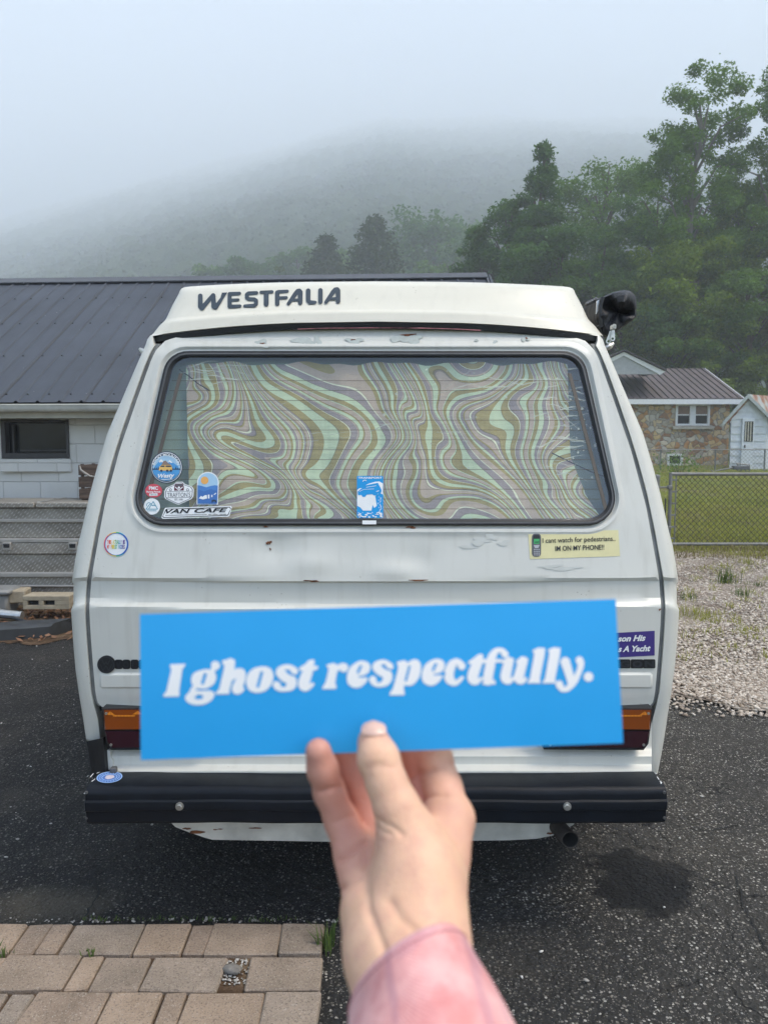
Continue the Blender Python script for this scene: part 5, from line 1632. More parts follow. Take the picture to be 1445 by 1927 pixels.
for v in (1388, 1400, 1420, 1440, 1456):
    ps = on_y(sil(min(v, 1452)) - .6, v, 2.50); pi_ = on_y(195 + (v - 1388) * .06, v, 2.385)
    rows.append([pi_ + np.array([.006, .03, 0]), pi_ + np.array([0, -.004, 0]), pi_ * .45 + ps * .55 + np.array([-.012, -.035, 0]), ps + np.array([-.006, -.01, 0]), ps + np.array([-.003, .12, 0])])
mb.grid(rows)
mb.build('corner_trim', M['blackpl'], van, smooth=50)
# ---- bumper
by0 = 2.375
bz1 = on_y(VX, 1453, by0)[2]; by1 = on_z(VX, 1484, bz1)[1]; bz0 = on_y(VX, 1553, by1)[2]
bxl = on_y(159.5, 1520, by1)[0]; bxr = on_y(1256, 1520, by1)[0]
hgt = bz1 - bz0
sec = [(by0 + .02, bz1 - .01), (by0, bz1)]
for k in range(7):
    a = math.pi / 2 * k / 6
    sec.append((by1 + .022 - .022 * math.sin(a), bz1 - .022 + .022 * math.cos(a)))
zr1 = on_y(VX, 1508, by1)[2]; zr0 = on_y(VX, 1527, by1)[2]
sec += [(by1, zr1 + .004), (by1 - .007, zr1), (by1 - .008, zr1 - .004), (by1 - .006, zr0 + .005), (by1, zr0), (by1 + .002, bz0 + .01), (by1 + .012, bz0), (by0, bz0)]
mb = MB()
xs_ = np.concatenate([[bxl, bxl + .004], np.linspace(bxl + .02, bxr - .02, 50), [bxr - .004, bxr]])
rows = []
for i, x in enumerate(xs_):
    e = 0.006 if i in (0, len(xs_) - 1) else 0
    wob = .0012 * math.sin(x * 9) + .0008 * math.sin(x * 23)
    rows.append([(x, y + e * (1 if y < by0 - .05 else 0) + (wob if y < by1 + .03 else 0), z - (e if z > bz1 - .03 else 0) + wob * .6) for y, z in sec])
mb.grid(rows)
mb.poly(rows[0]); mb.poly(rows[-1])
bump = mb.build('bumper', M['bumper'], van, smooth=35)
for u in (338, 1067):
    c = on_y(u, 1518, by1 - .009)
    mb = MB(); mb.tube([c + [0, .004, 0], c + [0, -.004, 0]], [.013, .012], 16); mb.tube([c + [0, -.004, 0], c + [0, -.010, 0]], [.0085, .0075], 6)
    mb.build('bolt', M['chrome'], bump, smooth=30)
for u in (163, 1250):
    for v in (1492, 1516, 1540):
        c = on_y(u, v, by1 + .001); mb = MB(); mb.tube([c + [0, .003, 0], c + [0, -.003, 0]], [.005, .004], 10); mb.build('screw', M['seal_grey'], bump, smooth=40)
mb = MB()
for u, v, L, a in ((170, 1463, 9, -.9), (173, 1471, 8, -.7), (182, 1456, 6, -.5), (1236, 1462, 7, .9), (1241, 1470, 6, .6), (1232, 1455, 5, .4), (1243, 1472, 4, 1.2)):
    p = on_z(u, v, bz1 + .0012); q = on_z(u + L * math.cos(a), v + L * math.sin(a), bz1 + .0012); n_ = np.array([-(q - p)[1], (q - p)[0], 0]); n_ = n_ / np.linalg.norm(n_) * .0018
    mb.poly([p + n_, q + n_ * .3, q - n_, p - n_ * .6])
mb.build('scratch', M['wht'], bump, smooth=0)
# valance under the bumper, exhaust
mb = MB()
pv = [(318, 1545), (330, 1557), (356, 1567), (385, 1577), (400, 1581), (640, 1585), (960, 1582), (1010, 1579), (1040, 1573), (1062, 1563), (1080, 1552), (1080, 1545)]
q = [on_y(u, v, 2.41) for u, v in pv]
mb.prism(q, (0, .02, 0)); q2 = [p + np.array([0, .02, -.012]) for p in q[3:9]]
mb.build('valance', M['valance'], van, smooth=0)
mb = MB()
for k, (u, v, ru, rv) in enumerate(((370, 1567, 14, 3), (352, 1560, 8, 2), (405, 1562, 4, 1.2), (415, 1561, 5, 1), (1035, 1569, 8, 2), (480, 1559, 12, 1.2))):
    r = random.Random(k); mb.poly([on_y(u + ru * (1 + r.uniform(-.3, .3)) * math.cos(a), v + rv * (1 + r.uniform(-.3, .3)) * math.sin(a), 2.4085) for a in np.linspace(0, 6.28, 13)[:-1]])
mb.build('rust_patch', M['rust'], van, smooth=0)
mb = MB()
c = on_y(1073, 1581, 2.34)
rows = []
for y, r0 in ((2.85, .026), (2.5, .027), (2.34, .027), (2.34, .0245), (2.5, .022), (2.6, .001)):
    rows.append([(c[0] - (y - 2.34) * .35 + r0 * math.cos(a), y, c[2] + (y - 2.34) * .10 + r0 * math.sin(a)) for a in np.linspace(0, 2 * math.pi, 25)[:-1]])
mb.grid(rows[:4], closed=True)
ex = mb.build('exhaust_pipe', M['exh'], van, smooth=50)
mb = MB(); mb.grid(rows[3:], closed=True); mb.build('bore', M['void'], ex, smooth=50)

# ---- pop top roof
def toprow(hw, vc, ve, yc, R_=0.13, n=5.5, yend=5.3, xin=0.0):
    row = []
    for k in range(49):
        th = -math.pi / 2 + math.pi * k / 48
        s_ = math.copysign(abs(math.sin(th)) ** (2 / n), math.sin(th))
        c_ = 1 - abs(math.cos(th)) ** (2 / n)
        v = vc + (ve - vc) * abs(s_) ** 2.4
        row.append(on_y(709.5 + hw * s_, v, yc + R_ * c_ + .03 * s_ * s_))
    A, B = row[0], row[-1]
    return [np.array([A[0], y, A[2]]) for y in (yend, 4.5, 3.6)] + row + [np.array([B[0], y, B[2]]) for y in (3.6, 4.5, yend)]
mb = MB()
rows = [toprow(415, 606, 634, 2.570), toprow(424, 606, 633, 2.552), toprow(425, 604.5, 631, 2.548), toprow(420, 601, 626, 2.551), toprow(409, 590, 612, 2.560), toprow(404, 586.5, 607.5, 2.563), toprow(401, 584.5, 604.5, 2.570), toprow(399, 583, 602.5, 2.584),
        toprow(396, 580, 598, 2.594), toprow(385, 560, 574, 2.624), toprow(373, 540, 552, 2.655), toprow(371, 535.5, 546.5, 2.664), toprow(368, 532, 542.5, 2.680), toprow(362, 530, 540, 2.71), toprow(350, 529, 538.5, 2.78), toprow(240, 533, 540, 3.0, R_=.1)]
mb.grid(rows)
mb.poly(rows[-1])
fr_ = [(r_[0], r_[-1]) for r_ in rows]
mb.grid(fr_)
mb.build('pop_top', M['poptop'], van, smooth=45)
mb = MB()
mb.grid([toprow(412, 608, 637, 2.60), toprow(427, 617.5, 648.5, 2.560), toprow(429, 615, 645, 2.551), toprow(427.5, 607, 634, 2.548), toprow(424, 604.5, 631.5, 2.556), toprow(412, 604, 630, 2.60)])
mb.build('pop_top_seal', M['rubber'], van, smooth=50)
mb = MB()   # strip of patterned canvas pinched under the seal
mb.grid([[on_y(u, v + (abs(u - 709) / 424) ** 2.4 * 31, 2.553) for u in np.linspace(560, 905, 20)] for v in (615.5, 617.2)])
mb.build('canvas_strip', pm('red_white_canvas', (0.42, 0.16, 0.17), 0.8, .8, 25), van, smooth=0)
# ================================================================== lettering helpers
_glyph = {}
def text_mesh(s, bold=0.0, ang=0.0, space=1.0):
    """outline text as plain vertices and faces, height 1 = cap height, origin at the left end of the baseline"""
    key = (s, bold, ang, space)
    if key not in _glyph:
        cu = bpy.data.curves.new('t', 'FONT'); cu.body = s; cu.size = 1.0; cu.offset = bold; cu.shear = ang; cu.space_character = space
        cu.resolution_u = 3
        o = bpy.data.objects.new('t', cu); COL.objects.link(o)
        dg = bpy.context.evaluated_depsgraph_get()
        me = bpy.data.meshes.new_from_object(o.evaluated_get(dg))
        v = [(a.co.x, a.co.y) for a in me.vertices]; f = [list(p.vertices) for p in me.polygons]
        bpy.data.objects.remove(o); bpy.data.curves.remove(cu); bpy.data.meshes.remove(me)
        _glyph[key] = (np.array(v), f)
    return _glyph[key]
class Decal:
    def __init__(s, surf): s.mb = MB(); s.S = surf
    def poly(s, pts, mi=0, off=.001):
        s.mb.poly([s.S(u, v, off) for u, v in pts], mi)
    def circ(s, u, v, ru, mi=0, off=.001, rv=None, n=36, rot=0):
        rv = ru if rv is None else rv
        s.poly([(u + ru * math.cos(a) * math.cos(rot) - rv * math.sin(a) * math.sin(rot), v + ru * math.cos(a) * math.sin(rot) + rv * math.sin(a) * math.cos(rot)) for a in np.linspace(0, 2 * math.pi, n + 1)[:-1]], mi, off)
    def ring(s, u, v, r0, r1, mi, off, n=40):
        a = np.linspace(0, 2 * math.pi, n + 1)[:-1]
        s.mb.grid([[s.S(u + r * math.cos(t), v + r * math.sin(t), off) for t in a] for r in (r0, r1)], mi, closed=True)
    def line(s, pts, w, mi=0, off=.001):
        pts = [np.array(p, float) for p in pts]
        for a, b in zip(pts[:-1], pts[1:]):
            d = b - a; d = d / (np.linalg.norm(d) + 1e-9); n = np.array([-d[1], d[0]]) * w / 2
            s.poly([a + n, b + n, b - n, a - n], mi, off)
    def text(s, t, u, v, w, h, mi=0, off=.002, rot=0.0, bold=.02, shear=0.0, center=False, space=1.0, arc=None):
        V, f = text_mesh(t, bold, shear, space)
        x0, x1 = V[:, 0].min(), V[:, 0].max(); cap = 0.70
        if w is None: w = (x1 - x0) / cap * h
        X = (V[:, 0] - x0) / (x1 - x0) * w - (w / 2 if center else 0); Y = V[:, 1] / cap * h
        if arc is not None:      # arc = (cu, cv, r, centre angle)
            cu, cv, r, a0 = arc
            th = a0 + X / r; rr = r + Y
            pu = cu + rr * np.cos(th); pv = cv + rr * np.sin(th)
        else:
            c, q = math.cos(rot), math.sin(rot)
            pu = u + X * c + Y * q; pv = v + X * q - Y * c
        s.mb.add([s.S(a, b, off) for a, b in zip(pu, pv)], f, mi)
    def build(s, name, mats, label=None, parent=None):
        o = s.mb.build(name, mats, parent, smooth=0, fixn=False)
        if label: o['label'] = label
        return o
def ink(name, c, rough=0.4): return pm(name, c, rough, 0.04, 30)
I_ = dict(white=M['wht'], black=M['blk'], navy=ink('navy_ink', (0.018, 0.035, 0.07)), sky=ink('sky_ink', (0.07, 0.30, 0.60)), blue=ink('blue_ink', (0.035, 0.13, 0.40)), cyan=ink('cyan_ink', (0.0, 0.29, 0.66)),
          red=ink('red_ink', (0.62, 0.075, 0.10)), yellow=ink('van_yellow_ink', (0.75, 0.46, 0.12)), pale=ink('pale_sky_ink', (0.36, 0.56, 0.72)), orange=ink('orange_ink', (0.80, 0.40, 0.10)), green=ink('green_ink', (0.05, 0.40, 0.12)),
          cream=ink('cream_vinyl', (0.72, 0.66, 0.36), .5), purple=ink('purple_vinyl', (0.055, 0.035, 0.20)), grey=ink('grey_ink', (0.10, 0.10, 0.11)), teal=ink('teal_ink', (0.02, 0.27, 0.38)), maroon=ink('maroon_ink', (0.13, 0.03, 0.05)))
def mats(*k): return [I_[a] for a in k]
def onglass(u, v, off): return on_rear(u, v, GO + off)
def onskin(u, v, off): return on_rear(u, v, off) + np.array([0, denting(u, v), 0])
STK = 'window_sticker'
# round mountain sticker
d = Decal(onglass); cu, cv = 313, 879.5
d.circ(cu, cv, 30.3, 1, .0010); d.circ(cu, cv, 28.6, 0, .0014); d.circ(cu, cv, 27.4, 1, .0018)
d.circ(cu, cv + 1.5, 26.3, 2, .0022, 24.5)
d.poly([(cu - 22, cv - 2), (cu - 10, cv - 16), (cu - 6, cv - 12), (cu + 1, cv - 6), (cu + 6, cv - 14), (cu + 22, cv - 2), (cu + 24, cv + 4), (cu - 24, cv + 4)], 4, .0026)
d.poly([(cu - 14, cv - 11.3), (cu - 10, cv - 16), (cu - 5.6, cv - 11.6), (cu - 8, cv - 9), (cu - 10, cv - 11), (cu - 12, cv - 8.5)], 0, .0030)
d.poly([(cu + 2.5, cv - 9), (cu + 6, cv - 14), (cu + 12, cv - 9.3), (cu + 9, cv - 8), (cu + 6.5, cv - 10)], 0, .0030)
r = random.Random(3)
for k in range(16):
    x = cu - 25 + k * 3.3; hh = r.uniform(4, 8) if abs(x - cu) > 9 else 3
    d.poly([(x - 2, cv + 5), (x, cv + 5 - hh), (x + 2, cv + 5)], 1, .0030 + .00008 * k)
d.poly([(cu - 25, cv + 4.5), (cu + 25, cv + 4.5), (cu + 24, cv + 12), (cu + 14, cv + 21), (cu, cv + 25), (cu - 14, cv + 21), (cu - 24, cv + 12)], 4, .0046)
d.poly([(cu - 14, cv + 6), (cu - 13, cv - 1), (cu - 9, cv - 4.6), (cu + 9, cv - 4.6), (cu + 11, cv), (cu + 11.5, cv + 6)], 3, .0050)
d.poly([(cu - 9, cv - 4.6), (cu - 5, cv - 12), (cu - 1, cv - 13), (cu + 3, cv - 8.5), (cu + 7, cv - 6.5), (cu + 8, cv - 4.6)], 5, .0050)
d.poly([(cu - 11.5, cv - 1), (cu - 9, cv - 3.6), (cu - 3, cv - 3.6), (cu - 3, cv - 1)], 1, .0054); d.poly([(cu - 1, cv - 1), (cu - 1, cv - 3.6), (cu + 8.5, cv - 3.6), (cu + 10, cv - 1)], 1, .0054)
for dx in (-9, 2, 9): d.circ(cu + dx, cv + 6, 2.2, 1, .0056, n=12)
d.text('ROCKY MOUNTAIN', 0, 0, 58, 5.2, 0, .0056, bold=.02, center=True, arc=(cu, cv, 21.5, -math.pi / 2))
d.text('Westy', cu - 15, cv + 20, 31, 7.5, 0, .0060, rot=-.06, bold=.03, shear=.35)
d.line([(cu - 9, cv + 23), (cu + 12, cv + 21.6)], 1.0, 0, .0060)
d.build(STK, [I_['white'], I_['navy'], I_['pale'], I_['yellow'], I_['sky'], ink('tent_ink', (0.25, .17, .13))], 'round navy sticker with snowy mountains and a yellow van', van)
# red oval
d = Decal(onglass); d.circ(288.5, 923.5, 16, 0, .0010, 12.8, rot=.02); d.text('PMC', 288.5, 921.5, 17, 6.2, 1, .0015, bold=.03, center=True); d.text('Parking Permit', 288.5, 927.0, 26, 3.2, 1, .0015, bold=.03, center=True)
d.poly([(280.5, 928.8), (296, 928.2), (296, 932.8), (280.7, 933.2)], 1, .0014); d.text('101116', 288.5, 932, 12, 2.4, 2, .0018, bold=.02, center=True)
d.build(STK, mats('red', 'white', 'grey'), 'red oval parking permit sticker', van)
# white disc with line mountains
d = Decal(onglass); cu, cv = 285.3, 953.2
d.circ(cu, cv, 15.4, 0, .0010)
for seg in ([(cu - 11, cv + 5), (cu + 11, cv + 5), (cu + 2.5, cv - 9.5), (cu - 5.5, cv + 4)], [(cu - 11, cv + 5), (cu - 2.5, cv - 6), (cu - .5, cv - 3.5)], [(cu - 1, cv - 3), (cu + 1.5, cv - 1), (cu + 3, cv - 3), (cu + 5, cv - 1), (cu + 6, cv - 2.5)]):
    d.line(seg, 1.2, 1, .0015)
d.line([(cu - 8.5 + 4.2 * math.cos(a) + 3, cv - 3 + 4.2 * math.sin(a)) for a in np.linspace(2.6, 5.2, 8)], 1.1, 1, .0015)
d.text('OLD SCHOOL', cu, cv + 9, 18, 2.2, 1, .0016, center=True)
d.build(STK, mats('white', 'teal'), 'small white disc sticker with line drawn mountains', van)
# hexagon badge
d = Decal(onglass)
hx = [(309, 924), (313, 917.5), (327, 911.5), (331, 907.0), (343, 906.4), (347.5, 911), (361, 915.5), (364.5, 921), (363.5, 934), (360, 939), (337, 949.6), (333, 949.4), (311, 939), (308.6, 935)]
cen = np.array([336.3, 928.5])
def shr(p, k): return [tuple(cen + (np.array(q) - cen) * k) for q in p]
d.poly(hx, 0, .0010); d.poly(shr(hx, .93), 1, .0014); d.poly(shr(hx, .885), 0, .0018)
d.poly([(329.5, 910.6), (344, 910), (346, 917), (345.5, 923), (327.5, 923.4), (327.4, 917)], 2, .0022); d.poly([(331, 911.6), (343, 911.1), (344, 914.5), (330, 915)], 1, .0025)
d.line([(329.5, 916.5), (336.6, 922.5), (343.8, 916.2)], 1.6, 0, .0026); d.circ(336.6, 917.6, 2.3, 0, .0028, n=14)
for x in (320.5, 352.8): d.ring(x, 921.7, 1.6, 2.6, 1, .0022, 16)
d.line([(313, 925.4), (361, 924.2)], .7, 1, .0022); d.line([(313, 936.8), (360, 935.8)], .7, 1, .0022)
d.text("TRAFTON'S", 336.4, 935.2, 44, 8.2, 1, .0024, rot=-.02, bold=.0, center=True); d.text('EST. 1978', 336, 941.5, 15, 3.2, 1, .0024, center=True)
d.build(STK, mats('white', 'grey', 'maroon'), 'white hexagon badge sticker with a van front', van)
# arched landscape sticker
d = Decal(onglass)
def arch(e): return [(369.5 + e, 949.5 - e * .8)] + [(391 - (20.5 - e) * math.cos(a), 908 - (20 - e) * math.sin(a)) for a in np.linspace(0, math.pi, 20)] + [(410 - e, 949.8 - e * .8)]
d.poly(arch(0), 0, .0010); d.poly(arch(2.0), 1, .0014); d.circ(384.8, 904, 7.2, 2, .0018)
d.poly([(371.5, 913), (378, 914), (388, 917), (396, 914.5), (404, 913), (409.6, 914), (408.5, 947.6), (371.5, 947.4)], 3, .0021)
d.poly([(371.5, 921), (384, 925), (396, 920), (409, 924), (408.5, 947.6), (371.5, 947.4)], 4, .0024)
d.poly([(374, 938), (378, 933), (381, 935), (385, 932), (389, 931.5), (389.5, 938), (382, 940)], 0, .0027); d.poly([(391, 931), (394, 930.6), (394, 938), (391.4, 938.4)], 0, .0027); d.poly([(397.5, 931.4), (399.8, 931), (399.6, 935.4), (397.6, 935.6)], 0, .0027); d.poly([(402, 930), (407, 927), (407, 928.5), (403, 931.5)], 0, .0027)
d.poly([(398, 945.5), (398, 941.5), (401, 940.2), (405, 940.2), (407.6, 942.5), (407, 945.4), (405, 945.4), (404.6, 943.8), (401, 943.8), (400, 945.5)], 5, .0030)
d.text('GATLINBURG TENNESSEE', 390, 949.4, 34, 1.5, 4, .0030, center=True)
d.build(STK, [I_['white'], I_['pale'], I_['orange'], ink('mid_hill_ink', (0.06, .20, .50)), ink('deep_hill_ink', (0.045, .15, .42)), I_['navy']], 'arched sticker with orange sun over blue hills', van)
# slanted black and white banner
d = Decal(onglass)
def para(e): return [(311.5 + e * .8, 955.5 + e), (434.5 - e, 952.0 + e), (436 - e * .8, 955 + e), (431.5 - e, 971.5 - e), (428.5 - e, 972.6 - e), (305.5 + e, 976.6 - e), (303.2 + e, 974 - e * .8), (309 + e, 957.6 + e)]
d.poly(para(0), 0, .0010); d.poly(para(2.0), 1, .0014); d.poly(para(3.2), 0, .0018)
d.text('VAN', 311, 966.2, 47, 7.6, 1, .0022, rot=-.022, bold=.03, shear=.3); d.text('CAFE', 365.5, 964.8, 63, 7.6, 1, .0022, rot=-.022, bold=.03, shear=.3)
d.line([(311, 969.8), (389, 968.2)], .8, 1, .0022); d.text('fort collins, colorado', 392, 969.4, 34, 2.4, 1, .0022, rot=-.022)
d.build(STK, mats('white', 'black'), 'slanted white banner sticker with black lettering', van)
# blue and white card in the middle
d = Decal(onglass)
def rr(x0, y0, x1, y1, q):
    o = []
    for cx, cy, a0 in ((x1 - q, y0 + q, -90), (x1 - q, y1 - q, 0), (x0 + q, y1 - q, 90), (x0 + q, y0 + q, 180)):
        o += [(cx + q * math.cos(R(a0 + t)), cy + q * math.sin(R(a0 + t))) for t in (0, 30, 60, 90)]
    return o
d.poly(rr(671.5, 895.5, 721, 975, 2), 0, .0010)
d.text('TRANSPORT', 696.3, 900.8, 45, 3.4, 1, .0016, bold=.03, center=True)
d.poly([(688, 913), (694, 910), (706, 906.5), (714, 906), (720.5, 910), (720.5, 931), (714, 927), (710, 931), (706, 934), (709, 952), (704, 956), (701, 950), (699, 961), (683, 961), (678, 955), (672, 952), (672, 922), (676, 919), (683, 918)], 1, .0014)
d.poly([(673.5, 932), (673, 925), (684, 916), (686, 913.6), (711, 908.6), (718, 922), (717.5, 927), (711, 929), (709, 932.5), (704, 932.5), (700, 930), (690, 931), (687, 935), (682, 935), (680, 931.5)], 0, .0019)
for a, b in (([(689, 917), (708, 914)], .8), ([(676, 925), (684, 921), (704, 920)], .7), ([(708, 925), (713, 923.5)], 1.4)): d.line(a, b, 1, .0023)
d.line([(682.5, 906.5), (684, 904), (687, 903.2), (689.5, 905)], 1.2, 1, .0020)
r = random.Random(5)
for k in range(46):
    x = r.uniform(674, 719); y = 964 + r.uniform(0, 9); q = r.uniform(.6, 2.6)
    d.poly([(x - q, y), (x, y - q * .7), (x + q * 1.3, y + q * .3), (x + .2, y + q * .8)], 1, .0020 + k * .00002)
for k in range(14):
    x = 711 + r.uniform(-2, 7); y = 934 + k * 2; d.line([(x, y), (x + r.uniform(-2, 1), y + r.uniform(2, 4))], r.uniform(.4, 1.1), 1, .0018)
d.build(STK, mats('cyan', 'white'), 'blue and white poster sticker of a leaping van', van)
# body stickers
BS = 'body_sticker'
d = Decal(onskin); cu, cv = 219, 1024
rb = [ink('rainbow_ink', c) for c in ((0.75, 0.10, 0.08), (0.80, 0.36, 0.05), (0.75, 0.62, 0.05), (0.08, 0.45, 0.15), (0.03, 0.33, 0.52), (0.02, 0.10, 0.42), (0.12, 0.05, 0.25))]
d.circ(cu, cv, 23.6, 0, .0010)
for k in range(48):
    a, b = 2 * math.pi * k / 48, 2 * math.pi * (k + 1) / 48
    am = (a + b) / 2; f = (math.cos(am) + 1) / 2
    mi = 1 + min(5, int(f * 6.2))
    d.poly([(cu + r0 * math.cos(t), cv + r0 * math.sin(t)) for r0, t in ((21, a), (21, b), (23.2, b), (23.2, a))], mi, .0016)
d.ring(cu, cv, 20.2, 21.3, 6, .0020)
for j, wd in enumerate(('THIS ACTUALLY IS', 'MY FIRST RODEO')):
    n = len(wd)
    for k, ch in enumerate(wd):
        if ch == ' ': continue
        d.text(ch, cu - 17 + 34 * k / n, cv - .6 + j * 9, 34 / n * .92, 7.4, 1 + min(6, int(7 * k / n)), .0020, bold=.02)
d.build(BS, [I_['white']] + rb, 'round white sticker with rainbow rim and lettering', van)
d = Decal(onskin)
d.mb.grid([[onskin(993.5 + (1163 - 993.5) * t + s * 3.5, (1002.5 - 5.2 * t) + s * (49.6 - .4 * t), .0012) for t in np.linspace(0, 1, 9)] for s in (0, .5, 1)], 0)
d.text('I cant watch for pedestrians..', 1020.5, 1021.5, 137, 9.0, 1, .0030, rot=-.030, bold=.010); d.text('IM ON MY PHONE!!', 1044.5, 1036.5, 92, 9.2, 1, .0030, rot=-.030, bold=.014)
d.poly(rr(1000.6, 1004, 1017.5, 1047.5, 6), 2, .0024); d.poly(rr(1003, 1006.5, 1015, 1022, 3), 1, .0028); d.poly([(1004, 1014), (1014.5, 1013.8), (1014.5, 1023), (1004.2, 1023.4)], 3, .0032)
d.poly([(1003.5, 1025.5), (1015, 1025.2), (1012.5, 1031), (1006, 1031.2)], 4, .0032)
d.text('on', 1006, 1021.5, 7.5, 4.5, 1, .0035)
for i in range(3):
    for j in range(4):
        d.poly(rr(1004 + i * 4.1, 1032.8 + j * 3.5, 1007 + i * 4.1, 1034.6 + j * 3.5, .7), 4, .0032)
d.build(BS, [I_['cream'], I_['black'], I_['grey'], I_['green'], ink('key_ink', (.45, .46, .47))], 'pale yellow bumper sticker with an old mobile phone', van)
d = Decal(onskin)
d.mb.grid([[onskin(u, 1191 - (u - 1160) * .055 + s * 46.5, .0012) for u in np.linspace(952, 1231.5, 12)] for s in (0, .5, 1)], 0)
d.text('son His', 1161.5, 1207.0, 53, 10.5, 1, .0030, rot=-.035, bold=.04, shear=.35); d.text('s A Yacht', 1162, 1226.5, 62, 10.5, 1, .0030, rot=-.030, bold=.04, shear=.35)
d.build(BS, mats('purple', 'white'), 'dark purple sticker with white slanted lettering', van)
d = Decal(lambda u, v, off: on_z(u, v, bz1 + off))
d.circ(206, 1463, 24.5, 0, .0010, 10.6, rot=-.10); d.circ(206, 1463, 22.5, 1, .0014, 9.4, rot=-.10); d.circ(206, 1463, 15, 0, .0018, 6.2, rot=-.10); d.circ(206, 1463, 13.5, 1, .0022, 5.3, rot=-.10)
d.poly([(197, 1465), (200, 1460), (206, 1459), (214, 1459.5), (216, 1463), (209, 1466), (203, 1467)], 2, .0026)
for k in range(22):
    a = 2 * math.pi * k / 22; d.circ(206 + 18.6 * math.cos(a), 1463 + 7.6 * math.sin(a) - 1.8 * math.cos(a), 1.4, 0, .0022, .8, n=6)
d.build('oval_sticker', [ink('pale_blue_ink', (.35, .52, .80)), ink('mid_blue_ink', (.06, .16, .45)), ink('pinkish_ink', (.60, .52, .55))], 'oval blue sticker on the bumper corner', bump)
# raised black badges
def sdf_mesh(shapes, x0, y0, x1, y1, h, subtract=()):
    """filled 2-D outline of many overlapping strokes and polygons, merged into one clean flat mesh (marching squares)"""
    xs = np.arange(x0, x1 + h, h); ys = np.arange(y0, y1 + h, h)
    X, Y = np.meshgrid(xs, ys); D = np.full(X.shape, 1e3)
    def stroke(pts):
        out = np.full(X.shape, 1e3)
        for (ax, ay, ar), (bx, by, br) in zip(pts[:-1], pts[1:]):
            dx, dy = bx - ax, by - ay; L = dx * dx + dy * dy + 1e-9
            t = np.clip(((X - ax) * dx + (Y - ay) * dy) / L, 0, 1)
            out = np.minimum(out, np.hypot(X - ax - t * dx, Y - ay - t * dy) - (ar + (br - ar) * t))
        return out
    def poly(p, rnd):
        n = len(p); d = np.full(X.shape, 1e9); ins = np.zeros(X.shape, bool)
        for i in range(n):
            ax, ay = p[i]; bx, by = p[(i + 1) % n]
            dx, dy = bx - ax, by - ay; t = np.clip(((X - ax) * dx + (Y - ay) * dy) / (dx * dx + dy * dy + 1e-9), 0, 1)
            d = np.minimum(d, np.hypot(X - ax - t * dx, Y - ay - t * dy))
            c = ((ay > Y) != (by > Y)) & (X < (bx - ax) * (Y - ay) / ((by - ay) if by != ay else 1e-9) + ax)
            ins ^= c
        return np.where(ins, -d, d) - rnd
    def field(s):
        if s[0] == 's':
            return stroke(spline3(s[1]) if len(s) > 2 and s[2] else s[1])
        if s[0] == 'b':
            return poly(closed_spline(s[1]), s[2] if len(s) > 2 else 0)
        return poly(s[1], s[2] if len(s) > 2 else 0)
    for s in shapes: D = np.minimum(D, field(s))
    for s in subtract: D = np.maximum(D, -field(s))
    V, Fc = [], []
    ny, nx = D.shape
    I = D < 0
    for j in range(ny - 1):
        i = 0
        rowA, rowB = I[j], I[j + 1]
        cnt = rowA[:-1].astype(int) + rowA[1:] + rowB[:-1] + rowB[1:]
        while i < nx - 1:
            if cnt[i] == 0: i += 1; continue
            if cnt[i] == 4:
                k = i
                while k < nx - 1 and cnt[k] == 4 and k - i < 12: k += 1
                o = len(V); V += [(xs[i], ys[j]), (xs[k], ys[j]), (xs[k], ys[j + 1]), (xs[i], ys[j + 1])]; Fc.append([o, o + 1, o + 2, o + 3]); i = k; continue
            c = [(xs[i], ys[j], D[j, i]), (xs[i + 1], ys[j], D[j, i + 1]), (xs[i + 1], ys[j + 1], D[j + 1, i + 1]), (xs[i], ys[j + 1], D[j + 1, i])]
            P = []
            for a, b in zip(c, c[1:] + c[:1]):
                if a[2] < 0: P.append(a[:2])
                if (a[2] < 0) != (b[2] < 0):
                    t = a[2] / (a[2] - b[2]); P.append((a[0] + (b[0] - a[0]) * t, a[1] + (b[1] - a[1]) * t))
            if len(P) > 2:
                o = len(V); V += P; Fc.append(list(range(o, o + len(P))))
            i += 1
    return np.array(V), Fc
def spline3(p, n=6):
    p = [np.array(q, float) for q in p]; o = []
    for i in range(len(p) - 1):
        a = p[max(0, i - 1)]; b = p[i]; c = p[i + 1]; e = p[min(len(p) - 1, i + 2)]
        for k in range(n):
            t = k / n
            o.append(.5 * (2 * b + (c - a) * t + (2 * a - 5 * b + 4 * c - e) * t * t + (3 * b - a - 3 * c + e) * t ** 3))
    o.append(p[-1]); return [tuple(q) for q in o]
def closed_spline(p, n=5):
    p = [np.array(q, float) for q in p]; o = []; L = len(p)
    for i in range(L):
        a, b, c, e = p[i - 1], p[i], p[(i + 1) % L], p[(i + 2) % L]
        for k in range(n):
            t = k / n
            o.append(.5 * (2 * b + (c - a) * t + (2 * a - 5 * b + 4 * c - e) * t * t + (3 * b - a - 3 * c + e) * t ** 3))
    return [tuple(q) for q in o]
def letters(name, mat, V, Fc, surf, off, parent):
    mb = MB(); mb.add([surf(u, v, off) for u, v in V], Fc)
    return mb.build(name, mat, parent, smooth=0, fixn=False)
bd = MB()
c3 = [on_rear(201 + 16.8 * math.cos(a), 1250 + 16.5 * math.sin(a), 0.0) for a in np.linspace(0, 2 * math.pi, 33)[:-1]]
bd.prism(c3, (0, -.006, 0)); bdg = bd.build('round_badge', M['blackpl'], van, smooth=30)
dd = Decal(lambda u, v, off: on_rear(u, v, .0062 + off))
dd.ring(201, 1250, 13.2, 15.4, 0, .0006)
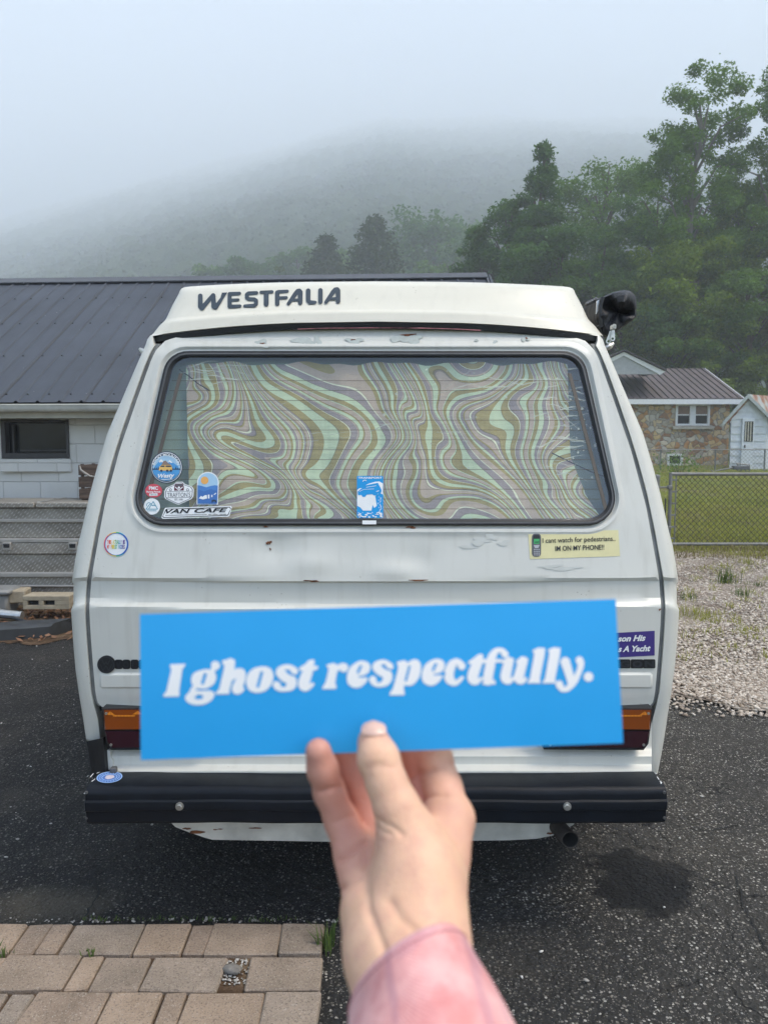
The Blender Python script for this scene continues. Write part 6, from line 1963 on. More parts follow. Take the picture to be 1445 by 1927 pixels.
dd.line([(193, 1240), (198, 1250), (201, 1245), (204, 1250), (209, 1240)], 2.0, 0, .0006); dd.line([(190, 1249), (195.5, 1261), (201, 1252), (206.5, 1261), (212, 1249)], 2.0, 0, .0009)
dd.build('emblem', [pm('worn_black', (0.03, 0.033, 0.038), .35)], None, bdg)
dd = Decal(lambda u, v, off: on_rear(u, v, .003 + off))
for ch, u in zip('VOLKSW', (217, 231.5, 247, 262, 277, 292)):
    dd.poly(rr(u - .6, 1241, u + 14.4, 1259, 4), 1, .0); dd.text(ch, u + 1.5, 1255.5, 11, 11, 0, .003, bold=.05)
dd.build('model_lettering', [pm('worn_black', (0.02, 0.022, 0.027), .35), M['blackpl']], None, van)
dd = Decal(lambda u, v, off: on_rear(u, v, .003 + off))
for ch, u in zip('AGON', (1140, 1163, 1187, 1210)):
    dd.poly(rr(u - 1, 1240.5, u + 22.5, 1257.5, 2.5), 1, .0); dd.text(ch, u + 1.5, 1254.5, 19, 11, 0, .003, bold=.05)
dd.build('model_lettering', [pm('worn_black', (0.025, 0.028, 0.034), .35), M['blackpl']], None, van)
# big lettering on the pop top: strokes traced on a 300 x 70 px window
K = 4.8167
Wf = [('s', [(83, 130, 21), (84, 226, 22), (98, 241, 21), (198, 122, 17)]), ('s', [(200, 125, 20), (206, 226, 22), (222, 235, 20), (305, 113, 12)]), ('p', [(282, 102), (326, 100), (300, 135), (270, 135)], 2),
      ('s', [(349, 114, 18), (349, 224, 19)]), ('s', [(349, 112, 18), (438, 107, 15)]), ('s', [(349, 169, 15), (426, 165, 13)]), ('s', [(350, 226, 18), (442, 222, 15)]),
      ('s', [(592, 102, 16), (520, 106, 18), (505, 118, 18), (506, 146, 18), (520, 158, 17), (572, 160, 17), (588, 172, 18), (588, 203, 18), (574, 217, 17), (486, 221, 14)]),
      ('s', [(634, 97, 15), (732, 93, 15)]), ('s', [(680, 104, 22), (680, 205, 22)]),
      ('s', [(871, 87, 14), (790, 92, 16), (780, 100, 20), (780, 202, 20)]), ('s', [(790, 149, 14), (862, 145, 14)]),
      ('s', [(882, 200, 16), (945, 110, 20), (965, 86, 20), (980, 83, 20), (988, 96, 22), (988, 193, 20)]), ('s', [(925, 167, 13), (985, 165, 13)]),
      ('s', [(1060, 83, 21), (1060, 172, 20), (1076, 188, 19), (1122, 188, 15)]), ('s', [(1171, 79, 20), (1171, 182, 20)]),
      ('s', [(1222, 186, 16), (1285, 95, 20), (1305, 73, 20), (1322, 70, 20), (1331, 82, 20), (1331, 178, 20)]), ('s', [(1268, 156, 13), (1328, 152, 13)])]
V2, F2 = sdf_mesh(Wf, 40, 40, 1370, 275, 4.0)
def ontop(u, v, off):
    hv = [583.5, 580, 560, 540, 535.5]; he = [602.5, 598, 574, 552, 546.5]; yv = [2.586, 2.594, 2.624, 2.655, 2.664]; hwv = [399, 396, 385, 373, 371]
    vr, dp = [], []
    for a, b, y, hw in zip(hv, he, yv, hwv):
        s = min(.985, abs(u - 709.5) / hw); cth = (1 - s ** 5.5) ** (1 / 5.5)
        vr.append(a + (b - a) * s ** 2.4); dp.append(y + .13 * (1 - cth) + .03 * s * s)
    y = float(np.interp(v, vr[::-1], dp[::-1]))
    return on_y(u, v, y) + np.array([0, -off, off * .3])
letters('roof_lettering', M['navy'], np.stack([360 + V2[:, 0] / K, 530 + V2[:, 1] / K], 1), F2, ontop, .0022, van)

# ================================================================== rolled awning in its black bag
bag = empty('awning_bag', (0.85, 3.9, 1.7), 'black vinyl awning bag with metal zip pulls along the right roof edge', 'awning bag')
BO = [(1120, 598), (1121, 566), (1128, 560), (1135, 558), (1148, 552), (1162, 548), (1181, 546), (1193, 554), (1197.5, 569), (1197, 585), (1195.5, 598), (1177, 611), (1157, 626), (1142, 634), (1133, 629), (1126, 612)]
BC = (1163, 588)
vinyl = NT('black_vinyl'); co = vinyl.pos()
vinyl.fin(color=vinyl.ramp(vinyl.noise(co, 8, 4), [(0.3, (0.010, 0.011, 0.013)), (0.7, (0.024, 0.025, 0.029))]), rough=0.52, spec=0.35, normal=vinyl.bump(vinyl.noise(vinyl.mapping(co, (16, 16, 10)), 1.0, 5), 0.8, 0.03))
o = resample(closed_spline(BO, 4) + [BO[0]], 60)
rows = []
for k, (s, y) in enumerate(((.03, 2.80), (.25, 2.785), (.5, 2.765), (.75, 2.757), (.93, 2.765), (1.0, 2.80), (1.01, 2.88))):
    row = []
    for j, (u, v) in enumerate(o):
        a = math.atan2(v - BC[1], u - BC[0])
        fold = (.030 * math.sin(2 * a + .6) + .020 * math.sin(3 * a + 2.2) + .012 * math.sin(5 * a + 1.9) * (1 + math.sin(a)) + .007 * math.sin(9 * a + s * 3)) * math.sin(math.pi * min(1, s) ** .8) * .9
        q = s * (1 + .02 * math.sin(5 * a) * (1 if s < 1 else 0))
        row.append(on_y(BC[0] + (u - BC[0]) * q, BC[1] + (v - BC[1]) * q, y + fold))
    rows.append(row)
last = rows[-1]
for y in (3.2, 3.8, 4.6, 5.3):
    rows.append([p + np.array([0, y - 2.88, .004 * math.sin(j * .7 + y * 5)]) for j, p in enumerate(last)])
mb = MB(); mb.grid(rows, closed=True); mb.poly(rows[0]); mb.poly(rows[-1])
mb.build('cover', vinyl.mat, bag, smooth=55)
mb = MB()
s_ = [on_y(u, v, 2.752) for u, v in ((1134, 561), (1130, 575), (1129, 595), (1131, 612))]
mb.tube([s_[0] + [0, .04, 0], *s_, s_[-1] + [0, .05, 0]], .007, 8); mb.build('hem', M['blackpl'], bag)
def plate(pts, y, t, mat, name, dy=0):
    mb = MB(); mb.prism([on_y(u, v, y) for u, v in pts], (0, t, 0)); return mb.build(name, mat, bag, smooth=0)
plate([(1123, 566), (1128, 563), (1126.5, 588), (1122, 590)], 2.762, .01, M['alu'], 'buckle')
mb = MB()
for k in range(5):
    c = on_y(1106 + k * 4.3, 573 - k * 2.2, 2.86); mb.tube([c, c + [0, .012, .008], c + [0, .03, .004]], .006, 6)
mb.box(tuple(on_y(1117, 588, 3.2)), (.02, .7, .03), .008)
mb.build('rail', M['seal_grey'], bag)
for k, (u0, v0, u1, v1) in enumerate(((1150, 613, 1144, 646), (1154, 611, 1152.5, 641))):
    ax = np.array([u1 - u0, v1 - v0], float); ax /= np.linalg.norm(ax); nn = np.array([-ax[1], ax[0]]); y = 2.745 - .006 * k
    mb = MB()
    out = []
    A, B = np.array([u0, v0 + 9.0]), np.array([u1, v1])
    for w_, e in ((3.2, A), (4.6, B - ax * 4)):
        out += [(e + nn * w_)]
    cap = [B - ax * 4 + 4.6 * (nn * math.cos(t) + ax * math.sin(t)) for t in np.linspace(0, math.pi, 10)]
    ringo = [A + nn * 2.6] + cap + [A - nn * 2.6]
    hole = [B - ax * 4.4 + 2.6 * (nn * math.cos(t) + ax * math.sin(t)) for t in np.linspace(0, 2 * math.pi, len(ringo) + 1)[:-1]]
    # match the hole loop to the outline by angle
    c_ = B - ax * 4.4
    hole = [c_ + 2.5 * (p - c_) / np.linalg.norm(p - c_) for p in ringo]
    f3 = lambda p, yy: on_y(p[0], p[1], yy)
    mb.grid([[f3(p, y) for p in ringo], [f3(p, y) for p in hole], [f3(p, y + .0025) for p in hole], [f3(p, y + .0025) for p in ringo], [f3(p, y) for p in ringo]], closed=True)
    zp = mb.build('zip_pull', M['chrome'], bag, smooth=0)
    mb = MB(); c = on_y(u0 + 1.5, v0 + 3.5, y - .002); mb.box(tuple(c), (.014, .012, .020), .004); mb.box(tuple(c + [0, -.008, .003]), (.007, .006, .010), .002)
    mb.build('slider', M['chrome'], zp, smooth=0)

# ================================================================== the held card
TL, TR_, BR_, BL_ = (263, 1156), (1158.5, 1127.5), (1172.5, 1399), (265, 1431)
tTL, tTR, tBR, tBL = 0.4105, 0.4125, 0.4075, 0.4055
def card_pt(s, q, off=0.0):
    u = (TL[0] * (1 - s) + TR_[0] * s) * (1 - q) + (BL_[0] * (1 - s) + BR_[0] * s) * q
    v = (TL[1] * (1 - s) + TR_[1] * s) * (1 - q) + (BL_[1] * (1 - s) + BR_[1] * s) * q
    t = (tTL * (1 - s) + tTR * s) * (1 - q) + (tBL * (1 - s) + tBR * s) * q
    t += .004 * ((s - .5) * 2) ** 2 - .0012 * math.sin(math.pi * q)
    return at(u, v, t - off)
def card_uv(u, v, off=0.0):
    s = q = .5
    for _ in range(6):
        s = ((u - (TL[0] * (1 - q) + BL_[0] * q)) / ((TR_[0] - TL[0]) * (1 - q) + (BR_[0] - BL_[0]) * q))
        q = ((v - (TL[1] * (1 - s) + TR_[1] * s)) / ((BL_[1] - TL[1]) * (1 - s) + (BR_[1] - TR_[1]) * s))
    return card_pt(s, q, off)
mb = MB()
ss = np.linspace(0, 1, 33); qs = np.linspace(0, 1, 11)
fr = [[card_pt(s, q, .0002) for s in ss] for q in qs]; bk = [[card_pt(s, q, -.0002) for s in ss] for q in qs]
mb.grid(fr, 0); mb.grid(bk, 1)
rim = lambda g: g[0] + [r_[-1] for r_ in g[1:]] + g[-1][-2::-1] + [r_[0] for r_ in g[-2:0:-1]]
mb.grid([rim(fr), rim(bk)], 1, closed=True)
m = NT('glossy_blue_vinyl'); co = m.pos()
m.fin(color=m.ramp(m.noise(co, 20, 3), [(.3, (0.022, 0.375, 0.80)), (.7, (0.026, 0.39, 0.83))]), rough=0.34, spec=0.35, normal=m.bump(m.noise(co, 9, 2), 0.06, 0.01))
card = mb.build('sticker_card', [m.mat, M['wht']], None, smooth=60)
tag(card, 'bright blue oblong sticker with white italic words, held up by the hand', 'sticker')
A_ = (4.5156, 290, 1220); B_ = (4.8167, 590, 1200); C_ = (5.1607, 850, 1200)
GA = [('p', [(141, 143), (262, 138), (252, 158), (236, 172), (208, 370), (212, 388), (207, 406), (80, 409), (88, 392), (108, 372), (152, 176), (140, 160)], 5),
      ('b', [(430, 180), (500, 192), (528, 240), (507, 305), (430, 348), (352, 338), (315, 285), (335, 215)]), ('s', [(480, 205, 14), (505, 180, 22), (520, 150, 40)]), ('s', [(345, 330, 16), (325, 355, 20), (360, 372, 14)]),
      ('b', [(325, 352), (385, 362), (470, 360), (512, 385), (492, 438), (430, 476), (350, 484), (285, 460), (262, 420), (290, 380)]),
      ('p', [(578, 112), (620, 98), (650, 88), (684, 104), (682, 150), (645, 340), (634, 386), (524, 389), (536, 370), (556, 350), (602, 150), (590, 135)], 4),
      ('s', [(655, 255, 24), (690, 215, 34), (735, 210, 38), (738, 250, 40), (718, 310, 42), (702, 345, 44), (718, 360, 30), (752, 350, 16)], True),
      ('b', [(930, 155), (990, 175), (1015, 235), (995, 310), (940, 365), (860, 380), (800, 350), (782, 285), (800, 215), (850, 170)]),
      ('s', [(1192, 196, 32), (1160, 164, 22), (1110, 166, 26), (1072, 200, 38), (1105, 238, 44), (1165, 275, 44), (1162, 320, 38), (1110, 348, 22), (1060, 343, 22), (1042, 314, 34)], True),
      ('s', [(1325, 130, 28), (1305, 200, 42), (1278, 275, 48), (1272, 318, 44), (1300, 342, 22), (1345, 308, 16)], True), ('p', [(1234, 168), (1295, 132), (1338, 98), (1362, 104), (1352, 152), (1390, 154), (1386, 178), (1345, 192), (1238, 188)], 3)]
GA_ = [('s', [(434, 225, 14), (412, 296, 14)]), ('b', [(345, 415), (380, 396), (417, 406), (405, 430), (360, 434)]), ('s', [(380, 349, 5), (450, 354, 7), (520, 345, 8)]), ('s', [(668, 285, 5), (648, 360, 9)]), ('s', [(914, 210, 13), (882, 324, 13)]), ('s', [(1120, 188, 8), (1150, 215, 10), (1195, 232, 9)]), ('s', [(1040, 270, 9), (1085, 290, 10), (1110, 325, 8)])]
GB = [('p', [(118, 252), (178, 234), (212, 248), (206, 330), (192, 410), (204, 444), (202, 462), (80, 464), (92, 438), (112, 410), (140, 290), (132, 268)], 4), ('s', [(205, 300, 16), (240, 262, 22), (272, 272, 42)], True),
      ('b', [(420, 212), (490, 225), (516, 270), (495, 322), (455, 345), (490, 366), (472, 412), (410, 455), (350, 450), (308, 410), (304, 340), (338, 262)]),
      ('s', [(692, 262, 32), (658, 226, 20), (610, 226, 24), (570, 262, 38), (605, 300, 44), (668, 338, 44), (662, 392, 38), (610, 428, 22), (555, 420, 22), (537, 382, 34)], True),
      ('p', [(756, 226), (822, 208), (848, 228), (838, 330), (812, 470), (822, 500), (818, 518), (690, 520), (700, 495), (722, 465), (768, 290), (768, 250)], 4), ('b', [(900, 200), (955, 212), (975, 275), (955, 365), (900, 428), (845, 436), (800, 400), (830, 260)]),
      ('b', [(1100, 194), (1165, 205), (1190, 250), (1170, 305), (1130, 328), (1168, 346), (1142, 396), (1080, 436), (1022, 426), (984, 385), (984, 312), (1018, 240)]),
      ('s', [(1342, 258, 36), (1308, 213, 22), (1258, 242, 38), (1228, 318, 44), (1236, 382, 42), (1288, 412, 24), (1348, 365, 16)], True)]
GB_ = [('s', [(427, 262, 12), (403, 314, 12)]), ('s', [(412, 356, 6), (505, 350, 12)]), ('s', [(620, 252, 8), (650, 278, 10), (700, 296, 8)]), ('s', [(538, 334, 8), (585, 352, 10), (612, 388, 8)]), ('s', [(868, 265, 11), (836, 388, 11)]), ('s', [(1107, 243, 12), (1083, 294, 12)]), ('s', [(1092, 336, 6), (1185, 330, 12)])]
GC_ = [('s', [(282, 182, 24), (250, 250, 46), (215, 335, 54), (204, 402, 50), (240, 430, 28), (290, 396, 14)], True), ('p', [(158, 240), (210, 205), (262, 164), (296, 168), (296, 212), (350, 214), (346, 242), (270, 252), (164, 254)], 3),
       ('s', [(516, 162, 34), (488, 126, 24), (432, 130, 28), (392, 185, 40), (372, 275, 47), (354, 370, 47), (352, 420, 46)], True), ('p', [(310, 424), (416, 415), (424, 452), (300, 454)], 3), ('p', [(292, 216), (480, 212), (480, 238), (290, 242)], 3),
       ('s', [(556, 232, 44), (530, 335, 50), (524, 396, 48), (560, 425, 26), (610, 385, 14)], True), ('p', [(482, 222), (560, 200), (600, 205), (596, 245), (492, 248)], 3), ('s', [(692, 228, 46), (664, 330, 48), (652, 398, 48), (690, 426, 22), (722, 396, 12)], True), ('p', [(628, 220), (700, 200), (738, 205), (734, 245), (626, 246)], 3),
       ('p', [(786, 130), (840, 102), (902, 106), (898, 170), (852, 400), (858, 440), (738, 441), (746, 424), (762, 400), (804, 165), (802, 150)], 4), ('p', [(934, 122), (990, 97), (1052, 106), (1046, 170), (1000, 400), (1004, 440), (884, 441), (892, 424), (908, 400), (950, 155), (948, 142)], 4),
       ('s', [(1102, 236, 46), (1128, 315, 42), (1150, 395, 38), (1150, 440, 26)], True), ('s', [(1240, 222, 38), (1254, 262, 32), (1230, 345, 28), (1185, 432, 32), (1125, 494, 28), (1072, 504, 24), (1046, 456, 38)], True), ('s', [(1327, 382, 46), (1328, 382, 46)])]
GS_ = [('s', [(478, 178, 10), (455, 192, 11), (450, 206, 4)]), ('s', [(1085, 440, 10), (1108, 462, 10)])]
mb = MB()
for (k, ox, oy), add, sub, ext in ((A_, GA, GA_, (60, 70, 1410, 500)), (B_, GB, GB_, (60, 180, 1400, 530)), (C_, GC_, GS_, (140, 80, 1390, 545))):
    V2, F2 = sdf_mesh(add, *ext, 5.0, sub)
    mb.add([card_uv(ox + x / k, oy + y / k, .0005) for x, y in V2], F2)
mb.build('lettering', pm('white_print', (0.92, 0.92, 0.91), 0.35, .02), card, smooth=0, fixn=False)

# ================================================================== the hand that holds it
def cone(P, a, b):
    ra, rb = a[1], b[1]; pa = P - a[0]; ba = b[0] - a[0]
    L = ba.dot(ba); t = np.clip((pa @ ba) / L, 0, 1)
    d = pa - t[..., None] * ba
    return np.sqrt((d * d).sum(-1)) - (ra + (rb - ra) * t)
def smin(a, b, k):
    h = np.clip(.5 + .5 * (b - a) / k, 0, 1)
    return b + (a - b) * h - k * h * (1 - h)
def J(u, v, t, r): return (at(u, v, t), r)
fingers = {
    'thumb': [J(703, 1397, .3925, .0083), J(712, 1428, .3875, .0102), J(728, 1475, .3825, .0098), J(747, 1522, .3785, .0112), J(768, 1580, .3765, .0148)],
    'index': [J(795, 1404, .4225, .0085), J(816, 1428, .4265, .0100), J(834, 1482, .4180, .0098), J(848, 1540, .4040, .0103), J(832, 1600, .392, .0118)],
    'middle': [J(770, 1400, .4225, .0084), J(788, 1440, .4330, .0096), J(806, 1510, .4260, .0108), J(812, 1590, .4080, .0125)],
    'ring': [J(640, 1408, .4200, .0075), J(662, 1452, .4230, .0086), J(690, 1520, .4230, .0096), J(725, 1600, .4080, .0115)],
    'pinky': [J(599, 1415, .3985, .0068), J(607, 1448, .4015, .0078), J(620, 1492, .4060, .0080), J(642, 1545, .4070, .0086), J(668, 1608, .4000, .0104), J(690, 1660, .390, .013)],
}
palm = [(J(847, 1545, .402, .0100), J(815, 1640, .383, .0135)), (J(815, 1640, .383, .0135), J(804, 1760, .352, .0165)),
        (J(800, 1585, .405, .0130), J(780, 1700, .372, .0180)), (J(735, 1600, .405, .0125), J(745, 1720, .370, .0170)),
        (J(684, 1625, .397, .0112), J(698, 1720, .368, .0115)), (J(698, 1720, .368, .0115), J(712, 1800, .345, .0135)),
        (J(768, 1580, .3765, .0145), J(785, 1660, .364, .0170)), (J(785, 1660, .364, .0170), J(790, 1760, .346, .0160)),
        (J(797, 1760, .350, .0165), J(825, 1900, .318, .0200)), (J(714, 1790, .347, .0130), J(748, 1905, .320, .0170)), (J(755, 1770, .350, .0190), J(800, 1960, .305, .0210))]
lo = np.array([-.062, .275, 1.27]); hi = np.array([.064, .455, 1.445]); 
allp = np.array([p for f in fingers.values() for p, _ in f] + [q[0] for pr in palm for q in pr])
lo = allp.min(0) - .028; hi = allp.max(0) + .028
hS = .00115
gx_ = [np.arange(lo[i], hi[i], hS, dtype=np.float32) for i in range(3)]
P3 = np.stack(np.meshgrid(*gx_, indexing='ij'), -1).astype(np.float32)
D = None
for a, b in palm:
    c = cone(P3, a, b); D = c if D is None else smin(D, c, .012)
D = smin(D, np.full_like(D, 1e3), .001)
FD = {}
for nm, f in fingers.items():
    d = None
    for a, b in zip(f[:-1], f[1:]):
        c = cone(P3, a, b); d = c if d is None else smin(d, c, .0035)
    FD[nm] = d
fo = None
for nm in ('pinky', 'ring', 'middle', 'index'):
    fo = FD[nm] if fo is None else smin(fo, FD[nm], .0018)
D = smin(D, fo, .007)
D = smin(D, FD['thumb'], .0065)
# soft tendon and bone relief
D = D - .0008 * np.exp(-((cone(P3, J(847, 1545, .402, 0), J(812, 1740, .352, 0)) - .012) / .006) ** 2)
def surface_nets(Fv, org, h):
    s = Fv < 0
    nx, ny, nz = Fv.shape
    cnt = np.zeros((nx - 1, ny - 1, nz - 1), np.int8)
    for i in (0, 1):
        for j in (0, 1):
            for k in (0, 1):
                cnt += s[i:nx - 1 + i, j:ny - 1 + j, k:nz - 1 + k]
    act = (cnt > 0) & (cnt < 8)
    idx = np.full(act.shape, -1, np.int64); ci = np.argwhere(act); idx[act] = np.arange(len(ci))
    acc = np.zeros((len(ci), 3)); n = np.zeros(len(ci))
    for ax in range(3):
        o1, o2 = [k for k in range(3) if k != ax]
        for a in (0, 1):
            for b in (0, 1):
                off = np.zeros(3, int); off[o1] = a; off[o2] = b
                p = ci + off; q = p.copy(); q[:, ax] += 1
                fa = Fv[p[:, 0], p[:, 1], p[:, 2]]; fb = Fv[q[:, 0], q[:, 1], q[:, 2]]
                cr = (fa < 0) != (fb < 0); t = np.where(cr, fa / np.where(cr, fa - fb, 1), 0)
                pos = p.astype(float); pos[:, ax] += t
                acc[cr] += pos[cr]; n[cr] += 1
    V = org + h * acc / n[:, None]
    Q = []
    for ax in range(3):
        o1, o2 = (ax + 1) % 3, (ax + 2) % 3
        sl0 = [slice(1, -1)] * 3; sl1 = [slice(1, -1)] * 3
        sl0[ax] = slice(0, -1); sl1[ax] = slice(1, None)
        e0 = s[tuple(sl0)]; e1 = s[tuple(sl1)]
        ch = np.argwhere(e0 != e1)
        inside0 = e0[e0 != e1]
        base = ch.copy()
        for o in (o1, o2): base[:, o] += 1
        def cell(d1, d2):
            c = base.copy(); c[:, o1] -= d1; c[:, o2] -= d2
            return idx[c[:, 0], c[:, 1], c[:, 2]]
        q = np.stack([cell(0, 0), cell(1, 0), cell(1, 1), cell(0, 1)], 1)
        q[~inside0] = q[~inside0][:, ::-1]
        Q.append(q)
    return V, np.concatenate(Q)
HV, HF = surface_nets(D, lo, hS)
def proj(P):
    q = P - CAM; t = q @ FWD
    return CX + F * (q @ RT) / t, CY - F * (q @ UP) / t, t
def vnormals(V, Q):
    n = np.zeros_like(V); a = np.cross(V[Q[:, 2]] - V[Q[:, 0]], V[Q[:, 3]] - V[Q[:, 1]])
    for k in range(4): np.add.at(n, Q[:, k], a)
    return n / (np.linalg.norm(n, axis=1)[:, None] + 1e-12)
HN = vnormals(HV, HF); hu, hv_, ht = proj(HV)
if np.mean((HN * (HV - HV.mean(0))).sum(1)) < 0: HN = -HN
facing = np.clip((-(HN @ FWD) + .1) / .35, 0, 1)
# skin folds pressed into the surface
folds = [([(700, 1538), (716, 1547), (740, 1558), (758, 1572)], .0008, 5, .375), ([(699, 1553), (716, 1562), (736, 1571)], .0006, 4, .375), ([(694, 1566), (704, 1575)], .0005, 4, .375),
         ([(604, 1491), (622, 1485), (640, 1483)], .0009, 5, .405), ([(632, 1548), (655, 1538), (668, 1537)], .0006, 5, .405), ([(640, 1621), (656, 1606), (674, 1594), (690, 1584)], .0014, 6, .395), ([(645, 1674), (658, 1664), (674, 1653), (690, 1648)], .0014, 6, .39),
         ([(772, 1468), (790, 1455), (815, 1449)], .0009, 5, .43), ([(800, 1503), (815, 1498), (838, 1497)], .0008, 5, .415), ([(690, 1447), (712, 1443), (742, 1444)], .0004, 4, .385), ([(694, 1438), (720, 1435)], .0003, 3, .385), 
         ([(689, 1600), (688, 1660), (692, 1710), (712, 1760), (726, 1800)], .0012, 9, .37), ([(735, 1700), (752, 1728), (778, 1748)], .0010, 9, .36)]
disp = np.zeros(len(HV))
for pts, dep, wd, tmax in folds:
    d = np.full(len(HV), 1e9)
    for (ax_, ay_), (bx_, by_) in zip(pts[:-1], pts[1:]):
        dx, dy = bx_ - ax_, by_ - ay_; t = np.clip(((hu - ax_) * dx + (hv_ - ay_) * dy) / (dx * dx + dy * dy), 0, 1)
        d = np.minimum(d, np.hypot(hu - ax_ - t * dx, hv_ - ay_ - t * dy))
    disp = np.maximum(disp, dep * np.exp(-(d / wd) ** 2) * facing * np.clip((tmax + .03 - ht) / .02, 0, 1))
HV = HV - HN * disp[:, None] * 1.35
person = empty('person', tuple(at(800, 1900, .32)), 'outstretched hand and forearm in a pink patterned sleeve, holding the blue sticker', 'person')
m = NT('skin'); co = m.pos()
at_ = m.n('ShaderNodeAttribute', attribute_name='blush').outputs['Fac']
sk = m.ramp(m.noise(co, 55, 4), [(.3, (0.72, 0.435, 0.285)), (.7, (0.80, 0.505, 0.34))])
sk = m.mix(at_, sk, (0.56, 0.235, 0.185))
mott = m.ramp(m.noise(co, 120, 3), [(.42, 0.0), (.68, .4)])
sk = m.mix(mott, sk, (0.60, 0.30, 0.24))
wr = m.n('ShaderNodeTexVoronoi', {'Vector': m.mapping(co, (1, 1, .7)), 'Scale': 900.0}).outputs['Distance']
m.fin(color=sk, rough=.5, spec=.35, sss=.12, sssr=(1.0, .35, .2), ssss=.004, normal=m.bump(m.math('ADD', wr, m.math('MULTIPLY', m.noise(co, 260, 3), 2.0)), .28, .0007))
hand = fastmesh('hand', HV, HF, m.mat, person, smooth=True)
ba = hand.data.attributes.new('blush', 'FLOAT', 'POINT')
bl = np.zeros(len(HV))
for nm, k in (('pinky', .75), ('ring', .85), ('middle', .85), ('index', .35)):
    f = fingers[nm]; dmin = np.min([cone(HV, a, b) for a, b in zip(f[:-1], f[1:])], axis=0)
    n_ = len(f); 
    bl = np.maximum(bl, k * np.clip(1 - (dmin - .0005) / .010, 0, 1))
tip = fingers['thumb'][0][0]; bl = np.maximum(bl, .45 * np.exp(-(np.linalg.norm(HV - tip, axis=1) / .012) ** 2))
tip = fingers['pinky'][0][0]; bl = np.maximum(bl, .95 * np.exp(-(np.linalg.norm(HV - tip, axis=1) / .012) ** 2))
for p, k, s_ in (((868, 1535, .395), .30, .012), ((664, 1640, .385), .6, .016), ((725, 1560, .366), .25, .012)):
    bl = np.maximum(bl, k * np.exp(-(np.linalg.norm(HV - at(*p), axis=1) / s_) ** 2))
thm = np.min([cone(HV, a, b) for a, b in zip(fingers['thumb'][1:-1], fingers['thumb'][2:])], axis=0)
bl = bl * np.clip(.35 + thm / .004, .0, 1) if False else np.where(thm < .0015, bl * .35, bl)
ba.data.foreach_set('value', bl.astype(np.float32))
# thumb nail: a curved plate over the end of the thumb
c0 = at(707, 1393, .3925); ex_ = RT; dn = (at(712, 1428, .3875) - at(703, 1397, .3925)); dn /= np.linalg.norm(dn); nz_ = np.cross(ex_, dn); nz_ /= np.linalg.norm(nz_)
if nz_[1] > 0: nz_ = -nz_
up_n = (nz_ * .85 - dn * .50); up_n /= np.linalg.norm(up_n); al = np.cross(up_n, ex_); al /= np.linalg.norm(al)
if al.dot(dn) > 0: al = -al
mb = MB(); rows = []
cc = c0 - up_n * .0002
for k in range(9):
    t = k / 8 * 2 - 1
    row = []
    for j in range(11):
        s = j / 10 * 2 - 1
        lim = math.sqrt(max(0.0, 1 - abs(t) ** 2.6)) * .0064
        x = s * lim; y = t * .0052
        row.append(cc + ex_ * x + al * y + up_n * (.0093 - 55 * x * x - (22 if y > 0 else 75) * y * y))
    rows.append(row)
mb.grid(rows)
mb.build('thumbnail', pm('nail', (0.66, 0.43, 0.345), .35, .06, 60, spec=.5, coat=.2), person, smooth=80)
# sleeve
mb = MB()
rows = []
def sring(c, a, b, n=72, ww=0.0, ph=0.0):
    c = (c[0] - 8, c[1] + 15, c[2]); a = (a[0] * .955, a[1], a[2])
    C0 = at(*c); ax = at(c[0] + a[0], c[1] + a[1], c[2] + a[2]) - C0; bx = at(c[0] + b[0], c[1] + b[1], c[2] + b[2]) - C0
    return [C0 + ax * math.cos(t) * (1 + ww * math.sin(5 * t + ph)) + bx * math.sin(t) * (1 + ww * math.sin(4 * t + ph * 1.7)) for t in np.linspace(0, 2 * math.pi, n + 1)[:-1]]
# a: half width towards the right end of the cuff, b: towards the near side
rows.append(sring((773, 1822, .340), (100, -62, .004), (-6, -58, -.034)))
rows.append(sring((772, 1818, .340), (104, -65, .004), (-6, -62, -.036)))
rows.append(sring((773, 1818, .340), (108, -66, .004), (-6, -66, -.0375)))
rows.append(sring((775, 1824, .338), (111, -67, .004), (-6, -66, -.0385)))
rows.append(sring((779, 1838, .335), (116, -66, .004), (-6, -64, -.0385), ww=.006, ph=.5))
rows.append(sring((787, 1862, .330), (126, -60, .003), (-6, -58, -.038), ww=.012, ph=1.0))
rows.append(sring((797, 1890, .324), (140, -54, .003), (-6, -52, -.038), ww=.014, ph=1.6))
rows.append(sring((810, 1930, .316), (157, -44, .002), (-5, -46, -.038), ww=.016, ph=2.1))
rows.append(sring((826, 1980, .306), (172, -36, .002), (-5, -40, -.038), ww=.018, ph=2.5))
rows.append(sring((850, 2060, .290), (190, -30, .002), (-5, -34, -.038), ww=.016, ph=2.9))
rows.append(sring((890, 2220, .262), (220, -20, .002), (-4, -30, -.038), ww=.016, ph=3.3))
mb.grid(rows, closed=True)
m = NT('pink_cloth'); co = m.pos()
p = m.mapping(co, (1, 1, 1), (0.25, 0.0, 0.35))
blot = m.noise(co, 44, 5, .65)
base = m.ramp(blot, [(.32, (0.64, 0.25, 0.24)), (.55, (0.80, 0.41, 0.39)), (.72, (0.85, 0.51, 0.46))])
red = m.ramp(m.noise(m.vmath('ADD', co, (3, 1, 7)), 60, 3), [(.57, 0.0), (.68, .6)])
base = m.mix(red, base, (0.70, 0.26, 0.24))
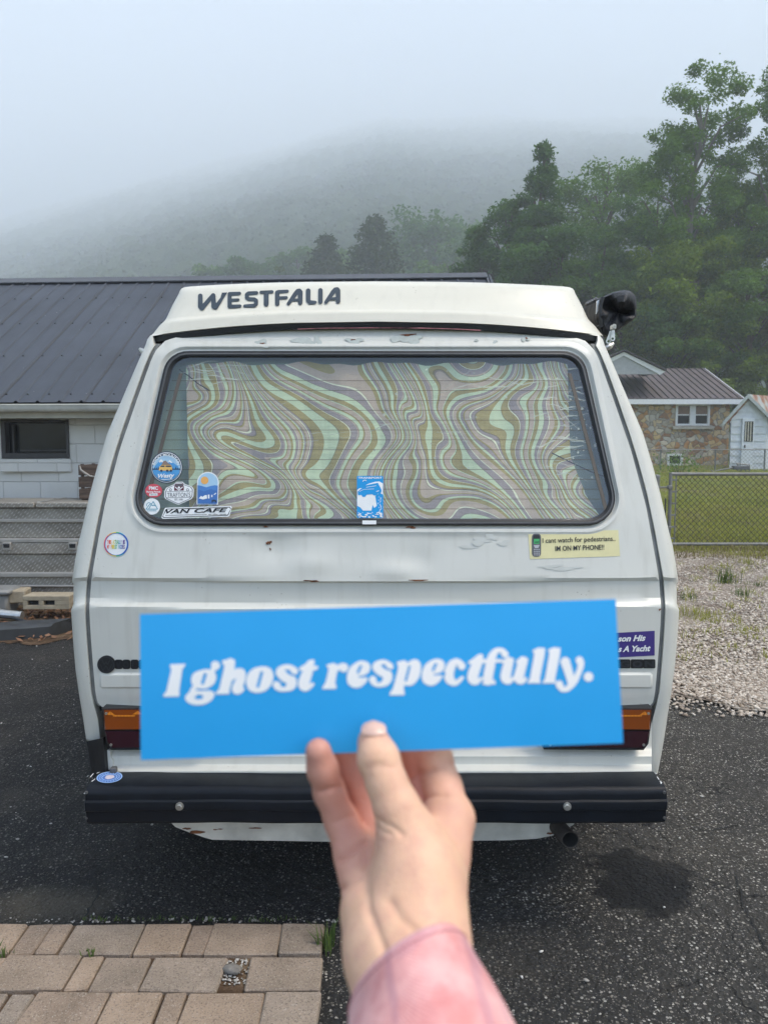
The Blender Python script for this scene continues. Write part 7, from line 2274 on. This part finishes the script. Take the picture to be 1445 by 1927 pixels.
def stripe(rot, scale, lo_, hi_, st):
    wv = m.n('ShaderNodeTexWave', {'Vector': m.mapping(co, (1, 1, 1), rot), 'Scale': scale, 'Distortion': 0.7, 'Detail': 1.0, 'Detail Scale': 4.0}, bands_direction='X').outputs[0]
    return m.ramp(wv, [(lo_, 0.0), (hi_, st)])
base = m.mix(stripe((0, R(20), 0), 10.5, .955, .99, .42), base, (0.42, 0.20, 0.26))
base = m.mix(stripe((0, R(105), 0), 9.0, .965, .992, .32), base, (0.44, 0.22, 0.28))
wvn = m.n('ShaderNodeTexWave', {'Vector': co, 'Scale': 420.0}, bands_direction='Z').outputs[0]
m.fin(color=base, rough=.85, spec=.15, normal=m.bump(m.math('ADD', m.math('MULTIPLY', wvn, .1), m.noise(co, 70, 4)), .35, .003))
m.set(m.b.inputs['Sheen Weight'], .25)
slv = mb.build('sleeve', m.mat, person, smooth=80)
mb = MB()   # stitched hem round the cuff
for (ra, rb, wd) in ((3, 4, .55),):
    ring_ = [p * (1 - wd) + q * wd for p, q in zip(rows[ra], rows[rb])]
    cen = sum(ring_) / len(ring_)
    ring_ = [p + (p - cen) / np.linalg.norm(p - cen) * .0003 for p in ring_]
    for k in range(0, 72, 1):
        a_, b_ = ring_[k], ring_[(k + 1) % 72]
        mb.tube([a_ * .9 + b_ * .1, a_ * .3 + b_ * .7], .00032, 5)
mb.build('stitching', pm('seam_thread', (0.50, 0.22, 0.24), .8), slv, smooth=0)

# ================================================================== air: morning fog over the whole valley
mb = MB()
mb.box((0, 920, 404.0), (3500, 2100, 812.0))
m = NT('fog'); m.t.nodes.remove(m.b)
pv_ = m.n('ShaderNodeVolumePrincipled', {'Color': (0.875, 0.935, 1.0), 'Density': 0.0020, 'Anisotropy': 0.0, 'Density Attribute': ''})
m.t.links.new(pv_.outputs[0], m.out.inputs['Volume'])
try: m.mat.cycles.homogeneous_volume = True
except Exception: pass
hz = mb.build('haze', m.mat, None, smooth=0)
tag(hz, None, None, None, 'stuff')
